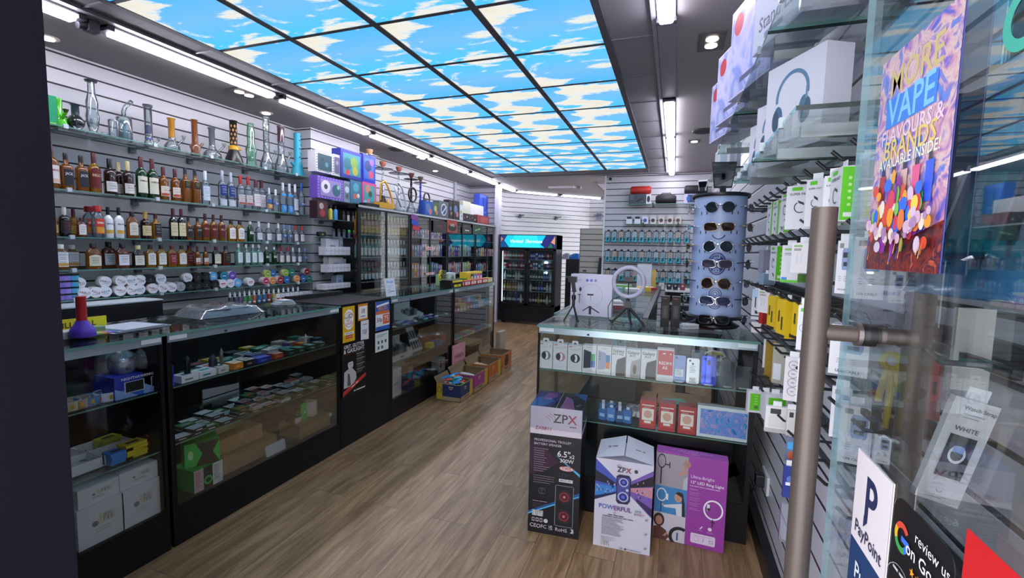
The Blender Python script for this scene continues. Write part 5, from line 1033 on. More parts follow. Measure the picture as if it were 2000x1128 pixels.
hookah(779, 326, -3.42, WHG, CHR, M('#8a4c3c', .6), M('#8a9096', .2, .8), 'hookah with terracotta bowl and long grey hose', (WHG, [(-.14, -.03, .33), (-.08, -.04, .36), (0, -.05, .3), (.06, -.05, .18), (.1, -.05, .04), (.05, -.05, .02), (-.04, -.05, .08), (-.12, -.05, .2), (-.14, -.03, .3)]), rp=.13)
hookah(803, 338, -3.42, CG, BKH, M('#5a2f2c', .5), BKH, 'black chain stemmed hookah with coiled black hose', (BKH, cir(-.03, .25, .095)), rp=.10)
hookah(821, 345, -3.5, GL('#6aa8d8', .5, .05, 1.4, '#3a84c8'), M('#2a4ac0', .3), M('#4c3a34', .5), M('#8a8478', .3, .7), 'hookah with blue glass base and black looped hose', (BKH, cir(.11, .26, .08) + [(.0, -.04, .22), (-.01, -.04, .16)]), rp=.09)
for px0, px1, yt, c, art, lb in ((830, 846, 393, '#2450a8', None, 'royal blue folded pack behind the small hookahs'), (846, 857, 395, '#3c5a3c', None, 'green plant printed box on the cabinet top'),
    (857, 876, 393, '#59606a', 's', 'grey box with white ring shield print on the cabinet top'), (877, 884, 390, '#2a1c20', None, 'dark red patterned hookah box'), (885, 897, 392, '#1f1a1e', None, 'black box with pink floral print on the cabinet top'), (898, 904, 400, '#c8d2d8', None, 'pale bottle box on the cabinet top')):
    def ar(f, w, h, *_, s=art, c=c):
        if s: f.arc(0, 0, h * .3, h * .36, '#dfe4ea'); f.circ(0, 0, h * .24, '#2c4c78', 16); f.poly([(-w * .2, -h * .2), (w * .25, h * .25), (w * .3, h * .2), (-w * .12, -h * .24)], '#c8d4e4')
        else: f.circ(-w * .1, h * .05, w * .28, '#5a7aa8' if c[1] < '3' else '#a8b06a', 12); f.circ(w * .15, -h * .2, w * .2, '#b87a84', 12)
    toybox(px0, px1, yt, 0, -3.36, TZ, c, ar, lb, .1, name='hookah_box')
toybox(904, 919, 393, 0, -3.44, TZ + .08, '#c2c4b4', None, 'plain beige carton standing on black fruit print boxes', .1, name='plain_carton', cat='carton')
toybox(919, 944, 400, 0, -3.44, TZ + .08, '#cfd2d4', None, 'long white carton near the corner of the cabinet top', .1, name='plain_carton', cat='carton')
toybox(904, 930, 418, 0, -3.36, TZ, '#17171c', lambda f, w, h, *_: [f.circ(-w * .4 + q * w * .2, -h * .1 + (q % 2) * h * .2, h * .12, ['#c03a3a', '#d8c8c0', '#8a5a40'][q % 3], 8) for q in range(5)], 'long black fruit print box on the cabinet top', .12, name='shisha_box')
toybox(932, 955, 421, 0, -3.36, TZ, '#8a3038', lambda f, w, h, *_: f.rect(-w * .2, -h * .3, w * .4, h * .3, '#a84a50'), 'long dark red box on the cabinet top', .12, name='shisha_box')
for k, (z, yt) in enumerate(((TZ, 416), (TZ + .29, 390))):
    def ar(f, w, h, *_): f.rect(-w * .1, -h * .4, 0, h * .3, '#1c2c7a'); f.circ(-w * .05, h * .3, w * .06, '#1c2c7a', 8); f.rect(w * .3, -h * .4, w * .36, h * .2, '#1c2c7a'); f.lines(-w * .4, h * .4, w * .8, 2, h * .08, '#8aa0e8', .008)
    a = crate(.4, .12, .285, M('#3c55cc', .35), ar); Proto('hookah_box', 'box', a).put((-3.56, 8.16, z + k * .0006), 90, '%s of two blue hookah boxes stacked at the cabinet end' % ['lower', 'upper'][k])
# ---------------------------------------------------------------- fridge
FX0, FX1, FY0, FY1 = -3.215, -2.085, 8.3, 8.8
P = []
a = MB(); a.box(FX0, FY0 + .03, .05, FX0 + .03, FY1, 1.72, M('#3a3b44', .35, .5)); a.box(FX1 - .03, FY0 + .03, .05, FX1, FY1, 1.72, M('#3a3b44', .35, .5)); a.box(FX0, FY1 - .03, .05, FX1, FY1, 1.72, M('#1b1c22')); a.box(FX0, FY0 + .03, .05, FX1, FY1, .36, M('#141418')); a.box(FX0, FY0 + .03, 1.45, FX1, FY1, 1.72, M('#141418'))
a.box(FX0 + .03, FY1 - .035, .36, FX1 - .03, FY1 - .03, 1.45, M('#55606a', .4)); P.append(('cabinet_shell', a, None))
a = MB(); a.box(FX0, FY0, 1.45, FX1, FY0 + .03, 1.72, M('#101014', .3)); l = MB(); l.box(FX0 + .02, FY0 - .004, 1.475, FX1 - .02, FY0, 1.705, EM('#1fb4e0', 1.0))
f = l.face((FX0, FY0 - .004, 1.475), (1, 0, 0), (0, 0, 1)); W_ = FX1 - FX0
f.poly([(.02, 0), (.2, 0), (.1, .13), (.02, .05)], EM('#1a4a80', .9)); f.poly([(.02, .05), (.1, .13), (.16, .23), (.02, .23)], EM('#2a3a6c', .9)); f.poly([(.03, .1), (.08, .16), (.03, .2)], EM('#b86a5a', .9)); f.poly([(.2, 0), (W_ - .3, 0), (W_ - .38, .23), (.3, .23)], EM('#2cc4ea', 1.05)); f.poly([(W_ - .3, .06), (W_ - .2, .23), (W_ - .02, .23), (W_ - .02, 0), (W_ - .22, 0)], EM('#2c2f6e', .9)); f.poly([(W_ - .1, .1), (W_ - .02, .22), (W_ - .02, .06)], EM('#c88a74', .9)); f.poly([(W_ - .16, 0), (W_ - .1, .08), (W_ - .06, 0)], EM('#2a6c4a', .9)); f.text('Vertical  Showcase', W_ * .48, .115, .085, EM('#e8fbff', 1.1), .005, shear=.15)
P += [('header_box', a, None), ('lit_sign', l, 1)]
for s_, (xa_, xb_) in enumerate(((FX0 + .01, -2.655), (-2.645, FX1 - .01))):
    a = MB(); a.box(xa_, FY0, .37, xa_ + .045, FY0 + .03, 1.44, KB); a.box(xb_ - .045, FY0, .37, xb_, FY0 + .03, 1.44, KB); a.box(xa_, FY0, .37, xb_, FY0 + .03, .40, KB); a.box(xa_, FY0, 1.415, xb_, FY0 + .03, 1.44, KB)
    g = MB(); g.box(xa_ + .045, FY0 + .012, .40, xb_ - .045, FY0 + .018, 1.415, GL('#eef4f6', .01, .01, .7)); h_ = MB(); xh = xb_ - .02 if s_ == 0 else xa_ + .02; h_.box(xh - .008, FY0 - .02, .6, xh + .008, FY0, 1.2, M('#2a2c34', .3))
    P += [('door_frame', a, None), ('door_glass', g, len(P)), ('handle', h_, len(P))]
FSZ = [.405, .64, .86, 1.06, 1.25]
for z in FSZ[1:]:
    for xa_, xb_ in ((FX0 + .04, -2.66), (-2.64, FX1 - .04)):
        a = MB(); a.box(xa_, FY0 + .05, z - .012, xb_, FY1 - .05, z, M('#aebcc4', .3, .3)); P.append(('wire_shelf', a, None))
a = MB(); a.box(FX0 + .035, FY0 + .04, .42, FX0 + .06, FY0 + .06, 1.4, EM('#cfe6f2', 3)); a.box(-2.42, FY1 - .06, 1.16, -2.36, FY1 - .045, 1.20, EM('#e8fff4', 14)); a.box(-2.42, FY1 - .06, .97, -2.36, FY1 - .045, 1.0, EM('#d8fff0', 10)); P.append(('inner_lamp', a, None))
a = MB(); a.box(FX0, FY0, .05, FX1, FY0 + .03, .36, M('#121217', .35))
for q in range(6): a.box(FX0 + .12, FY0 - .003, .1 + q * .037, FX1 - .34, FY0, .112 + q * .037, M('#24252c', .3)); 
P.append(('grille_panel', a, None)); a = MB()
for x_ in (FX0 + .08, FX1 - .08): a.box(x_ - .03, FY0 + .05, 0, x_ + .03, FY0 + .1, .05, '#0d0d10')
P.append(('foot', a, None))
Proto('drinks_fridge', 'fridge', P).put((0, 0, 0), 0, 'black double glass door drinks fridge with bright blue Vertical Showcase header')
# drinks
def can(c, c2, h=.12, r=.029): a = MB(); a.lathe([(r * .8, 0), (r, .008), (r, h - .012), (r * .8, h)], M(c, .25, .3), n=10); a.lathe([(r + .0006, h * .4), (r + .0006, h * .7)], M(c2, .3), n=10, caps=False); return Proto('drinks_can', 'can', [('drinks_can', a, None)])
def bot(c, cap, lab, h=.2, r=.027): a = MB(); a.lathe([(r, 0), (r, h * .55), (r * .4, h * .75), (r * .36, h * .92)], M(c, .15), n=10); a.lathe([(r * .4, h * .9), (r * .4, h)], M(cap, .4), n=8); a.lathe([(r + .0008, h * .2), (r + .0008, h * .45)], M(lab, .5), n=10, caps=False); return Proto('drinks_bottle', 'bottle', [('drinks_bottle', a, None)])
CN = [can('#b02c3a', '#d8d4d8'), can('#2c8a4a', '#d0e0d0'), can('#3a4aa8', '#c8ccdc'), can('#c8ccd2', '#3a5aa0'), can('#2a2c38', '#a83a4a'), can('#e0dcd4', '#b0303c')]
BN = [bot('#1c3a22', '#c8b04a', '#d8d8c8'), bot('#3c2414', '#c0a030', '#e0d8c0'), bot('#a87a2c', '#d8c890', '#d8c8a0'), bot('#2c3a8a', '#c8ccd8', '#9aa8e0'), bot('#16181c', '#2a2c30', '#c8ccc8'), bot('#c8c8c4', '#8a2c34', '#e6e6e8')]
CNN = ['red can', 'green can', 'blue can', 'silver can', 'dark can', 'white can']; BNN = ['green glass beer bottle', 'brown beer bottle', 'golden drink bottle', 'blue drink bottle', 'black wine bottle', 'pale milk coloured bottle']
LAY = {4: ('c', [0, 0, 1, 0, 1, 0, 0, 4], [2, 2, 3, 2, 2, 4, 0, 4]), 3: ('c', [5, 4, 0, 1, 0, 4, 0, 0], [0, 3, 3, 1, 3, 4, 2, 4]), 2: ('b', [5, 0, 0, 0, 5, 5, 1, 1], [4, 0, 0, 0, 4, 3, 3, 5]), 1: ('b', [2, 2, 2, 2, 2, 5, 5, 5], [5, 4, 1, 3, 3, 4, 5, 5]), 0: ('b', [4, 4, 1, 4, 3, 4, 5, 4], [4, 4, 1, 2, 1, 1, 5, 1])}
for lv, (ty, A, B) in LAY.items():
    for di, lst in enumerate((A, B)):
        x0 = (FX0 + .10) if di == 0 else -2.59
        for j, k in enumerate(lst):
            pr_ = (CN if ty == 'c' else BN)[k]; nm = (CNN if ty == 'c' else BNN)[k]
            sc = (1.0 if ty == 'c' else [.95, .93, .88][min(lv, 2)])
            pr_.put((x0 + j * .056, FY0 + .09 + .012 * (j % 2), FSZ[lv] + .0006), 0, '%s, %s along the %s fridge shelf, %s door' % (nm, ordn(j + 1), ['bottom', 'fourth', 'third', 'second', 'top'][lv], ['first', 'second'][di]), 'drinks in the fridge', sc)
# things beyond the fridge
a = MB(); a.box(-1.985, 8.72, 0, -1.55, 9.15, 1.27, M('#101014', .4)); a.box(-1.98, 8.715, .05, -1.555, 8.72, 1.25, M('#15151a', .35)); one('black_cupboard', 'cupboard', a, label='plain black cupboard beyond the fridge with blue bags on top')
for px, c, w, lb in ((1106, '#b8bcd0', .16, 'pale crumpled bag on the black cupboard'), (1124, '#2f7fe0', .2, 'blue crumpled bag on the black cupboard')):
    Proto('plastic_bag', 'bag', [('plastic_bag', sagbag(w, .2, .1, M(c, .3), 5 if w < .22 else 9), None)]).put((xpx(px, 8.9, 1.3), 8.93, 1.272), 0, lb)
a = MB(); a.box(-1.63, 8.3, 0, -1.135, 8.34, 1.84, SLATB, {'u': M('#8c8c80')}); a.box(-1.64, 8.295, 0, -1.63, 8.345, 1.84, '#5a5a54'); one('slatted_screen', 'screen', a, label='beige slatted free-standing panel beside the phone case wall')
a = MB(); a.box(0, -.03, 0, .03, 0, .015, M('#2a2826')); a.box(-.01, -.035, -.005, .05, -.02, .02, M('#3a3634')); p = at(1140, 529, y=8.29); one('hanging_hook', 'hook', a, (p.x, 8.297, p.z), 0, 'short dark hook on the beige slatted panel')
a = MB(); a.add([(-.03, -.03, 0), (.06, -.03, 0), (.04, -.03, .3), (-.005, -.03, .3), (-.03, 0, 0), (.06, 0, 0), (.04, 0, .3), (-.005, 0, .3)], [(0, 1, 2, 3), (4, 7, 6, 5), (0, 3, 7, 4), (1, 5, 6, 2), (3, 2, 6, 7)], '#17171b'); p = at(1170, 535, y=8.29); one('hanging_bag', 'bag', a, (p.x, 8.295, p.z), 0, 'narrow black bag hanging on the beige slatted panel')
# glass shelf brackets left on the angled wall
for px, py, q in ((1000, 415, 0), (1072, 420, 1)): pass
d = Vector((1.55, 1.49, 0)).normalized(); nrm = Vector((d.y, -d.x, 0)); o_ = Vector((-3.46, 9.2, 0))
P = []
def aw(t, off, z): v = o_ + d * t + nrm * off; return (v.x, v.y, z)
a = MB(); z = 2.17; a.add([aw(.22, .02, z), aw(1.5, .02, z), aw(1.5, .26, z), aw(.22, .26, z), aw(.22, .02, z + .008), aw(1.5, .02, z + .008), aw(1.5, .26, z + .008), aw(.22, .26, z + .008)], [(3, 2, 1, 0), (4, 5, 6, 7), (0, 1, 5, 4), (1, 2, 6, 5), (2, 3, 7, 6), (3, 0, 4, 7)], GL('#c8dcec', .25, .03, 1.2, '#9ab4c8')); P.append(('glass_slab', a, None))
for t in (.35, 1.25): a = MB(); a.cyl(aw(t, .005, z - .03), aw(t, .05, z - .03), .03, M('#4a5864', .4)); a.cyl(aw(t, .04, z - .015), aw(t, .24, z - .008), .008, M('#5a6874', .4)); P.append(('bracket', a, None))
Proto('glass_shelf', 'shelf', P).put((0, 0, 0), 0, 'empty glass shelf on dark brackets on the angled back wall')
a = MB(); a.box(-1.75, 10.35, 2.24, -1.15, 10.62, 2.25, GL('#c8d8e4', .3, .03, 1.2, '#9ab0c0')); one('glass_shelf', 'shelf', a, label='empty glass shelf high on the farthest back wall')
p = at(1170, 424, y=10.6); a = MB(); a.box(-.06, -.03, -.09, .06, .03, .09, M('#8f90a8', .5)); one('wall_alarm_box', 'wall box', a, (p.x, 10.60, p.z), 0, 'small grey box mounted on the farthest back wall')
# ---------------------------------------------------------------- phone boxes in the right-hand counter
SH1, SH2, YF = .7655, .5055, 2.425
def fbox(name, cat, px0, px1, h, z, y, d, m, art, lb, grp=None, mats=None, tilt=(0, 0), extra=None):
    x0, x1 = xpx(px0, y, z + h * .4), xpx(px1, y, z + h * .4); w = x1 - x0
    a = crate(w, d, h, m, art, mats)
    if extra: e = MB(); extra(e, w, h, d); a.append(('hang_tab', e, 0))
    if len(a) == 1: a = [(name, a[0][1], None)]
    return Proto(name, cat, a).put(((x0 + x1) / 2, y + d / 2, z), 0, lb, grp, tilt=tilt)
WH = M('#dddce3', .4)
def watch(strap):
    def f_(f, w, h, *_):
        f.rect(-w * .42, h * .42, -w * .2, h * .45, '#b83a44'); f.circ(w * .33, h * .37, w * .06, '#b8b8c0', 8); f.lines(-w * .3, h * .34, w * .6, 2, h * .03, '#9a9aa2', .001)
        f.circ(w * .04, 0, w * .33, strap, 20, h * .17); f.circ(w * .07, 0, w * .12, '#eceaf0', 16, h * .14); f.circ(-w * .13, 0, w * .17, '#1d1e24', 18, h * .13); f.circ(-w * .14, 0, w * .12, '#33353e', 16, h * .1)
        for q in range(4): f.circ(-w * .3 + q * w * .2, -h * .36, w * .035, '#c0c0c6', 8)
    return f_
def tab(e, w, h, d):
    e.rbox(-w * .22, -d / 2, h - .002, w * .22, -d / 2 + .002, h + .024, WH, .007, 3); e.face((0, -d / 2, h + .011), (1, 0, 0), (0, 0, 1)).poly([(-.011, -.006), (.011, -.006), (0, .004)], '#2a2c30')
def phonea(c1, c2, c3):
    def f_(f, w, h, *_):
        f.lines(-w * .2, h * .41, w * .4, 1, .01, '#6a6a72', .0015); f.poly([(-w * .42, -h * .34), (w * .1, -h * .3), (w * .12, h * .26), (-w * .42, h * .34)], c1); f.rect(w * .12, -h * .28, w * .42, h * .2, c2); f.rect(w * .12, -h * .28, w * .42, -h * .05, c3)
        for q in range(3): f.circ(-w * .3, h * .22 - q * h * .09, w * .05, '#3a3e50', 8)
        f.lines(-w * .25, -h * .42, w * .5, 1, .01, '#8a8a92', .001)
    return f_
def galaxy(t2, c, lens):
    def f_(f, w, h, *_):
        f.text('Galaxy', -w * .02, h * .38, w * .3, '#17181c', .012); f.text(t2, -w * .06, h * .27, w * .25, '#17181c', .012)
        f.poly([(-w * .18, -h * .49), (w * .49, -h * .49), (w * .49, h * .2), (w * .2, h * .14), (-w * .1, h * .08), (-w * .18, -.02)], c)
        if lens: f.circ(w * .12, -h * .2, w * .13, '#4a3c38', 14, h * .17)
        else: f.circ(w * .28, -h * .08, w * .03, '#8a8680', 8)
    return f_
def redmi(f, w, h, *_): f.rect(-w * .46, -h * .3, w * .46, h * .46, '#c8303c'); f.text('REDMI', 0, h * .06, w * .27, '#f6f2f2', .02); f.text('A5', 0, -h * .08, w * .27, '#f6f2f2', .02); f.rect(-w * .15, h * .34, 0, h * .38, '#f0e8e8'); f.circ(w * .3, h * .36, w * .05, '#f0e8e8', 8); f.lines(-w * .25, -h * .38, w * .55, 1, .01, '#8a8a90', .001)
bx = [1052, 1079.5, 1108, 1137, 1165, 1194, 1222, 1251, 1282, 1316]
TOPS = [.148, .148, .146, .153, .155, .155, .152, .154, .168]
LBS = ['white smartwatch box with grey strap at the open end of the shelf', 'white smartwatch box with pink strap', 'white smartwatch box with black strap', 'white phone box with dark phone and green screen', 'white phone box with silver phone and orange screen',
       'white box reading Galaxy A17 5G', 'white box reading Galaxy A17 with silver phone', 'white box reading Galaxy A17 with black phone', 'red and white box reading REDMI A5']
ARTS = [watch('#7a808a'), watch('#c88a9a'), watch('#2a2b30'), phonea('#2c3040', '#3aa86a', '#2a6ab0'), phonea('#9aa2c4', '#3a7ab8', '#e08040'), galaxy('A17 5G', '#3a3430', False), galaxy('A17', '#a8a0a0', True), galaxy('A17', '#2c2826', False), redmi]
for i in range(9): fbox(['smartwatch_box', 'phone_box'][i > 2], 'box', bx[i] + .5, bx[i + 1] - .7, TOPS[i], SH1, YF, .045, WH, ARTS[i], LBS[i], 'phone and watch boxes on the upper shelf', extra=tab if i < 3 else None)
def phone(px0, px1, ytop, c, lb, draw=None, y=2.45, rough=.2, metal=.1, z=SH1):
    x0, x1 = xpx(px0, y, z + .07), xpx(px1, y, z + .07); w = x1 - x0; h = at((px0 + px1) / 2, ytop, y=y).z - z
    a = MB(); a.rbox(-w / 2, -.004, 0, w / 2, .004, h, M(c, rough, metal), w * .14, 5); cm = MB(); f = cm.face((0, -.004, h / 2), (1, 0, 0), (0, 0, 1))
    f.circ(-w * .25, h * .4, w * .09, '#16171c', 12); st = MB(); st.box(-w * .35, .004, 0, w * .35, .03, .006, GL('#e8f0f6', .3, .05, 1)); st.box(-w * .3, -.02, 0, w * .3, .004, .008, GL('#e8f0f6', .3, .05, 1))
    if draw: draw(f, w, h)
    Proto('smartphone', 'phone', [('phone_body', a, None), ('camera_and_print', cm, 0), ('stand', st, None)]).put(((x0 + x1) / 2, y, z), 0, lb, 'display phones on the upper shelf', tilt=(-6, 0))
def stick(f, w, h): f.rect(-w * .34, -h * .3, w * .34, -h * .02, '#dfe4ee'); f.lines(-w * .26, -h * .07, w * .5, 4, h * .055, '#3a4058', .0018)
def stick2(f, w, h): f.lines(-w * .26, h * .18, w * .5, 5, h * .06, '#4a4c58', .002); f.bars(-w * .25, -h * .4, w * .25, -h * .28, '#3a3c44', 8); f.circ(-w * .02, h * .28, w * .09, '#2a2c34', 10)
phone(1315, 1339, 694, '#4a68a4', 'blue phone with white price sticker beside the red box', stick)
phone(1341, 1366, 700, '#dcdde4', 'white phone with black text sticker on its back', stick2)
phone(1370, 1399, 696, '#2a3cae', 'shiny purple blue phone leaning on a clear stand', lambda f, w, h: (f.rect(-w * .1, h * .18, w * .08, h * .36, '#1c2456'),), rough=.08, metal=.6)
phone(1408, 1435, 705, '#3c3f48', 'dark grey rugged phone near the shelf end', lambda f, w, h: (f.lines(-w * .3, h * .2, w * .6, 2, h * .3, '#2c2e34', .004),))
phone(1437, 1470, 716, '#33363e', 'black phone in the corner by the counter post')
for px0, px1, yt, yy, c, lb in ((1350, 1376, 684, 2.68, '#5a6a86', 'slate blue three-camera phone standing behind the sticker phones'), (1366, 1388, 684, 2.74, '#3e5a78', 'teal blue phone standing far back on the shelf')): phone(px0, px1, yt, c, lb, None, yy)
a = MB(); a.tube([(-.05, 0, .004), (-.03, .01, .03), (0, .015, .045), (.05, .01, .04), (.07, 0, .02), (.05, 0, .01)], .006, M('#e8e6e0', .5)); a.tube([(-.05, .01, .03), (0, .02, .035), (.06, .01, .028)], .008, M('#d8c84a', .5)); one('charging_cable', 'cable', a, (xpx(1390, 2.7, .87), 2.7, .845), 0, 'coiled white and yellow cable behind the purple phone')
a = MB(); a.box(-.05, -.04, 0, .05, .04, .08, GL('#dfeaf0', .2, .05, 1.5)); one('phone_stand', 'stand', a, (xpx(1390, 2.7, .8), 2.7, SH1), 0, 'clear block stand holding the coiled cable')
# lower shelf: toys boxes (plain fronts), tablet box, teal box, blue packs
def plainred(f, w, h, *_): f.text('SURPRISE', 0, h * .34, w * .17, '#f4dcd8', .02); f.rect(-w * .36, -h * .36, w * .36, h * .22, '#f0e6dc'); f.rect(-w * .36, -h * .36, w * .36, -h * .2, '#d0402c'); f.circ(0, h * .02, w * .26, '#e0a894', 18); f.lines(-w * .3, h * .27, w * .6, 2, h * .04, '#e0b0a8', .002); f.rect(-w * .2, -h * .3, w * .2, -h * .22, '#f4f0ea')
for i, (p0, p1, lb) in enumerate(((1249, 1281, 'nearest the blue packs'), (1286, 1319, 'middle one of three'), (1324, 1359, 'nearest the tablet box'))): fbox('toy_box', 'box', p0, p1, .148 - .003 * i, SH2, YF, .07, M('#b42430', .35), plainred, 'red blind toy box with cream panel, ' + lb, 'red toy boxes')
def tabart(f, w, h, *_): f.rect(-w * .44, -h * .4, w * .44, h * .4, swirl_mat('tablet_wallpaper', ['#2c7ac8', '#46a4e4', '#8a8ae0', '#3c94dc', '#c09ad0', '#3f9ee6', '#2a6ab8'], 9, 2, 3.5, .25))
fbox('tablet_box', 'box', 1361, 1465, .16, SH2, 2.425, .04, M('#dde2ec', .35), tabart, 'white tablet box with blue swirl picture on the lower shelf')
a = MB(); a.box(-.06, -.05, 0, .06, .05, .1, M('#1f8c82', .4)); one('teal_box', 'box', a, (xpx(1318, 2.62, .6), 2.63, SH2), 20, 'teal box standing behind the red toy boxes')
rr = random.Random(9)
for i in range(7):
    a = MB(); a.rbox(-.022, -.015, 0, .022, .015, .06 + .012 * (i % 2), M(['#2c6ab0', '#3a7ac4', '#244c80', '#2f6cb4'][i % 4], .3), .008, 3); a.box(-.008, -.003, .06, .008, .003, .085, '#c8d8e8'); fr(a, .04, .06, -.015, .03).rect(-.014, -.01, .014, .008, '#9ac0e0')
    one('earbud_pack', 'packet', a, (xpx(1178 + (i % 4) * 16, 2.47 + (i // 4) * .07, .53), 2.47 + (i // 4) * .07, SH2), (i * 13) % 30 - 15, 'small blue hanging pack, %s of the %s row on the lower shelf' % (ordn(i % 4 + 1), ['front', 'back'][i // 4]), 'blue packs on the lower shelf')
Proto('clear_bag', 'bag', [('clear_bag', sagbag(.12, .1, .05, BAG, 2), None)]).put((xpx(1240, 2.6, .53), 2.62, SH2), 0, 'crumpled clear bag behind the blue packs')
a = MB(); a.add([(0, 0, 0), (.06, 0, .03), (.035, 0, .085), (-.03, 0, .05)], [(0, 1, 2, 3), (3, 2, 1, 0)], '#d8d8d4'); one('price_card', 'card', a, (xpx(1420, 2.39, .4), 2.392, at(1425, 935, y=2.39).z), 0, 'white slanted card stuck on the counter glass behind the ring light box')
# what stands behind the glass counter
a = MB(); a.box(-.16, -.14, 0, .16, .14, .45, CARD); b = MB(); b.box(-.16, -.012, .4502, .16, .012, .4512, '#9a7a50')
cb = Proto('brown_carton', 'carton', [('carton', a, None), ('tape', b, 0)])
cb.put((.10, 3.2, 0), 0, 'tall brown carton on the floor behind the glass counter, nearer the wall'); cb.put((-.115, 3.12, 0), 0, 'tall brown carton on the floor behind the glass counter, nearer the aisle', scale=(.3, 1, 1.02)); cb.put((.37, 3.2, 0), 0, 'brown carton squeezed against the slatted wall behind the counter', scale=(.6, 1, .9))
P = []
a = MB(); a.rbox(-.24, -.04, .66, .24, .02, .93, M('#1c1c22', .8), .08, 6); P.append(('backrest', a, None)); a = MB(); a.rbox(-.22, .0, .44, .22, .42, .52, M('#1c1c22', .8), .06, 6, 'z'); P.append(('seat', a, None)); a = MB(); a.cyl((0, .2, .1), (0, .2, .45), .03, '#111114'); P.append(('gas_post', a, None)); a = MB(); a.cyl((0, 0, .5), (0, 0, .8), .025, '#111114'); P.append(('back_bracket', a, None))
for q in range(5): a = MB(); t = rad(q * 72); a.cyl((0, .2, .1), (.22 * math.cos(t), .2 + .22 * math.sin(t), .05), .018, '#111114'); a.lathe([(.025, 0), (.025, .05)], M('#1a1a1e'), c=(.22 * math.cos(t), .2 + .22 * math.sin(t), 0), n=10); P.append(('leg', a, None))
CH = Proto('office_chair', 'chair', P)
CH.put((.2, 4.35, 0), 20, 'black office chair behind the glass counter'); CH.put((-2.93, 2.15, 0), 70, 'dark office chair seen through the vape box counter')
P = [('bag_body', MB().rbox(-.11, -.05, 0, .11, .05, .16, M('#1c1e28', .7), .05, 5), None), ('carry_loop', MB().ring((0, 0, .165), .022, .004, M('#22242c'), 'y', 14, 5), None)]
a = MB(); a.box(-.15, -.13, 0, .15, .13, .02, '#b4b8bc'); 
for x_ in (-.13, .13):
    for y_ in (-.11, .11): a.cyl((x_, y_, -.86), (x_, y_, 0), .012, '#2a2b30')
one('stool_table', 'table', a, (.20, 3.62, .86), 0, 'small grey stand holding the bags behind the counter')
Proto('backpack', 'bag', P).put((.10, 3.6, .8805), 0, 'small navy backpack on the grey stand behind the counter'); a = MB(); a.rbox(-.07, -.04, 0, .07, .04, .1, M('#8a2026', .6), .02, 4); one('red_pouch', 'bag', a, (.0, 3.24, .8805), 0, 'dark red pouch in front of the navy backpack'); bpy.data.objects['red_pouch'].location = (.23, 3.55, .8805)
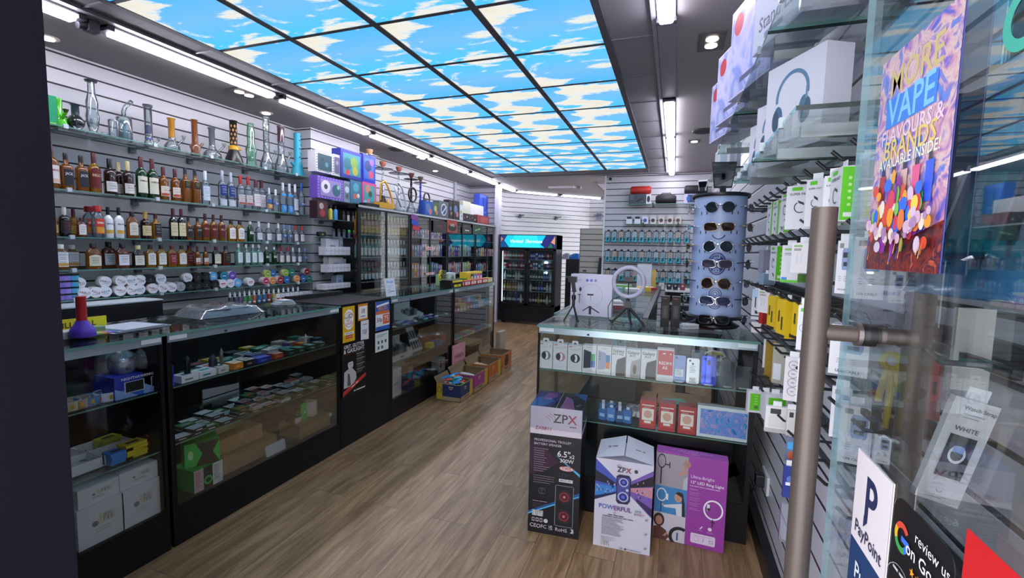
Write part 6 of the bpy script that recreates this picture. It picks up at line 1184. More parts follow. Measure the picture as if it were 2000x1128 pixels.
# ---------------------------------------------------------------- cartons on the floor before the counter
def zpx1():
    a = MB(); w, d, h = .255, .25, .655; DK = M('#16151e', .35); HZ = .515
    a.box(-w / 2, -d / 2, 0, w / 2, d / 2, HZ, DK); a.box(-w / 2, -d / 2, HZ, w / 2, d / 2, h, M('#d9cfdc', .4), {'u': M('#1a1c34', .25)})
    l = MB(); f = l.face((0, -d / 2, 0), (1, 0, 0), (0, 0, 1))
    for q in range(3): f.arc(-.055 + q * .007, .578, .028 + q * .008, .030 + q * .008, '#8a2c4a', 20, 80, 8)
    f.text('ZPX', .045, .60, .062, '#23202c', .02); f.text('X', .0815, .60, .062, '#a82c4a', .02); f.text('Audio', .085, .567, .012, '#6a5a6a'); f.text('ZXBB11', -.06, .545, .024, '#9a2c50', .01)
    f.poly([(-w / 2, .30), (-w / 2, .49), (-.06, .46), (.02, .38), (-.05, .33)], '#3a1a34'); f.poly([(.0, .42), (.127, .335), (.127, .32)], '#5ab0e0'); f.poly([(-w / 2, .11), (.127, .24), (.127, .215), (-w / 2, .095)], '#1c5a9a'); f.poly([(-w / 2, .1), (.127, .225), (.127, .22), (-w / 2, .092)], '#5ac0f0')
    f.text('PROFESSIONAL TROLLEY', -.105, .485, .0165, '#c8bfd0', .015, align='LEFT'); f.text('BATTERY SPEAKER', -.105, .465, .0165, '#c8bfd0', .015, align='LEFT')
    f.lines(-.105, .44, .08, 11, .0115, '#a29aae', .002); f.lines(-.105, .30, .11, 4, .0115, '#a29aae', .002)
    f.text('6.5"', .045, .425, .042, '#e8e4ec', .03); f.text('x2', .085, .418, .026, '#e8e4ec', .03); f.text('300W', .06, .393, .027, '#e8e4ec', .02); f.circ(.06, .355, .036, '#b8404c', 20, .013); f.circ(.06, .355, .033, '#e0c8cc', 20, .011); f.text('TWS', .06, .355, .022, '#a82c3c', .02)
    f.text('LED', .045, .32, .026, '#2c3c54', .01); f.rect(.025, .285, .093, .301, '#d8d0dc'); f.text('MAGIC LED', .059, .293, .0105, '#2a2030', .01)
    f.poly([(.012, .055), (.096, .055), (.1, .06), (.1, .262), (.094, .268), (.014, .268), (.008, .262), (.008, .06)], '#8a90a0'); f.rect(.011, .058, .097, .265, '#101014')
    for z_ in (.21, .11): f.circ(.054, z_, .036, '#24242c', 22); f.circ(.054, z_, .025, '#8a2c38', 20); f.circ(.054, z_, .018, '#4a1820', 16); f.circ(.054, z_, .007, '#d07a80', 10)
    for q in range(2): f.arc(-.065 + q * .012, .225, .014, .0155, '#8a8a98', 0, 330, 16, .7)
    f.text('SPECIAL ATTENTION', -.105, .17, .008, '#a29aae', align='LEFT'); f.lines(-.105, .158, .09, 4, .007, '#6a6474', .0012); f.bars(-.106, .092, -.05, .122, '#4a4450', 12)
    for q in range(3): f.rect(-.106 + q * .02, .062, -.092 + q * .02, .082, '#c8c0d0'); f.rect(-.103 + q * .02, .066, -.095 + q * .02, .078, '#1c1a24')
    f.circ(-.035, .072, .011, '#d8d0dc', 16); f.text('CE', -.1, .04, .028, '#d8d2dc', .005); f.arc(-.072, .04, .007, .010, '#d8d2dc'); f.text('FC', -.045, .04, .026, '#d8d2dc', .008); f.text('UK', -.01, .046, .015, '#d8d2dc', .015); f.text('CA', -.01, .034, .015, '#d8d2dc', .015); f.text('RoHS', .043, .038, .026, '#d8d2dc', .0); f.poly([(.088, .03), (.106, .03), (.09, .052), (.104, .052)], '#d8d2dc')
    t = l.face((0, 0, h), (1, 0, 0), (0, 1, 0)); t.poly([(-w / 2, -.125), (-.03, -.125), (0, .02), (-.02, .125), (-w / 2, .125)], '#2c3f8c'); t.poly([(-w / 2, -.125), (-.08, -.125), (-.02, -.03), (-.07, .05), (-w / 2, .0)], '#3a8ad8'); t.poly([(-.09, -.02), (-.02, .04), (-.03, .11), (-.08, .1)], '#b060b8'); t.circ(-.06, 0, .02, '#c8a0e0'); t.poly([(.02, -.125), (.09, -.125), (.06, .03), (.025, .06)], '#c87ab0'); t.poly([(.05, .125), (w / 2, .125), (w / 2, .02)], '#2c7ac8'); t.circ(.06, -.02, .014, '#a8a0e0'); t.rect(-.002, -.125, .002, .125, '#c8c0d0'); t.text('ZPX', .105, -.06, .022, '#d8d0e8', .01, 60)
    r_ = l.face((w / 2, 0, 0), (0, 1, 0), (0, 0, 1)); r_.text('ZPX', -.02, .6, .06, '#8a4a60', .02); r_.lines(-.09, .4, .16, 8, .02, '#3a3444', .003)
    sl = MB(); sl.box(-w / 2 - .0015, -d / 2 - .003, h - .11, w / 2 + .0015, d / 2 + .0015, h + .003, GL('#f2f4fa', .03, .1, 1.5))
    return [('carton', a, None), ('printed_sides', l, 0), ('plastic_wrap', sl, None)]
Proto('speaker_carton', 'carton', zpx1()).put((-.518, 2.25, 0), 4.5, 'tall black and lilac ZPX trolley speaker carton at the counter corner')
def zpx2():
    w, d, h = .265, .22, .44; a = MB(); a.box(-w / 2, -d / 2, 0, w / 2, d / 2, h, M('#d6d4e4', .45), {'r': M('#15151f', .4)})
    t = MB(); t.add([(-w / 2, -d / 2, h), (-.003, -d / 2 - .006, h + .03), (-.003, d / 2, h + .04), (-w / 2, d / 2, h)], [(0, 1, 2, 3), (3, 2, 1, 0)], '#e4e6f0'); t.add([(.003, -d / 2 - .006, h + .03), (w / 2, -d / 2, h), (w / 2, d / 2, h), (.003, d / 2, h + .04)], [(0, 1, 2, 3), (3, 2, 1, 0)], '#e4e6f0')
    tf = t.face((-.06, -.01, h + .022), (1, 0, .22), (0, 1, .05)); tf.l = .002; tf.text('$ 50', 0, 0, .022, '#6a6c78'); tf = t.face((.07, -.02, h + .02), (1, 0, -.22), (0, 1, .05)); tf.l = .002; tf.text('45 >', 0, 0, .022, '#8a8c98')
    l = MB(); f = l.face((0, -d / 2, 0), (1, 0, 0), (0, 0, 1)); H = h
    f.poly([(-w / 2, .435), (-w / 2, .23), (-.03, .28), (-.03, .345)], '#4a5ab8'); f.poly([(-w / 2, .38), (-w / 2, .325), (-.03, .315), (-.03, .325)], '#20203a'); f.poly([(-w / 2, .31), (-w / 2, .245), (-.03, .29), (-.03, .31)], '#3a86d0'); f.poly([(-w / 2, .25), (-w / 2, .23), (-.03, .278), (-.03, .285)], '#1c2450')
    f.poly([(w / 2, .415), (w / 2, .185), (.03, .28), (.03, .345)], '#7a5ab0'); f.poly([(w / 2, .39), (w / 2, .34), (.03, .315), (.03, .33)], '#1c1826'); f.poly([(w / 2, .335), (w / 2, .28), (.03, .3), (.03, .315)], '#c88a9c'); f.poly([(w / 2, .23), (w / 2, .19), (.06, .255), (.06, .27)], '#3a2c5c')
    rr = random.Random(2); 
    for q in range(46):
        s_ = rr.choice((-1, 1)); x_ = s_ * rr.uniform(.04, .125); z_ = .31 + rr.uniform(-1, 1) * abs(x_) * .5; f.rect(x_, z_, x_ + .004, z_ + .008, rr.choice(['#c8b0e0', '#221c38', '#8aa8f0', '#e0a0b0', '#14142a'])) if abs(x_) < .126 and z_ > .2 else None
    for q in range(3): f.arc(-.035 + q * .004, .403, .012 + q * .004, .013 + q * .004, '#8a2c4a', 30, 100, 6)
    f.text('ZPX', .0, .398, .034, '#2a2436', .02); f.text('X', .0205, .398, .034, '#b03a54', .02); f.circ(.055, .40, .0085, '#4a3a50', 12)
    f.poly([(-.032, .245), (-.022, .232), (.022, .235), (.032, .25), (.034, .36), (.024, .375), (-.02, .375), (-.034, .365)], '#27264a'); f.poly([(-.028, .25), (.026, .25), (.028, .362), (-.028, .362)], '#4a4f9a')
    for z_, r_ in ((.34, .022), (.268, .025)): f.circ(0, z_, r_, '#b8b8e0', 20); f.circ(0, z_, r_ * .75, '#2c3478', 18); f.circ(0, z_, r_ * .35, '#5a6ae0', 12)
    f.circ(.018, .304, .007, '#c8c8e8', 10); f.text('POWERFUL', -.035, .206, .030, '#4a6ab8', .03); f.text('ERFUL', -.001, .2055, .030, '#8a4a80', .03); f.text('BASS', .072, .208, .014, '#5a6a9a', .02); f.text('BOOST', .076, .193, .014, '#a05a7a', .02)
    f.circ(-.035, .182, .006, '#3a3c48', 8); f.circ(-.035, .182, .0045, '#d6d4e4', 8); f.text('SUPER PARTY WORLD', -.03, .170, .008, '#3a3a48', .01); f.text('RECHARGEABLE PROFESSIONAL PARTY SPEAKER', -.02, .161, .0068, '#3a3a48', .01); f.lines(-.095, .152, .11, 14, .0064, '#6a6a7a', .0018)
    f.lines(-.098, .055, .08, 4, .006, '#8a8a98', .0012); f.bars(-.095, .012, -.055, .034, '#3a3a44', 12); f.text('CE', .0, .012, .012, '#3a3a44', .01); f.circ(.02, .012, .005, '#3a3a44', 8); f.text('FC UKCA RoHS', .06, .012, .01, '#3a3a44', .005)
    for z_ in (.17, .1, .03): f.poly([(.103, z_), (.106, z_), (.113, z_ + .012), (.11, z_ + .012)], '#5a5a68'); f.poly([(.109, z_ - .002), (.112, z_ - .002), (.119, z_ + .01), (.116, z_ + .01)], '#5a5a68')
    return [('carton', a, None), ('printed_front', l, 0), ('lid_flap', t, None)]
Proto('speaker_carton', 'carton', zpx2()).put((-.178, 2.245, 0), 2.5, 'white ZPX party speaker carton reading POWERFUL BASS BOOST')
def ringbox():
    w, d, h = .325, .075, .445; PU = M('#9c3fa0', .4); a = MB(); a.box(-w / 2, -d / 2, 0, w / 2, d / 2, h, PU, {'u': M('#b45ac0', .4)}); l = MB(); f = l.face((0, -d / 2, 0), (1, 0, 0), (0, 0, 1)); X1 = -.012
    f.rect(-w / 2 + .001, .27, X1, .435, '#a49ca4'); f.rect(-w / 2 + .001, .135, X1, .27, '#3f86c0'); f.rect(-w / 2 + .001, .001, X1, .135, '#cfc8d4')
    f.arc(-.135, .395, .030, .036, '#17171b', sx=.55); f.rect(-.139, .28, -.133, .36, '#1c1c20'); f.rect(-.12, .378, -.098, .384, '#1c1c20'); f.rect(-.1, .365, -.095, .395, '#1c1c20'); f.poly([(-.062, .335), (-.02, .35), (-.014, .42), (-.03, .42), (-.035, .36), (-.06, .345)], '#c09080'); f.circ(-.018, .398, .017, '#b08474', 14); f.poly([(-.034, .27), (X1, .27), (X1, .34), (-.03, .32)], '#b8c4cc')
    f.arc(-.128, .226, .028, .034, '#e8eef4', sx=.7); f.rect(-.131, .14, -.127, .19, '#1c2430'); f.rect(-.106, .205, -.097, .235, '#e8e8ee'); f.poly([(-.12, .175), (-.065, .19), (-.03, .2), (-.02, .135), (-.055, .135), (-.06, .17), (-.115, .165)], '#d8dce6'); f.circ(-.05, .226, .018, '#c89884', 16, .024); f.poly([(-.066, .245), (-.05, .256), (-.03, .25), (-.02, .2), (-.016, .135), (-.03, .135), (-.034, .23)], '#2a1c1c'); f.rect(-.056, .217, -.046, .219, '#a04a44'); f.circ(-.122, .178, .006, '#c89884', 8)
    f.circ(-.135, .098, .026, '#2c1c1c', 16, .034); f.circ(-.135, .095, .017, '#b8846c', 16, .023); f.rect(-.141, .084, -.13, .086, '#a04038'); f.poly([(-.16, .0), (-.16, .06), (-.13, .068), (-.10, .05), (-.085, .02), (-.1, .0)], '#5a3028'); f.poly([(-.115, .02), (-.09, .05), (-.1, .02)], '#b8846c')
    f.arc(-.035, .03, .036, .052, '#17171a', 60, 243, 18) ; f.rect(-.05, .012, -.043, .05, '#2a4a80')
    f.text('Ultra-Bright', .0, .345, .022, '#e8c8ec', .015, align='LEFT'); f.text('12" LED Ring Light', .0, .318, .0195, '#f4e8f6', .02, align='LEFT'); f.text('WITH TRIPOD STAND & SMARTPHONE HOLDER', .0, .30, .0068, '#e8d0ec', .01, align='LEFT'); f.text('Features', .0, .284, .010, '#e0b8e4', .005, align='LEFT')
    for q in range(4): f.lines(.0, .268 - q * .026, .055, 3 if q < 3 else 2, .0065, '#d8a0dc', .0012)
    f.arc(.108, .20, .041, .049, '#f6f0fa', sx=.9); f.rect(.08, .192, .092, .225, '#e8e8f0'); f.circ(.088, .2, .008, '#3a2a34', 10); f.rect(.106, .118, .11, .155, '#2a1c30'); f.rect(.1, .138, .118, .142, '#2a1c30')
    f.poly([(.052, .098), (.064, .112), (.066, .108), (.056, .094)], '#f0e0f4'); f.circ(.098, .104, .009, '#f0e0f4', 12); f.lines(.045, .088, .03, 1, .01, '#d8a0dc', .0015); f.lines(.085, .088, .03, 2, .005, '#d8a0dc', .0015)
    f.poly([(.018, .022), (.12, .022), (.124, .028), (.124, .065), (.12, .071), (.018, .071), (.014, .065), (.014, .028)], '#e4cfe8'); f.arc(.04, .045, .011, .012, '#8a5a90'); f.rect(.028, .06, .11, .061, '#8a5a90'); f.rect(.07, .036, .072, .052, '#5a4a60'); f.rect(.098, .035, .114, .05, '#8a5a90'); f.rect(.1, .037, .112, .048, '#e4cfe8')
    t = l.face((0, 0, h), (1, 0, 0), (0, 1, 0)); t.text('12" LED RING LIGHT', 0, .005, .022, '#e8c8ec', .01); t.text('with tripod', 0, -.018, .012, '#e8c8ec', .01)
    return [('carton', a, None), ('printed_front', l, 0)]
Proto('ring_light_carton', 'carton', ringbox()).put((.128, 2.33, 0), -2, 'purple 12 inch LED ring light carton leaning on the counter', tilt=(-2, 0))
# crisp boxes by the far left counter
def snackbox(y, w, d, h, lb, strip, panel, ring=None, fill=None, x=-1.925):
    a = MB(); m_ = M('#a98f70', .8)
    for (x0, y0, x1, y1) in ((-w / 2, -d / 2, w / 2, -d / 2 + .004), (-w / 2, d / 2 - .004, w / 2, d / 2), (-w / 2, -d / 2, -w / 2 + .004, d / 2), (w / 2 - .004, -d / 2, w / 2, d / 2)): a.box(x0, y0, 0, x1, y1, h, m_)
    a.box(-w / 2, -d / 2, 0, w / 2, d / 2, .004, m_); l = MB(); f = l.face((0, -d / 2, 0), (1, 0, 0), (0, 0, 1)); f.rect(-w / 2, h * .05, -w * .26, h * .96, strip); f.rect(-w * .25, h * .26, w / 2, h * .96, panel); f.arc(-w * .38, h * .62, w * .08, w * .1, '#3a3424'); f.rect(w * .0, h * .78, w * .2, h * .84, '#c8b898'); f.rect(w * .03, h * .68, w * .17, h * .73, '#c8b898')
    g = l.face((w / 2, 0, 0), (0, 1, 0), (0, 0, 1)); g.rect(-d / 2, h * .3, d * .24, h * .96, panel); g.rect(d * .25, h * .1, d / 2, h * .96, strip); g.lines(-d * .2, h * .16, d * .4, 1, .01, '#5a4a38', h * .07)
    if ring: g.circ(0, h * .6, h * .3, '#2c2824', 20); g.arc(0, h * .6, h * .16, h * .2, '#6a5848')
    else: g.rect(-d * .2, h * .74, -d * .04, h * .8, '#c8b898'); g.rect(-d * .18, h * .64, -d * .06, h * .69, '#c8b898')
    fl = MB(); fl.add([(-w / 2, -d / 2, h), (-w / 2, d / 2, h), (-w / 2 - .03, d / 2, h + .05), (-w / 2 - .03, -d / 2, h + .05)], [(0, 1, 2, 3), (3, 2, 1, 0)], m_)
    f2 = MB(); f2.add([(-w / 2, d / 2, h), (w / 2, d / 2, h), (w / 2, d / 2 - .06, h + .004), (-w / 2, d / 2 - .06, h + .004)], [(0, 1, 2, 3), (3, 2, 1, 0)], M('#9a8266', .8))
    Proto('snack_carton', 'carton', [('carton', a, None), ('printed_sides', l, 0), ('open_flap', fl, None), ('open_flap', f2, None)]).put((x, y, 0), 0, lb)
    if fill:
        rr = random.Random(7)
        for q in range(fill):
            c, nm = rr.choice([('#3a8ae0', 'blue'), ('#e8e8ee', 'white'), ('#2fae4a', 'green'), ('#e8b030', 'yellow'), ('#d04a3a', 'red'), ('#5ac0e8', 'sky blue')])
            b = sagbag(.1, .035, .014, M(c, .25), q + 3); xx, yy = rr.uniform(-.26, .26), rr.uniform(-.3, .3)
            one('foil_snack', 'sachet', b, (x + xx * w, y + yy * d, h - .03 + q * .0028), rr.uniform(0, 180), '%s foil snack, %s from the bottom of the heap in the nearest snack carton' % (nm, ordn(q + 1)), 'foil snacks in the open carton', tilt=(rr.uniform(-20, 20), rr.uniform(-20, 20)))
snackbox(3.86, .25, .27, .165, 'nearest open snack carton, dark blue panels, heaped with foil snacks', '#c0a233', '#26345f', fill=24)
snackbox(4.19, .26, .35, .185, 'second open snack carton with magenta panel by the far counter', '#c0a233', '#9c3a80')
snackbox(4.57, .26, .37, .2, 'third open snack carton with orange panel by the far counter', '#c0a233', '#b8602c')
snackbox(4.94, .26, .33, .225, 'farthest open snack carton with dark round emblem on orange', '#b8702c', '#b86a30', ring=True)
for i, (yy, c, lb) in enumerate(((4.15, '#e6e0e2', 'pale'), (4.5, '#e8b48a', 'orange'))): one('foil_snack', 'sachet', sagbag(.16, .04, .02, M(c, .3), 40 + i), (-1.93, yy, .14 + .02 * i), 20, '%s foil snack lying in the %s open snack carton' % (lb, ['second', 'third'][i]), tilt=(0, 12))
p = at(907, 707, z=.12); a = MB(); a.box(-.13, -.005, 0, .13, .005, .26, M('#c8909a', .5)); f = fr(a, .26, .26, -.005); f.text('SWEETS', 0, .13, .055, '#3a1c24', .03); f.lines(-.08, .2, .16, 2, .02, '#e8c8cc', .004); f.lines(-.08, .07, .16, 2, .02, '#a05a68', .004)
one('sweets_card', 'sign', a, (CF + .03, 4.30, .16), 86, 'pink SWEETS card standing up behind the nearest snack carton')
for j, (x_, y_, w_, d_, h_, lb) in enumerate(((-2.36, 4.62, .22, .3, .17, 'brown open tray box in the base of the far counter'), (-2.36, 5.05, .22, .42, .19, 'long brown box in the base of the far counter'))): a = MB(); a.box(-w_ / 2, -d_ / 2, 0, w_ / 2, d_ / 2, h_, CARD); one('brown_carton', 'carton', a, (x_, y_, .1005), 0, lb)
a = MB(); a.rbox(-.03, -.1, 0, .03, .1, .36, M('#a89c88', .6), .01, 3); one('folded_stool', 'board', a, (-2.10, 5.53, 0), 0, 'beige folded board standing at the end of the far counter')
# ---------------------------------------------------------------- on the right-hand glass counter
CT = 1.0155
def slimart(f, w, h, *_): f.rect(-w * .35, h * .42, w * .2, h * .44, '#7a3a34'); f.rect(-w * .3, -h * .2, w * .3, h * .2, '#2b2828'); f.rect(-w * .04, -h * .12, w * .04, h * .1, '#4a4646')
fbox('slim_box', 'box', 1290, 1307, .172, CT, 2.62, .045, M('#1a1413', .5, 0, .3), slimart, 'slim dark brown upright box beside the ring light'); fbox('slim_box', 'box', 1311, 1328, .172, CT, 2.62, .045, M('#1a1413', .5, 0, .3), slimart, 'slim dark brown upright box beside the sunglasses rack')
def rlart(f, w, h, *_):
    f.arc(-.0 * w, h * .0, h * .27, h * .275, '#8a8a94'); f.arc(0, 0, h * .2, h * .204, '#c4c4cc'); f.rect(-w * .09, 0, w * .06, h * .035, '#1a1a1e'); f.rect(-w * .012, -h * .12, -w * .004, 0, '#3a3a40')
    f.poly([(-w * .2, -h * .38), (-w * .18, -h * .39), (w * .0, -h * .27), (-w * .02, -h * .25)], '#2c2e3c'); f.poly([(w * .0, -h * .27), (w * .22, -h * .4), (w * .2, -h * .42), (-w * .02, -h * .29)], '#2c2e3c'); f.rect(-w * .04, -h * .46, w * .02, -h * .26, '#2c2e48')
    for q in range(3): f.circ(-w * .1 + q * w * .1, h * .36, w * .035, ['#6a7ae0', '#8088d8', '#9a9cc0'][q])
    f.rect(-w * .32, -h * .0, -w * .24, h * .02, '#2a2a30'); f.circ(-w * .26, h * .14, w * .03, '#2c2e38', 12, h * .05); f.rect(-w * .285, -h * .2, -w * .27, 0, '#2a2a30'); f.text('Pro', -w * .3, h * .36, h * .08, '#a0a4c8')
fbox('ring_light_box', 'box', 1114, 1195, .262, CT, 2.86, .07, M('#dcd8ea', .4), rlart, 'white ring light box standing on the glass counter')
BK = M('#17181c', .4)
def tripod(legs, hub, r_=.006):
    out = []
    for t, L_, z_ in legs:
        a = MB(); a.cyl((0, 0, hub), (L_ * math.cos(rad(t)), L_ * math.sin(rad(t)), .006), r_ * 1.3, BK, r_); a.lathe([(r_ * 1.2, 0), (r_ * 1.2, .012)], M('#2a2c30'), c=(L_ * math.cos(rad(t)), L_ * math.sin(rad(t)), 0), n=8); out.append(('leg', a, None))
    return out
P = tripod(((200, .055, 0), (320, .05, 0), (75, .05, 0)), .105, .0045)
a = MB(); a.cyl((0, 0, .095), (0, 0, .14), .009, BK); a.lathe([(.012, .135), (.014, .145), (.012, .165)], BK, n=12); a.cyl((0, 0, .165), (0, 0, .185), .005, BK); P.append(('ball_head', a, None))
a = MB(); a.add([(-.008, -.008, .185), (.014, -.008, .185), (.004, -.008, .25), (-.02, -.008, .25), (-.008, .006, .185), (.014, .006, .185), (.004, .006, .25), (-.02, .006, .25)], [(0, 1, 2, 3), (4, 7, 6, 5), (0, 3, 7, 4), (1, 5, 6, 2)], BK); a.box(-.034, -.02, .245, .016, .012, .28, BK); a.box(-.052, -.012, .268, -.03, .004, .282, BK); a.box(-.01, -.02, .185, .014, .004, .193, BK); P.append(('phone_clamp', a, None))
p = at(1119, 634, z=CT); Proto('phone_tripod', 'tripod', P).put((xpx(1119, 2.60, CT), 2.60, CT), 0, 'small black phone tripod with clamp at the counter corner', scale=.93)
a = MB(); c_ = at(1228, 551, y=2.66); zc = c_.z - CT; Rr = .095
a.ring((0, 0, zc), Rr - .012, .0125, M('#b9b6cc', .4), 'y', 42, 10, 0, 367); P = [('light_ring', a, None)]
P += [(n_, m_, q) for n_, m_, q in tripod(((195, .085, 0), (300, .05, 0), (345, .095, 0)), zc - Rr - .04, .0065)]
a = MB(); a.box(-.016, -.012, zc - Rr - .05, .016, .012, zc - Rr - .012, BK); a.cyl((0, 0, zc - Rr - .02), (0, 0, zc - Rr + .008), .009, BK); P.append(('hub', a, None))
a = MB(); a.cyl((0, 0, zc - Rr), (0, 0, zc + .01), .003, BK); a.box(-.03, -.012, zc + .005, .03, .012, zc + .028, BK); a.box(-.03, -.02, zc + .02, .03, -.008, zc + .03, BK); P.append(('phone_holder', a, None))
a = MB(); a.tube([(-.03, .0, zc - Rr + .02), (-.09, .0, zc - Rr - .01), (-.11, 0, zc - Rr - .05), (-.105, -.01, .02), (-.09, -.02, .008), (-.08, .01, .008), (-.1, .02, .01), (-.06, .01, .008), (-.04, -.02, .006), (-.01, -.03, .006), (.02, -.02, .006)], .0022, M('#1a1a1e')); P.append(('usb_cable', a, None))
Proto('ring_light', 'ring light', P).put((c_.x, 2.66, CT), 0, 'white ring light on a black mini tripod atop the glass counter')
a = MB()
for i in range(3): a.box(-.045 + i * .01, -.04, i * .008, .05, .03 - i * .008, i * .008 + .006, ['#e6e9ee', '#c8ccd2', '#f0f2f6'][i])
one('paper_slips', 'papers', a, (xpx(1341, 2.68, CT), 2.68, CT), 25, 'white folded papers at the foot of the sunglasses rack')
for i, (px, y, lb) in enumerate(((1238, 2.56, 'nearest the corner'), (1258, 2.57, 'middle one'), (1276, 2.58, 'nearest the slim boxes'))):
    a = MB(); a.box(-.02, -.012, 0, .02, .012, .045, M('#cfe0ee', .3)); f = fr(a, .04, .045, -.012, .022); f.circ(0, 0, .012, '#3a86c8', 10, .016)
    one('small_case_box', 'box', a, (xpx(px, y + .18, .96), y + .18, SH1 + .15), 0, 'small white box with blue print under the glass top, ' + lb, 'small blue print boxes'); 
a = MB(); a.box(-.1, -.05, 0, .1, .05, .006, GLASS)
for x_ in (-.09, .09): a.box(x_ - .004, -.06, -.15, x_ + .004, .06, 0, GLASS)
one('riser_shelf', 'stand', a, (xpx(1257, 2.75, .91), 2.745, SH1 + .1495), 0, 'clear riser lifting the blue print boxes under the glass top')
# sunglasses rack
RX, RY, RZ0, RZ1, RR = .228, 2.80, 1.075, 1.735, .135
LB = swirl_mat('rack_blue', ['#8ea4cc', '#9cb0d8', '#a8bae0'], 3, 2, .3, .4); NB = M('#26307a', .4)
a = MB(); a.lathe([(RR, RZ0), (RR, RZ1)], LB, c=(0, 0, 0), n=28, caps=False); P = [('pegboard_drum', a, None)]
a = MB(); a.lathe([(.12, 0), (.135, .012), (.10, .03), (.09, .05), (.165, .056), (.168, .066), (.13, .07), (.0, .071)], M('#131317', .3), n=32, caps=False)
b = MB(); [b.add([(v[0], v[1], v[2] + CT) for v in a.v], a.f, M('#141418', .35), True)]; P.append(('turntable_base', b, None)); c = MB(); c.lathe([(.145, RZ1 - .005), (.15, RZ1 + .003), (.15, RZ1 + .015), (0, RZ1 + .02)], M('#17181c', .35), n=32, caps=False); P.append(('top_cap', c, None))
pr_ = MB()
def cyp(t, z, r=RR): return (r * math.sin(rad(t)), -r * math.cos(rad(t)), z)
def cpoly(pts, m, off=.0008): pr_.add([cyp(t, z, RR + off) for t, z in pts], [tuple(range(len(pts)))], m)
def cring(t0, z0, r0, r1, m, off, n=28, a0=0, a1=360, sx=1):
    vs = []
    for i in range(n + 1):
        q = rad(a0 + (a1 - a0) * i / n)
        for r_ in (r0, r1): vs.append(cyp(t0 + math.degrees(r_ * math.cos(q) * sx / RR), z0 + r_ * math.sin(q), RR + off))
    pr_.add(vs, [(2 * i, 2 * i + 1, 2 * i + 3, 2 * i + 2) for i in range(n)], m)
RZ = [at(1404, y, y=2.66).z for y in (405, 443, 481, 515, 553, 587, 624)]
T0 = -5
cring(T0, RZ[3], 0, .062, NB, .0008, sx=.75); cring(T0, RZ[3], .05, .053, M('#8ea4cc'), .0012, sx=.75)
vs, fs = glyphs('BWL', .01); pr_.add([cyp(T0 + math.degrees(-y * .045 / RR), RZ[3] + x * .045, RR + .0016) for x, y in vs], [tuple(reversed(f)) for f in fs], M('#8ea4cc'))
for zz in (RZ[5] + .035, RZ[5] - .015):
    for r_ in (.012, .022, .032): cring(T0, zz, r_ - .004, r_, NB, .001)
cring(T0, RZ[1] - .03, .03, .036, NB, .001, a0=200, a1=340)
for i, z_ in enumerate(RZ):
    for s_ in (-42, -28, 26, 40): cpoly([(T0 + s_ - 1.2, z_ - .035), (T0 + s_ + 1.2, z_ - .035), (T0 + s_ + 1.2, z_ - .018), (T0 + s_ - 1.2, z_ - .018)], '#14161c')
P.append(('print', pr_, 0))
for i, z_ in enumerate(RZ):      # chrome pegs that carry the glasses
    a = MB()
    for t in (T0, T0 - 80, T0 + 75): a.cyl(cyp(t, z_ + .012), cyp(t, z_ + .012, RR + .05), .003, CHR, n=6)
    P.append(('peg', a, None))
Proto('sunglasses_rack', 'display rack', P).put((RX, RY, 0), 0, 'round pale blue sunglasses rack turning on a black base')
def shades(lens, frame, style):
    a = MB(); rx, rz = {'avi': (.027, .024), 'round': (.025, .023), 'sq': (.029, .018), 'wrap': (.031, .019)}[style]; L = MB(); n = 16
    for s_ in (-1, 1):
        pts = []
        for i in range(n):
            t = rad(360 * i / n); c, q = math.cos(t), math.sin(t); k = .65 if style in ('sq', 'wrap') else 1
            x = rx * math.copysign(abs(c) ** k, c); z = rz * math.copysign(abs(q) ** k, q)
            if style == 'avi' and q < 0: x += s_ * .004 * -q
            pts.append((s_ * .033 + x, -.004 + .0035 * ((s_ * .033 + x) / .05) ** 2 * 4, z))
        L.add(pts, [tuple(range(n))], lens); L.add([(x, y + .0015, z) for x, y, z in pts], [tuple(reversed(range(n)))], lens); a.tube(pts + [pts[0]], .0011 if style != 'wrap' else .0022, frame, 5)
    a.tube([(-.012, -.004, .006), (0, -.006, .009), (.012, -.004, .006)], .002, frame, 5)
    T = MB()
    for s_ in (-1, 1): T.tube([(s_ * .062, .006, .008), (s_ * .064, .05, .008), (s_ * .06, .1, .004), (s_ * .058, .125, -.014)], .0024, frame, 5)
    return Proto('sunglasses', 'sunglasses', [('frame_front', a, None), ('lens', L, 0), ('temple', T, None)])
DKL = M('#0e0f13', .08, 0, .8); BRL = M('#231612', .1, 0, .8); GOLDM = M('#b8a27a', .25, .8)
SG = [shades(M('#1b2530', .1), BK, 'round'), shades(BRL, GOLDM, 'sq'), shades(M('#1a2430', .1), CHR, 'avi'), shades(GL('#7a6a98', .6, .05, 1.5, '#3a3050'), CHR, 'sq'), shades(BRL, GOLDM, 'avi'), shades(GL('#4a5a84', .6, .05, 1.5, '#2a3460'), CHR, 'wrap'), shades(DKL, BK, 'wrap')]
SN = ['round grey sunglasses with black rims', 'brown square sunglasses with gold rims', 'dark teal aviator sunglasses with silver rims', 'violet rimless sunglasses', 'brown aviator sunglasses with gold rims', 'blue shield sunglasses', 'black wraparound sunglasses']
for i, z_ in enumerate(RZ):
    for side, t in (('front', T0), ('aisle', T0 - 82), ('wall', T0 + 78)):
        k = i if side == 'front' else (i * 3 + (2 if side == 'aisle' else 5)) % 7
        q = cyp(t, z_, RR + .03); SG[k].put((RX + q[0], RY + q[1], z_), t, '%s, %s row down, %s side of rack' % (SN[k], ordn(i + 1), side), 'sunglasses on the rack', (1.2, .55, 1.2) if side == 'front' else (1.15, .6, 1.15))
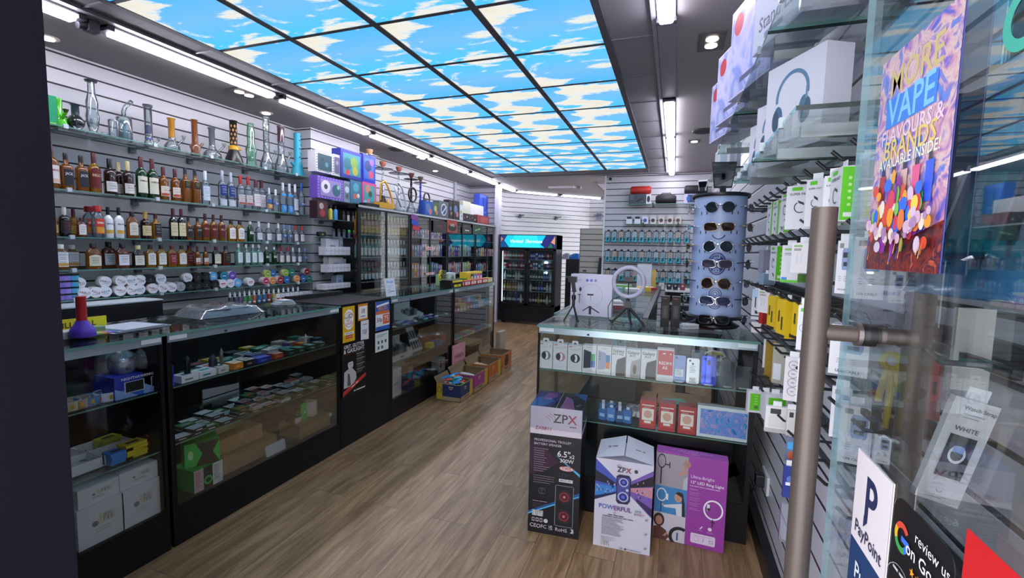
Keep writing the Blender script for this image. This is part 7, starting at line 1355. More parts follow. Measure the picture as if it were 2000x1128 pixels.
for px0, px1, yt, yb, tl, lb, x_ in ((1387, 1440, 315, 368, 6, 'black framed trapezoid mirror on top of the sunglasses rack', 1), (1362, 1383, 351, 382, -18, 'small tilted white framed mirror on top of the rack', 0)):
    y_ = 2.76 if x_ else 2.70; p0, p1 = at(px0, yb, y=y_), at(px1, yt, y=y_); w, h = p1.x - p0.x, p1.z - (RZ1 + .026); z0 = .022 if x_ else .0
    a = MB(); hw = w / 2; a.add([(-hw * .72, -.004, z0), (hw * .72, -.004, z0), (hw, -.004, h), (-hw, -.004, h), (-hw * .72, .008, z0), (hw * .72, .008, z0), (hw, .008, h), (-hw, .008, h)], [(0, 1, 2, 3), (7, 6, 5, 4), (0, 3, 7, 4), (1, 5, 6, 2), (3, 2, 6, 7), (0, 4, 5, 1)], BK if x_ else M('#e8e8ea', .4))
    g = MB(); g.add([(-hw * .66, -.0046, z0 + .008), (hw * .66, -.0046, z0 + .008), (hw * .92, -.0046, h - .008), (-hw * .92, -.0046, h - .008)], [(0, 1, 2, 3)], M('#c8ccd0', .03, 1.0)); s_ = MB(); s_.box(-.015, -.01, 0, .015, .01, max(z0, .01) + .01, BK)
    Proto('rack_mirror', 'mirror', [('frame', a, None), ('mirror_glass', g, 0), ('stem', s_, None)]).put(((p0.x + p1.x) / 2, y_, RZ1 + .026), tl, lb)
# papers on the long counter towards the phone cases
WG = 1.0125
for px0, px1, yt, c, y_, lb in ((1244, 1272, 515, '#dfe8f0', 5.5, 'white printed sheet standing on the long counter'), (1273, 1281, 527, '#e0bc4a', 5.7, 'yellow printed card beside the white sheet')):
    x0, x1 = xpx(px0, y_, 1.1), xpx(px1, y_, 1.1); h = at(px0, yt, y=y_).z - WG; a = MB(); a.box(-(x1 - x0) / 2, -.006, 0, (x1 - x0) / 2, 0, h, M(c, .5)); f = fr(a, .1, h, -.006); f.lines(-(x1 - x0) * .4, h * .85, (x1 - x0) * .8, 12, h * .06, '#a8b4c0', .002); one('counter_sheet', 'sheet', a, ((x0 + x1) / 2, y_, WG), 0, lb)
for i, (px, y_, w, d, h, c, lb) in enumerate(((1215, 5.2, .2, .14, .05, '#8ac46a', 'pale green packet'), (1200, 4.9, .16, .12, .04, '#9ac4d0', 'pale teal box'), (1240, 5.0, .2, .2, .03, '#dfe4e8', 'white flat box'), (1268, 5.3, .14, .2, .03, '#b03a44', 'dark red flat box'), (1258, 5.1, .14, .12, .045, '#e8c040', 'yellow small box'), (1195, 3.5, .14, .16, .045, '#e8e8ea', 'white flat carton'), (1206, 3.35, .12, .14, .03, '#7a3a34', 'brown red leaflet box'))):
    a = MB(); a.box(-w / 2, -d / 2, 0, w / 2, d / 2, h, M(c, .4)); tp(a, h).rect(-w * .3, -d * .2, w * .3, d * .2, '#e8ecec'); one('counter_packet', 'packet', a, (xpx(px, y_, WG), y_, WG), (i * 11) % 20, lb + ' lying on the long counter near the phone cases' if y_ > 4 else lb + ' lying on the long counter behind the ring light')
for i in range(6): fbox('case_box', 'box', 1195 + i * 12, 1205 + i * 12, .15, .7005, 3.15 + i * .28, .04, M(['#4a9ab4', '#6ab4c8', '#b8dce4'][i % 3], .35), lambda f, w, h, *_: f.circ(0, -h * .1, w * .3, '#1c4a6a', 10), 'teal case box inside the long counter, %s from the ring light' % ordn(i + 1), 'teal case boxes inside the long counter')
# ---------------------------------------------------------------- wall of phone cases at the back
YP = 7.6
def casebox(tone, up):
    w, h = .088, .185; a = MB(); a.box(-w / 2, -.012, 0, w / 2, 0, h, BK); a.box(-.012, -.008, h, .012, -.004, h + .015, BK); l = MB(); f = l.face((0, -.012, h / 2), (1, 0, 0), (0, 0, 1))
    f.rect(-w * .42, -h * .44, w * .42, h * .44, tone); f.rect(-w * .42, -h * .44, w * .42, -h * .12, '#3ab4c8'); f.poly([(-w * .42, -h * .12), (w * .42, -h * .12), (w * .42, h * .02), (-w * .42, -h * .04)], '#5a9aa8')
    for i in range(3):
        for j in range(4): f.poly([(-w * .28 + i * w * .28 - .006, h * .1 + j * h * .09), (-w * .28 + i * w * .28, h * .1 + j * h * .09 - .007), (-w * .28 + i * w * .28 + .006, h * .1 + j * h * .09), (-w * .28 + i * w * .28, h * .1 + j * h * .09 + .007)], '#3a4450' if (i + j) % 2 else up)
    f.circ(0, -h * .2, w * .2, '#16424a', 12, h * .11); f.circ(w * .05, -h * .08, w * .11, '#16424a', 10, h * .05); f.rect(-w * .18, -h * .38, -w * .05, -h * .24, '#16424a')
    return [('backing', a, None), ('printed_card', l, 0)]
CB = [Proto('phone_case_pack', 'phone case', casebox(a_, b_)) for a_, b_ in (('#a8b8c0', '#dfe8ec'), ('#8aa0ac', '#c8d8e0'), ('#b0a8a0', '#e8c8a8'), ('#9ab0bc', '#4ab0c8'))]
XSC = [1187, 1200, 1213, 1226, 1239.5, 1253, 1267, 1281, 1294.5, 1309, 1324, 1341]
for r_, (yt, sk) in enumerate(((451, ()), (490, ()), (528, (9,)), )):
    zt = at(1250, yt, y=YP - .1).z
    for i, px in enumerate(XSC):
        x = xpx(px, YP - .1, zt - .1); dep = .09 + .02 * ((i * 5 + r_) % 3)
        CB[(i * 7 + r_ * 3) % 4].put((x, YP - dep, zt - .185), 0, 'black phone case pack with teal gorilla print, %s along the %s hook row' % (ordn(i + 1), ['top', 'middle', 'bottom'][r_]), 'phone case packs on the back wall')
        h = MB(); h.box(-.014, -.006, -.02, .014, 0, .02, BK); h.cyl((0, 0, 0), (0, -dep - .05, 0), .0035, BK, n=6); h.cyl((0, -dep - .05, 0), (0, -dep - .06, .012), .0035, BK, n=6)
        one('display_hook', 'hook', h, (x, YP, zt + .005), 0, 'black hook holding a phone case pack, %s along the %s row' % (ordn(i + 1), ['top', 'middle', 'bottom'][r_]), 'hooks on the back wall')
def wshelf(px0, px1, z, d, lb):
    x0, x1 = xpx(px0, YP - d, z), xpx(px1, YP - d, z); a = MB(); a.box(x0, YP - d, z - .008, x1, YP, z, GLASS, {'f': GEDGE}); P = [('glass_slab', a, None)]
    for x_ in (x0 + (x1 - x0) * .3, x1 - .15): b = MB(); b.box(x_ - .012, YP - d * .8, z - .03, x_ + .012, YP, z - .008, M('#2a2c30')); b.box(x_ - .012, YP - d - .01, z - .04, x_ + .012, YP - d + .02, z + .02, M('#3a3d42')); P.append(('bracket', b, None))
    Proto('glass_shelf', 'shelf', P).put((0, 0, 0), 0, lb)
ZS1, ZS2 = at(1260, 398, y=YP - .2).z, at(1260, 437, y=YP - .12).z
wshelf(1225, 1400, ZS1, .22, 'glass shelf carrying the portable speakers on the back wall'); wshelf(1220, 1345, ZS2, .14, 'glass shelf of small cube speakers on the back wall')
def roller(px0, px1, yt, yb, c, end, lb, z=None, handle=False):
    y_ = YP - .12; x0, x1 = xpx(px0, y_, 2.2), xpx(px1, y_, 2.2); zt, zb = at(px0, yt, y=y_).z, at(px0, yb, y=y_).z; zb = z if z else zb; r_ = (zt - zb) / 2; w = x1 - x0
    a = MB(); pf = [(r_ * .8, 0), (r_, r_ * .35), (r_, w - r_ * .35), (r_ * .8, w)]; b = MB(); b.lathe(pf, c, n=18); a.add([(q[2] - w / 2, q[1], q[0] + r_) for q in b.v], b.f, c, True)
    e = MB()
    for s_ in (-1, 1): e.cyl((s_ * w / 2, 0, r_), (s_ * (w / 2 + .004), 0, r_), r_ * .72, end, n=16)
    P = [('speaker_body', a, None), ('end_driver', e, 0)]
    if handle: h_ = MB(); h_.tube([(-w * .3, 0, r_ * 1.9), (-w * .2, 0, r_ * 2.35), (w * .2, 0, r_ * 2.35), (w * .3, 0, r_ * 1.9)], .008, end); P.append(('handle', h_, None))
    Proto('portable_speaker', 'speaker', P).put(((x0 + x1) / 2, y_, zb + .001), 0, lb)
roller(1301 - 20, 1320, 381, 396, M('#1b1c22', .6), M('#2a2b30'), 'black portable speaker with carry handle on the glass shelf', ZS1, True)
y_ = YP - .12; zb_ = at(1240, 380, y=y_).z - ZS1
fbox('speaker_box', 'box', 1228, 1261, zb_, ZS1 + .001, YP - .2, .14, M('#39434f', .4), lambda f, w, h, *_: (f.poly([(-w * .1, -h * .2), (w * .3, h * .1), (w * .36, 0), (0, -h * .32)], '#14161a'), f.lines(-w * .4, h * .3, w * .25, 3, h * .16, '#8a94a0', .006)), 'dark grey speaker box beneath the red speaker')
fbox('speaker_box', 'box', 1262, 1271, zb_ * .95, ZS1 + .001, YP - .2, .12, M('#d8dae4', .4), lambda f, w, h, *_: f.circ(0, 0, w * .35, '#2a2c34', 12, h * .35), 'narrow white speaker box beside the dark grey one')
roller(1231, 1270, 364, 380, M('#b02c24', .5), M('#8a1c18'), 'red portable speaker lying on the speaker box', ZS1 + zb_ + .001)
fbox('speaker_box', 'box', 1336, 1371, .14, ZS1 + .001, YP - .2, .1, M('#c4c0e6', .4), lambda f, w, h, *_: (f.rect(-w * .3, -h * .42, w * .46, h * .42, '#2f4060'), f.circ(-w * .26, 0, w * .1, '#2c66b0', 12, h * .32)), 'lilac speaker box with navy speaker print behind the rack')
roller(1336, 1380, 362, 378, M('#17181d', .6), M('#101014'), 'black portable speaker on the lilac box', ZS1 + .142)
for i, px in enumerate((1229, 1245, 1260.5, 1276, 1292, 1309, 1325)):
    def ar(f, w, h, *_, i=i): f.rect(-w * .42, h * .2, w * .42, h * .5, '#1d2026') if i < 2 else f.circ(-w * .05, -h * .02, w * .34, ['#3a5aa0', '#3a3c44', '#4a4048', '#4a3a3c', '#5a4a44'][i - 2], 14)
    fbox('mini_speaker_box', 'box', px - 6, px + 5.5, .115, ZS2 + .001, YP - .1, .08, M('#dfe2ee' if i < 3 else '#d8cfc8', .4), ar, 'small cube speaker box, %s along the narrow glass shelf' % ordn(i + 1), 'cube speaker boxes', mats={'r': M('#8a4a3a')} if i > 2 else None)
a = MB(); a.box(-.02, -.03, -.02, .02, 0, .02, BK); a.cyl((0, -.03, 0), (0, -.045, 0), .012, '#2a2c34'); p = at(1192, 349, y=YP - .03); one('wall_camera', 'camera', a, (p.x, YP, p.z), 0, 'small black camera cube at the top of the back partition')
for i, px in enumerate((1292, 1307, 1319, 1333)): fbox('earphone_case', 'case', px - 5, px + 5, .09, WG if False else .905, 6.9, .05, M(['#d8dadc', '#1a1b1e', '#1a1b1e', '#8a3040'][i], .4), lambda f, w, h, *_: f.rect(-w * .2, 0, w * .2, h * .3, '#b8bac0'), 'small %s case on the low table by the back wall' % ['white', 'black square', 'second black square', 'dark red'][i])
a = MB(); a.box(-.1, 6.8, .88, .46, 7.58, .9, '#dfe2e4'); a.box(-.1, 6.8, .70, .46, 7.58, .72, '#cfd2d4'); a.box(-.1, 7.5, 0, .46, 7.58, .9, M('#8a8c90')); a.box(.42, 6.8, 0, .46, 7.58, .9, '#c8cacc'); a.box(-.1, 6.8, 0, -.07, 7.5, .88, '#1b1c20'); one('back_shelf_unit', 'shelf unit', a, label='low pale shelf unit standing against the back partition')
a = MB(); a.box(-.12, -.04, 0, .12, .04, .02, M('#2a2c30')); one('black_keyboard', 'device', a, (.25, 6.9, .721), 0, 'flat black device lying on the low shelf unit')
# ---------------------------------------------------------------- right wall: glass shelves, headphone and speaker boxes
def rshelf(y0, y1, z, lb, br):
    a = MB(); a.box(.20, y0, z - .009, .478, y1, z, GLASS, {'f': M('#1c2a28', .2), 'l': GEDGE, 'b': GEDGE}); P = [('glass_slab', a, None)]
    for yb in br: b = MB(); b.box(.235, yb - .01, z - .034, .478, yb + .01, z - .009, M('#a8acb0', .2, .8)); b.box(.455, yb - .02, z - .05, .478, yb + .02, z - .009, M('#3c3e44', .3)); b.box(.194, yb - .006, z - .012, .204, yb + .006, z + .010, M('#9aa4aa', .3, .5)); P.append(('bracket', b, None))
    Proto('glass_shelf', 'shelf', P).put((0, 0, 0), 0, lb, 'glass shelves on the charger wall')
for z, nm, ys in ((2.0, 'high', ((.86, 1.36), (1.38, 2.1), (2.12, 2.9))), (1.70, 'lower', ((1.0, 1.5), (1.52, 1.95)))):
    for j, (y0, y1) in enumerate(ys): rshelf(y0, y1, z, '%s glass shelf on the charger wall, %s pane from the door' % (nm, ordn(j + 1)), (y0 + .12, y1 - .15))
def phones(f, w, h, *_):
    f.arc(-w * .02, h * .1, w * .27, w * .32, '#5a7c9c', -8, 188, 26, .92); f.circ(-w * .26, -h * .12, w * .09, '#3f6282', 16, h * .15); f.circ(w * .2, -h * .1, w * .09, '#4a6c8a', 16, h * .15); f.circ(-w * .3, -h * .13, w * .06, '#2c4862', 14, h * .12); f.circ(w * .26, -h * .1, w * .05, '#35546e', 14, h * .11); f.rect(w * .22, h * .0, w * .25, h * .14, '#6a8ca8'); f.text('headphones', 0, -h * .4, w * .07, '#9aa4b4')
for i, (x, y, s_, lb) in enumerate(((.305, 1.42, 1, 'largest white headphone box with blue headphone picture, nearest the glass door'), (.30, 1.66, .85, 'second white headphone box, behind the nearest one'), (.30, 1.855, .8, 'third white headphone box on the lower shelf'))):
    Proto('headphone_box', 'box', crate(.2, .075, .235, M('#cfccda', .35), phones)).put((x, y, 1.7005), -62 + i * -3, lb, 'headphone boxes on the charger wall', s_)
rshelf(2.95, 3.5, 1.93, 'small glass shelf above the sunglasses rack', (3.1,))
for i in range(4):
    a = crate(.1, .03, .17 if i % 2 else .15, M(['#e6e8ee', '#cfe0ee', '#dfe2e8'][i % 3], .4), lambda f, w, h, *_: (f.rect(-w * .3, -h * .3, w * .3, h * .1, '#b8c4d0'), f.lines(-w * .3, h * .35, w * .5, 2, h * .07, '#7a8494', .002)))
    Proto('accessory_box', 'box', a).put((.26 + .05 * (i % 2), 3.03 + i * .12, 1.9305), -55, 'small white accessory box, %s on the little shelf above the rack' % ordn(i + 1), 'accessory boxes on the lower glass shelf')
def lilac(f, w, h, *_): f.rect(-w * .48, -h * .48, w * .48, h * .48, swirl_mat('lilac_print', ['#a8a0d8', '#c8c0ec', '#8a94d8', '#d8d0ee', '#7a74b8'], 5, 2, 1, .25)); f.circ(-w * .3, h * .3, w * .12, '#b02c3a', 16); f.text('Speaker', w * .05, -h * .35, w * .13, '#5a5478', .01)
def lilac2(f, w, h, *_): f.rect(-w * .48, -h * .48, w * .48, h * .48, '#cfcfe2'); f.text('Stand LED', 0, -h * .28, w * .18, '#6a6a84', .02); f.text('Light', -w * .1, -h * .4, w * .12, '#8a88a8', .01); f.circ(w * .2, h * .2, w * .15, '#8a80c8', 16); f.poly([(-w * .48, h * .0), (w * .1, h * .48), (-w * .48, h * .48)], '#a49ae0')
for i, (y, w, h, x, art, lb) in enumerate(((.99, .26, .26, .285, lilac2, 'lilac box reading Stand LED on the high shelf, nearest the door'), (1.42, .30, .30, .29, lilac2, 'large lilac stand light box, second on the high shelf'), (1.83, .32, .32, .27, lilac, 'lilac speaker box with red round badge, third on the high shelf'), (2.2, .30, .30, .25, lilac, 'lilac speaker box with red badge, fourth on the high shelf'), (2.55, .28, .29, .245, lilac, 'lilac speaker box with red badge, farthest on the high shelf'))):
    Proto('lilac_box', 'box', crate(w, .13, h, M('#c6bfe4', .3), art)).put((x, y, 2.0005), -74, lb, 'lilac boxes on the high shelf')
# ---------------------------------------------------------------- hook rails and hanging stock
def hooks(z, ys, L_, lb, cross=True):
    a = MB(); a.box(.462, ys[0] - .05, z - .015, .478, ys[-1] + .05, z + .015, BK); P = [('wall_bar', a, None)]
    if cross: b = MB(); b.box(.385, ys[0] - .05, z - .006, .395, ys[-1] + .05, z + .006, BK); P.append(('cross_bar', b, None))
    for y in ys: h = MB(); h.cyl((.465, y, z), (.48 - L_, y, z), .0042, BK, n=6); h.cyl((.48 - L_, y, z), (.48 - L_ - .02, y, z + .018), .0042, BK, n=6); P.append(('hook', h, None))
    Proto('hook_rail', 'hook rail', P).put((0, 0, 0), 0, lb, 'black hook rails on the charger wall')
def rg(a, b, s): return [a + s * i for i in range(int((b - a) / s) + 1)]
hooks(1.63, rg(.95, 2.5, .115), .15, 'black hook rail under the glass shelves, highest of the charger wall')
hooks(1.475, rg(1.05, 2.5, .12), .15, 'black hook rail above the white and green packs'); hooks(1.285, rg(.75, 2.5, .12), .14, 'black hook rail above the yellow packs'); hooks(1.10, rg(1.0, 2.4, .14), .13, 'black hook rail above the tall white packs'); hooks(.905, rg(.9, 2.2, .14), .13, 'black hook rail above the small green boxes')
def hang(name, cat, pl, pm, pr, yt, yb, x, r, m, art, lb, side=None, grp='hanging packs on the charger wall', pin=True, W=None):
    """a box hung on a hook: front between pl and pm, flank between pm and pr, as seen from the door"""
    pc = (pl + pr) / 2; p = at(pc, (yt + yb) / 2, x=x); zd = RM[2][0] * p.x + RM[2][1] * p.y + RM[2][2] * (p.z - CZ)
    zt, zb = at(pc, yt, x=x).z, at(pc, yb, x=x).z; h = zt - zb
    w = max(.012, (pm - pl) / FPX * zd / max(.15, abs(math.cos(rad(r - 19.5))))); w = W or w; d = max(.01, (pr - pm) / FPX * zd / max(.15, abs(math.cos(rad(r + 70.5)))))
    P = crate(w, d, h, m, art, {'r': M(side, .35)} if side else None)
    if pin: t = MB(); t.box(-.012, -.001, h, .012, .001, h + .016, M('#e8eaee', .4)); P.append(('hang_tab', t, 0))
    return Proto(name, cat, P).put((p.x, p.y, zb), r, lb, grp)
GN = '#5cc01c'
def cab(txt='SUPER FAST', c='#2c2e32'):
    def f_(f, w, h, l, d):
        f.rect(-w * .3, h * .38, w * .1, h * .46, GN); f.text(txt, 0, h * .3, w * .14, '#2c3034', .02); f.arc(w * .05, h * .0, w * .2, w * .24, c, 120, 300, 14); f.poly([(-w * .05, h * .16), (w * .18, h * .1), (w * .2, h * .04), (-w * .02, h * .1)], c); f.poly([(w * .1, -h * .26), (w * .3, -h * .34), (w * .26, -h * .4), (w * .05, -h * .3)], c); f.circ(w * .3, -h * .42, w * .05, '#c8ccd0', 8)
        g = l.face((w / 2, 0, h / 2), (0, 1, 0), (0, 0, 1)); g.rect(-d * .5, -h * .48, d * .5, h * .48, GN)
        for q in range(5): g.circ(0, h * .28 - q * h * .12, d * .12, '#b0e08a', 8)
        g.rect(-d * .3, -h * .42, d * .3, -h * .34, '#d8dcd8')
    return f_
WP = M('#d6d5dc', .4)
for i, (a_, b_, c_, t_, u_, x_, r_) in enumerate(((1501, 1505, 1518, 394, 460, .37, -88), (1513, 1516, 1530, 393, 458, .36, -88), (1526, 1529, 1541, 395, 455, .36, -88), (1531, 1536, 1549, 378, 441, .35, -82), (1543, 1572, 1583, 364, 447, .335, -32), (1580, 1596, 1609, 352, 442, .335, -42), (1616, 1633, 1641, 344, 440, .33, -42), (1632, 1636, 1661, 331, 433, .335, -90))):
    hang('cable_pack', 'cable pack', a_, b_, c_, t_, u_, x_, r_, WP, cab(), 'white and green charging cable box, %s along the top hook row' % ordn(i + 1), W=.075 if r_ < -80 else None)
def wcard(f, w, h, *_): f.rect(-w * .36, h * .36, w * .1, h * .42, '#8ab86a'); f.lines(-w * .35, h * .28, w * .6, 2, h * .04, '#4a4e56', .0016); f.rect(-w * .2, -h * .2, -w * .12, h * .15, '#d0d4dc'); f.rect(w * .05, -h * .2, w * .12, h * .15, '#d0d4dc')
def wcard2(f, w, h, *_): wcard(f, w, h); f.rect(-w * .5, -h * .5, w * .5, -h * .43, GN); f.rect(-w * .45, -h * .43, -w * .15, -h * .36, '#2f86d8')
hang('grey_pack', 'pack', 1485, 1488, 1507, 488, 532, .40, -75, M('#8f8c9c', .4), None, 'plain grey charger box on the second hook row', '#8a8798')
hang('charger_pack', 'pack', 1486, 1489, 1509, 534, 556, .40, -75, M('#8aa0b4', .4), None, 'grey blue charger pack beneath the plain grey box', '#7f97ac')
hang('cable_pack', 'cable pack', 1508, 1513, 1529, 480, 548, .38, -82, WP, cab(), 'white and green cable box on the second hook row', W=.07); hang('charger_pack', 'pack', 1531, 1555, 1558, 479, 552, .35, -20, WP, wcard2, 'white charger box with green bottom edge'); hang('charger_pack', 'pack', 1553, 1567, 1586, 474, 533, .34, -48, M('#e4dde0', .4), wcard, 'pale pink white charger box beside the door handle', '#dcd2d4')
hang('charger_pack', 'pack', 1560, 1562, 1575, 535, 551, .37, -60, M('#4a7a2a', .4), None, 'dark green small box below the pale pink box', '#5a8a34', pin=False)
def trip(f, w, h, *_): f.rect(-w * .5, h * .2, w * .5, h * .5, '#b8d0ec'); f.rect(-w * .2, -h * .1, -w * .08, h * .25, '#2a3450'); f.rect(w * .1, -h * .1, w * .2, h * .25, '#2a3450'); f.rect(-w * .15, -h * .3, w * .15, -h * .2, '#22242a'); f.rect(-w * .5, -h * .4, w * .5, -h * .36, '#2a3040')
hang('earphone_pack', 'pack', 1470, 1484, 1487, 564, 625, .40, -18, WP, trip, 'pale blue and white earphone pack at the end of the third hook row'); hang('charger_pack', 'pack', 1485, 1494, 1507, 565, 611, .38, -50, M('#ece4e6', .4), wcard, 'small white pink charger box on the third hook row', '#e6dadc')
hang('hanging_red_pack', 'pack', 1484, 1486, 1496, 609, 632, .40, -60, M('#b82c24', .4), None, 'small red pack hanging under the white pink box', '#b82c24', pin=False); hang('charger_pack', 'pack', 1469, 1483, 1486, 628, 650, .40, -18, M('#e0d0d4', .4), None, 'pale pink pack below the earphone pack', pin=False)
def yel(f, w, h, l, d):
    f.rect(-w * .3, -h * .1, -w * .15, h * .2, '#3a3418'); f.rect(w * .05, -h * .3, w * .2, h * .05, '#3a3418'); f.rect(-w * .5, -h * .5, w * .5, -h * .42, '#22221c')
    g = l.face((w / 2, 0, h / 2), (0, 1, 0), (0, 0, 1)); g.rect(-d * .1, h * .42, d * .35, h * .455, '#6a5a14'); g.rect(-d * .2, -h * .46, d * .1, -h * .36, '#5a4a1c')
YW = M('#e8c014', .35)
for i, (a_, b_, c_, t_, u_, x_) in enumerate(((1502, 1511, 1530, 577, 643, .37), (1520, 1532, 1559, 584, 660, .36), (1556, 1559, 1578, 591, 664, .35))): hang('cable_pack', 'cable pack', a_, b_, c_, t_, u_, x_, -76, YW, yel, 'bright yellow cable box, %s along the third hook row' % ordn(i + 1), '#e8c014', W=.06)
hang('charger_pack', 'pack', 1562, 1582, 1586, 595, 686, .32, -25, WP, lambda f, w, h, *_: (f.rect(-w * .35, h * .36, -w * .05, h * .44, '#5ab43a'), f.arc(-w * .1, 0, h * .08, h * .09, '#8a9098', 60, 300, 14)), 'white charger pack with small green logo beside the door handle')
for i, (a_, c_, t_, u_, m_, lb) in enumerate(((1493, 1501, 659, 720, '#e0dcda', 'white card'), (1499, 1515, 664, 746, '#9a7c2c', 'gold foil card'), (1514, 1530, 668, 752, '#b8b4a8', 'grey clear card'))): hang('hanging_card', 'card', a_, c_ - 1, c_, t_, u_, .41, -30, M(m_, .35), None if i != 2 else (lambda f, w, h, *_: f.rect(-w * .4, -h * .4, w * .2, 0, '#e8ecf0')), lb + ' hanging on the fourth hook row', pin=False)
def circs(f, w, h, *_):
    for q in range(4): f.arc(0, h * .32 - q * h * .2, w * .26, w * .3, '#8a8490', n=14); f.rect(-w * .1, h * .31 - q * h * .2, w * .1, h * .33 - q * h * .2, '#8a8490')
hang('adapter_pack', 'pack', 1535, 1559, 1562, 694, 786, .345, -15, M('#ded6de', .4), circs, 'tall lilac white adapter box with printed circles, nearer the counter'); hang('adapter_pack', 'pack', 1560, 1584, 1587, 697, 788, .33, -15, M('#ded6de', .4), circs, 'tall lilac white adapter box with printed circles, half behind the handle')
def gbox(f, w, h, *_): f.rect(-w * .36, -h * .4, w * .42, h * .38, '#62c41c'); f.lines(-w * .1, h * .26, w * .25, 4, h * .12, '#c8f0a0', .0018); f.rect(-w * .1, -h * .32, w * .15, -h * .18, '#4a7a3a')
hang('adapter_box', 'box', 1459, 1487, 1490, 759, 806, .35, 6, WP, gbox, 'white box with bright green label sticking out past the counter'); hang('adapter_box', 'box', 1486, 1500, 1503, 762, 812, .37, 6, WP, gbox, 'white box with green label, second of its row'); hang('adapter_box', 'box', 1492, 1530, 1534, 766, 822, .35, 6, WP, gbox, 'white box with green label behind the clear adapter box')
def clr(f, w, h, *_): f.rect(-w * .3, h * .22, w * .15, h * .42, '#3a3a3e'); f.rect(-w * .36, -h * .3, w * .36, h * .15, '#d8d4d2'); f.rect(-w * .5, -h * .5, w * .5, -h * .34, '#b8b4b4')
hang('adapter_box', 'box', 1496, 1534, 1537, 790, 846, .33, 0, M('#e4e2e2', .4), clr, 'clear-fronted white adapter box on the fifth hook row'); hang('adapter_box', 'box', 1536, 1551, 1554, 797, 852, .35, 0, M('#dcd8d4', .4), clr, 'narrow white adapter box beside the handle')
hang('folded_pack', 'pack', 1530, 1552, 1555, 905, 975, .35, 0, M('#23378c', .4), lambda f, w, h, *_: (f.circ(0, h * .1, w * .3, '#5a74c8', 14), f.rect(-w * .35, -h * .1, w * .35, 0, '#e8ecf4')), 'navy blue hanging pack low on the charger wall')
hang('clear_sleeve', 'sleeve', 1524, 1550, 1553, 976, 1064, .36, 0, BAG, None, 'clear plastic sleeve hanging below the navy pack', pin=False)
hang('brush_pack', 'pack', 1537, 1556, 1558, 850, 903, .36, -10, M('#5a6a8c', .4), lambda f, w, h, *_: (f.rect(-w * .4, 0, w * .4, h * .3, '#3aa0e0'), f.rect(-w * .3, -h * .4, w * .1, -h * .1, '#c8502c')), 'blue printed pack above the navy pack')
# wall socket with plug
a = MB(); a.box(.468, -.07, -.045, .479, .07, .045, WP); b = MB(); b.rbox(.43, -.02, -.03, .468, .03, .03, BK, .008, 3, 'x'); c = MB(); c.tube([(.44, 0, -.02), (.42, .02, -.08), (.41, .1, -.05), (.42, .2, .03)], .005, BK)
Proto('wall_socket', 'socket', [('face_plate', a, None), ('plug', b, None), ('flex', c, 1)]).put((0, ypx(1488, .46, .3), at(1488, 935, x=.46).z), 0, 'white wall socket with black plug behind the glass counter')
# stock seen through the glass door
def usb(f, w, h, *_): f.rect(-w * .36, h * .36, -w * .1, h * .45, '#8a8c84'); f.poly([(-w * .1, -h * .05), (w * .3, -h * .05), (w * .36, h * .02), (w * .36, h * .3), (w * .3, h * .36), (-w * .1, h * .36), (-w * .16, h * .3), (-w * .16, h * .02)], '#8a9cc8'); f.rect(-w * .1, h * .18, w * .3, h * .28, '#2a2e3a'); f.rect(-w * .05, h * .02, w * .26, h * .1, '#2a2e3a'); f.lines(-w * .3, -h * .18, w * .2, 3, h * .04, '#9aa0a8', .0015); f.lines(w * .05, -h * .18, w * .2, 3, h * .04, '#9aa0a8', .0015); f.text('USB CABLE', 0, -h * .42, w * .13, '#2c3036', .02)
for a_, b_, c_, t_, u_, x_, r_, lb in ((1640, 1655, 1660, 470, 574, .37, -35, 'white USB cable box half behind the front handle bar'), (1667, 1706, 1727, 464, 584, .385, -20, 'white USB cable box seen through the door beside the poster'), (1624, 1668, 1700, 632, 732, .40, -25, 'white USB cable box behind the horizontal handle tube'), (1626, 1653, 1657, 752, 858, .37, -12, 'white USB cable box just right of the handle bar'.replace('right of', 'beyond')), (1638, 1680, 1700, 785, 905, .385, -15, 'white USB cable box low behind the glass door'), (1700, 1722, 1745, 836, 900, .42, -15, 'plain white pack half hidden under the yellow cable'), (1738, 1758, 1764, 527, 592, .40, -12, 'small white card pack beneath the poster')):
    hang('cable_pack', 'cable pack', a_, b_, c_, t_, u_, x_, r_, M('#e2e0e6', .4), usb, lb)
hang('cable_pouch', 'pack', 1668, 1712, 1716, 362, 432, .38, -8, M('#e4e2e8', .35), lambda f, w, h, *_: (f.rect(-w * .1, -h * .4, w * .4, h * .4, '#dcd890'), f.rect(0, -h * .1, w * .3, h * .3, '#e8e8e0')), 'clear pouch with yellow card seen through the door'); hang('cable_pouch', 'pack', 1682, 1714, 1717, 300, 352, .38, -8, M('#cfd6e2', .35), None, 'pale clear pouch above the yellow card one')
a = MB(); YC = M('#d8c030', .5); a.ring((0, 0, .13), .014, .006, YC, 'y', 16, 6)
for dx, s_ in ((-.012, -1), (.0, 1), (.014, 1)): a.tube([(dx * .3, 0, .12), (dx, -.004, .08), (dx * 1.6, 0, .02), (dx * 1.2, 0, 0)], .006, YC)
b = MB(); b.box(-.024, -.008, -.01, -.008, .004, .05, BK); b.box(.004, -.008, -.012, .016, .004, .02, BK); p = at(1730, 835, x=.36); Proto('charging_cable', 'cable', [('yellow_cord', a, None), ('connector', b, None)]).put((.36, p.y, p.z), -20, 'looped yellow charging cable hanging behind the glass door', scale=.9)
hang('cable_pack', 'cable pack', 1806, 1830, 1834, 690, 822, .40, -12, M('#7a2228', .4), lambda f, w, h, *_: (f.rect(-w * .1, -h * .2, w * .3, h * .5, '#b0242c'), f.rect(0, -h * .1, w * .2, h * .1, '#2a1014')), 'dark red cable pack behind the rear handle bar')
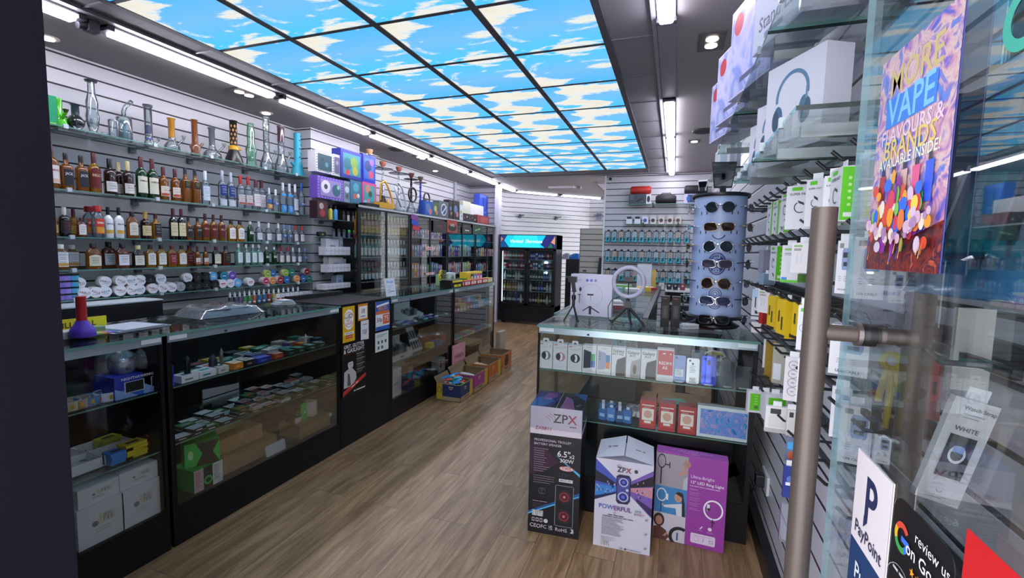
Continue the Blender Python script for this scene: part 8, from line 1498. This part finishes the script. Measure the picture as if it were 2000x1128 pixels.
hang('white_panel_box', 'box', 1868, 1915, 1925, 600, 765, .40, -10, M('#c9c5c0', .5), None, 'plain off-white upright box behind the glass door', pin=False)
def strap(f, w, h, *_): f.text('Watch Strap', w * .12, h * .42, w * .14, '#2c2c30', .02); f.lines(-w * .2, h * .36, w * .6, 2, h * .03, '#8a8a90', .001); f.text('WHITE', 0, h * .22, w * .17, '#2c2c30', .01); f.rect(-w * .3, -h * .25, w * .3, h * .16, '#232630'); f.arc(0, -h * .02, w * .17, w * .24, '#e8eaf0', 0, 360, 18, .8); f.rect(-w * .12, 0, w * .12, h * .06, '#7aa0d8'); f.arc(-w * .05, -h * .38, w * .05, w * .07, '#7a4a4a', 180, 360, 10); f.lines(-w * .3, -h * .44, w * .6, 2, h * .02, '#8a8a90', .001)
o = hang('watch_strap_pack', 'pack', 1795, 1868, 1871, 765, 985, .335, 6, M('#d4d2d6', .4), strap, 'white watch strap pack tilted behind the glass door'); o.rotation_euler[1] = rad(14)
# ---------------------------------------------------------------- open glass door
DX = .28
a = MB(); a.box(DX - .005, .02, .02, DX + .005, .915, 2.35, GL('#fafdfd', .0, .01, .55), {'b': GL('#cfe8ee', .6, .05, 1, '#9fc4d0')}); o = struct('door_1', a)
HB = M('#5e534e', .42, .35); zt = at(1615, 404, x=.215).z; zr = at(1650, 660, x=.24).z
for x_, nm in ((.215, 'handle'), (.345, 'handle')):
    a = MB(); a.cyl((x_, .83, .62), (x_, .83, zt), .0175, HB, n=24); h = link(nm, a.mesh(nm), o)
    if nm and x_ < .3: h['label'] = 'taupe metal handle bar on the shop side'
a = MB(); a.cyl((.215, .83, zr), (.345, .83, zr), .0125, HB, n=18); a.cyl((DX - .012, .83, zr), (DX - .006, .83, zr), .018, M('#8a7c78', .3, .8), n=20); a.cyl((DX - .007, .83, zr), (DX + .012, .83, zr), .0175, BK, n=20); link('handle_tube', a.mesh('handle_tube'), o)
for i in range(2): a = MB(); a.cyl((.215, .83, .75), (.345, .83, .75), .0125, HB, n=18)
link('handle_tube', a.mesh('handle_tube'), o)
def onglass(name, cat, y0, y1, z0, z1, base, draw, lb, off=.0005, rnd=0):
    w, h = y1 - y0, z1 - z0; a = MB(); bm = M(base, .35) if isinstance(base, str) else base
    if rnd: a.rbox(-w / 2, -.0012, 0, w / 2, 0, h, bm, rnd, 6)
    else: a.box(-w / 2, -.0012, 0, w / 2, 0, h, bm)
    l = MB(); draw(l.face((0, -.0012, h / 2), (1, 0, 0), (0, 0, 1)), w, h)
    return Proto(name, cat, [('backing_sheet', a, None), ('print', l, 0)]).put((DX - .005 - off, (y0 + y1) / 2, z0), -90, lb)
def vape(f, w, h):
    f.rect(-w / 2, -h / 2, w / 2, h / 2, swirl_mat('poster_paint', ['#2c4ab8', '#7a5ab8', '#c88aa0', '#d8b8b0', '#8a6ab0', '#3a7ad8', '#5a3a7a'], 26, 6, 1.6, .3))
    f.poly([(-w * .5, -h * .5), (w * .5, -h * .5), (w * .5, -h * .3), (w * .1, -h * .36), (-w * .2, -h * .3), (-w * .5, -h * .34)], swirl_mat('poster_dark', ['#1c1020', '#5a1c20', '#8a2c1c', '#2a1438', '#c8542c'], 40, 5, 1.4, .3))
    f.text('MORE', 0, h * .36, w * .25, '#c8b070', .03, 0); f.rect(-w * .36, h * .16, w * .3, h * .29, '#2f7ad8'); f.text('VAPE', -w * .03, h * .225, w * .27, '#7ac0f4', .03); f.text('FLAVOURS &', 0, h * .115, w * .14, '#e8c8dc', .03); f.text('BRANDS', 0, h * .05, w * .18, '#e0c46a', .03); f.text('AVAILABLE INSIDE!', 0, -h * .01, w * .095, '#e8ecd0', .03)
    rr = random.Random(11); cs = ['#e04a2c', '#f0a02c', '#f4d04a', '#d83a5a', '#3aa04a', '#e87a3a', '#8a2c9a', '#2f6ae0', '#f0e0d0', '#d8c0d8', '#c02c3a', '#7ac04a']
    for q in range(5): x_ = -w * .32 + q * w * .16; f.rect(x_ - w * .045, -h * .22, x_ + w * .045, -h * .06, ['#a83040', '#c8c4a8', '#d8b0a8', '#e05a8a', '#3a5ae0'][q]); f.rect(x_ - w * .02, -h * .06, x_ + w * .02, -h * .03, '#3a3440')
    for q in range(90): x_, z_ = rr.gauss(0, .2) * w, -h * .24 + rr.gauss(0, .07) * h; f.circ(x_, z_, w * rr.uniform(.02, .055), rr.choice(cs), 10, w * rr.uniform(.03, .07)) if abs(x_) < w * .42 else None
    for q in range(30): x_ = rr.uniform(-.44, .44) * w; z_ = -h * .36 + abs(x_) * .3 + rr.uniform(-.02, .02) * h; f.circ(x_, z_, w * rr.uniform(.02, .04), rr.choice(['#d8b0c8', '#e8c8d8', '#b088b0']), 8)
    for q in range(16): x_ = rr.uniform(-.4, .4) * w; z_ = rr.uniform(-.49, -.38) * h; f.poly([(x_, z_), (x_ + w * .01, z_), (x_ + w * .03, z_ + h * .07)], rr.choice(['#e87a3a', '#e04a2c', '#4a5ae0', '#f4c06a']))
onglass('shop_poster', 'poster', .625, .827, 1.404, 1.70, '#3a3a80', vape, 'colourful vape flavours poster taped to the open glass door')
def paypoint(f, w, h):
    f.rect(-w / 2, -h / 2, w / 2, h * .02, '#173a6a'); f.poly([(-w * .5, -h * .5), (-w * .1, -h * .5), (-w * .3, -h * .3), (-w * .5, -h * .26)], '#5a9ae0'); f.rect(-w / 2, h * .02, w / 2, h / 2, '#e9dfe2')
    f.arc(w * .0, h * .34, w * .07, w * .17, '#1f2a54', -92, 92, 16); f.rect(-w * .15, h * .18, -w * .05, h * .34 + w * .17, '#1f2a54'); f.rect(-w * .06, h * .34 + w * .07, w * .0, h * .34 + w * .17, '#1f2a54'); f.rect(-w * .06, h * .34 - w * .17, w * .0, h * .34 - w * .07, '#1f2a54'); f.poly([(-w * .15, h * .14), (-w * .05, h * .18), (-w * .05, h * .22), (-w * .15, h * .2)], '#1f2a54')
    f.text('PayPoint', 0, h * .1, w * .225, '#2a2c50', .012); f.text('Push', 0, -h * .12, w * .3, '#e8eef6', .03)
onglass('payment_sticker', 'sticker', .678, .793, .86, 1.139, '#e9dfe2', paypoint, 'white and navy PayPoint Push sticker on the glass door')
def goog(f, w, h):
    cx, cz, r0, r1 = -w * .3, h * .2, w * .085, w * .14
    f.arc(cx, cz, r0, r1, '#dc4a38', 40, 150); f.arc(cx, cz, r0, r1, '#e8b62c', 150, 205); f.arc(cx, cz, r0, r1, '#3aa050', 205, 300); f.arc(cx, cz, r0, r1, '#3f74e0', 300, 355); f.rect(cx, cz - w * .03, cx + r1, cz + w * .022, '#3f74e0')
    f.text('review us', w * .2, h * .33, w * .14, '#f0f0f2', .0); f.text('on Google', w * .16, h * .18, w * .17, '#f4f4f6', .008)
    for q in range(5):
        x_, z_, s_ = -w * .06 + q * w * .105, h * .04, w * .045; f.poly([(x_ + (s_ if k % 2 == 0 else s_ * .42) * math.sin(rad(36 * k)), z_ + (s_ if k % 2 == 0 else s_ * .42) * math.cos(rad(36 * k))) for k in range(10)], '#f0a02c')
    f.arc(-w * .25, -h * .26, w * .26, w * .265, '#d8d8dc'); f.arc(-w * .25, -h * .26, w * .09, w * .1, '#d8d8dc'); f.text('tap here', -w * .25, -h * .08, w * .06, '#c8c8cc')
    f.arc(0, 0, 0, 0.0001, '#ffffff', n=3)
onglass('review_plaque', 'sign', .543, .672, .985, 1.132, '#0e0e11', goog, 'black rounded plaque reading review us on Google', rnd=.02)
a = None
onglass('warning_sticker', 'sticker', .40, .532, .90, 1.168, '#c81e22', lambda f, w, h: (f.poly([(-w * .5, -h * .5), (w * .5, -h * .5), (w * .5, h * .02), (-w * .1, h * .12), (-w * .5, h * .2)], '#17171a'), f.poly([(-w * .5, h * .2), (-w * .5, h * .14), (-w * .1, h * .0), (-w * .18, h * .05), (w * .5, -h * .12), (w * .5, -h * .06), (-w * .06, h * .1), (0, h * .05)], '#f0dc1e'), f.text('Z', w * .05, -h * .22, w * .5, '#f0dc1e', .02)), 'red, black and yellow sticker beside the review plaque')
onglass('round_sticker', 'sticker', .50, .56, 1.60, 1.66, GL('#e8f4f2', .05), lambda f, w, h: f.arc(0, 0, w * .3, w * .48, '#2fa08a', 40, 320), 'teal ring sticker high on the open glass door')
# bagged display pack with printed glass flask, hanging by the door
p0, p1 = ypx(1862, .35, 1.5), ypx(2040, .35, 1.5); h_ = .25; w_ = p0 - p1
a = MB(); a.box(-w_ / 2, -.012, 0, w_ / 2, .012, h_, M('#5d6a7c', .4)); l = MB(); f = l.face((0, -.012, h_ / 2), (1, 0, 0), (0, 0, 1))
f.poly([(-w_ * .5, -h_ * .5), (w_ * .5, -h_ * .5), (w_ * .5, -h_ * .38), (-w_ * .5, -h_ * .3)], '#4a9ad8'); f.poly([(-w_ * .4, -h_ * .3), (w_ * .12, -h_ * .3), (w_ * .3, h_ * .1), (w_ * .22, h_ * .22), (-w_ * .02, h_ * .22), (-w_ * .18, h_ * .1)], '#1c5c6c'); f.poly([(-w_ * .28, -h_ * .28), (w_ * .05, -h_ * .28), (w_ * .2, h_ * .08), (-w_ * .02, h_ * .1)], '#2a8a94'); f.poly([(-w_ * .36, -h_ * .26), (-w_ * .32, -h_ * .26), (-w_ * .1, h_ * .14), (-w_ * .13, h_ * .14)], '#b8d8f0'); f.poly([(w_ * .0, h_ * .22), (w_ * .2, h_ * .22), (w_ * .24, h_ * .4), (w_ * .08, h_ * .4)], '#7a8494'); f.poly([(w_ * .18, -h_ * .25), (w_ * .3, -h_ * .25), (w_ * .48, h_ * .3), (w_ * .4, h_ * .3)], '#22242e'); f.text('C', w_ * .1, h_ * .44, h_ * .14, '#3a5ac0')
b = sagbag(w_ * 1.15, .06, .05, GL('#9ad0ee', .35, .1, 1.6, '#6ab4e0'), 4)
o = Proto('display_pack', 'pack', [('printed_card', a, None), ('print', l, 0), ('plastic_base', b, None)]).put((.35, (p0 + p1) / 2, 1.375), -90 + 14, 'blue bagged pack printed with a teal glass flask behind the door')
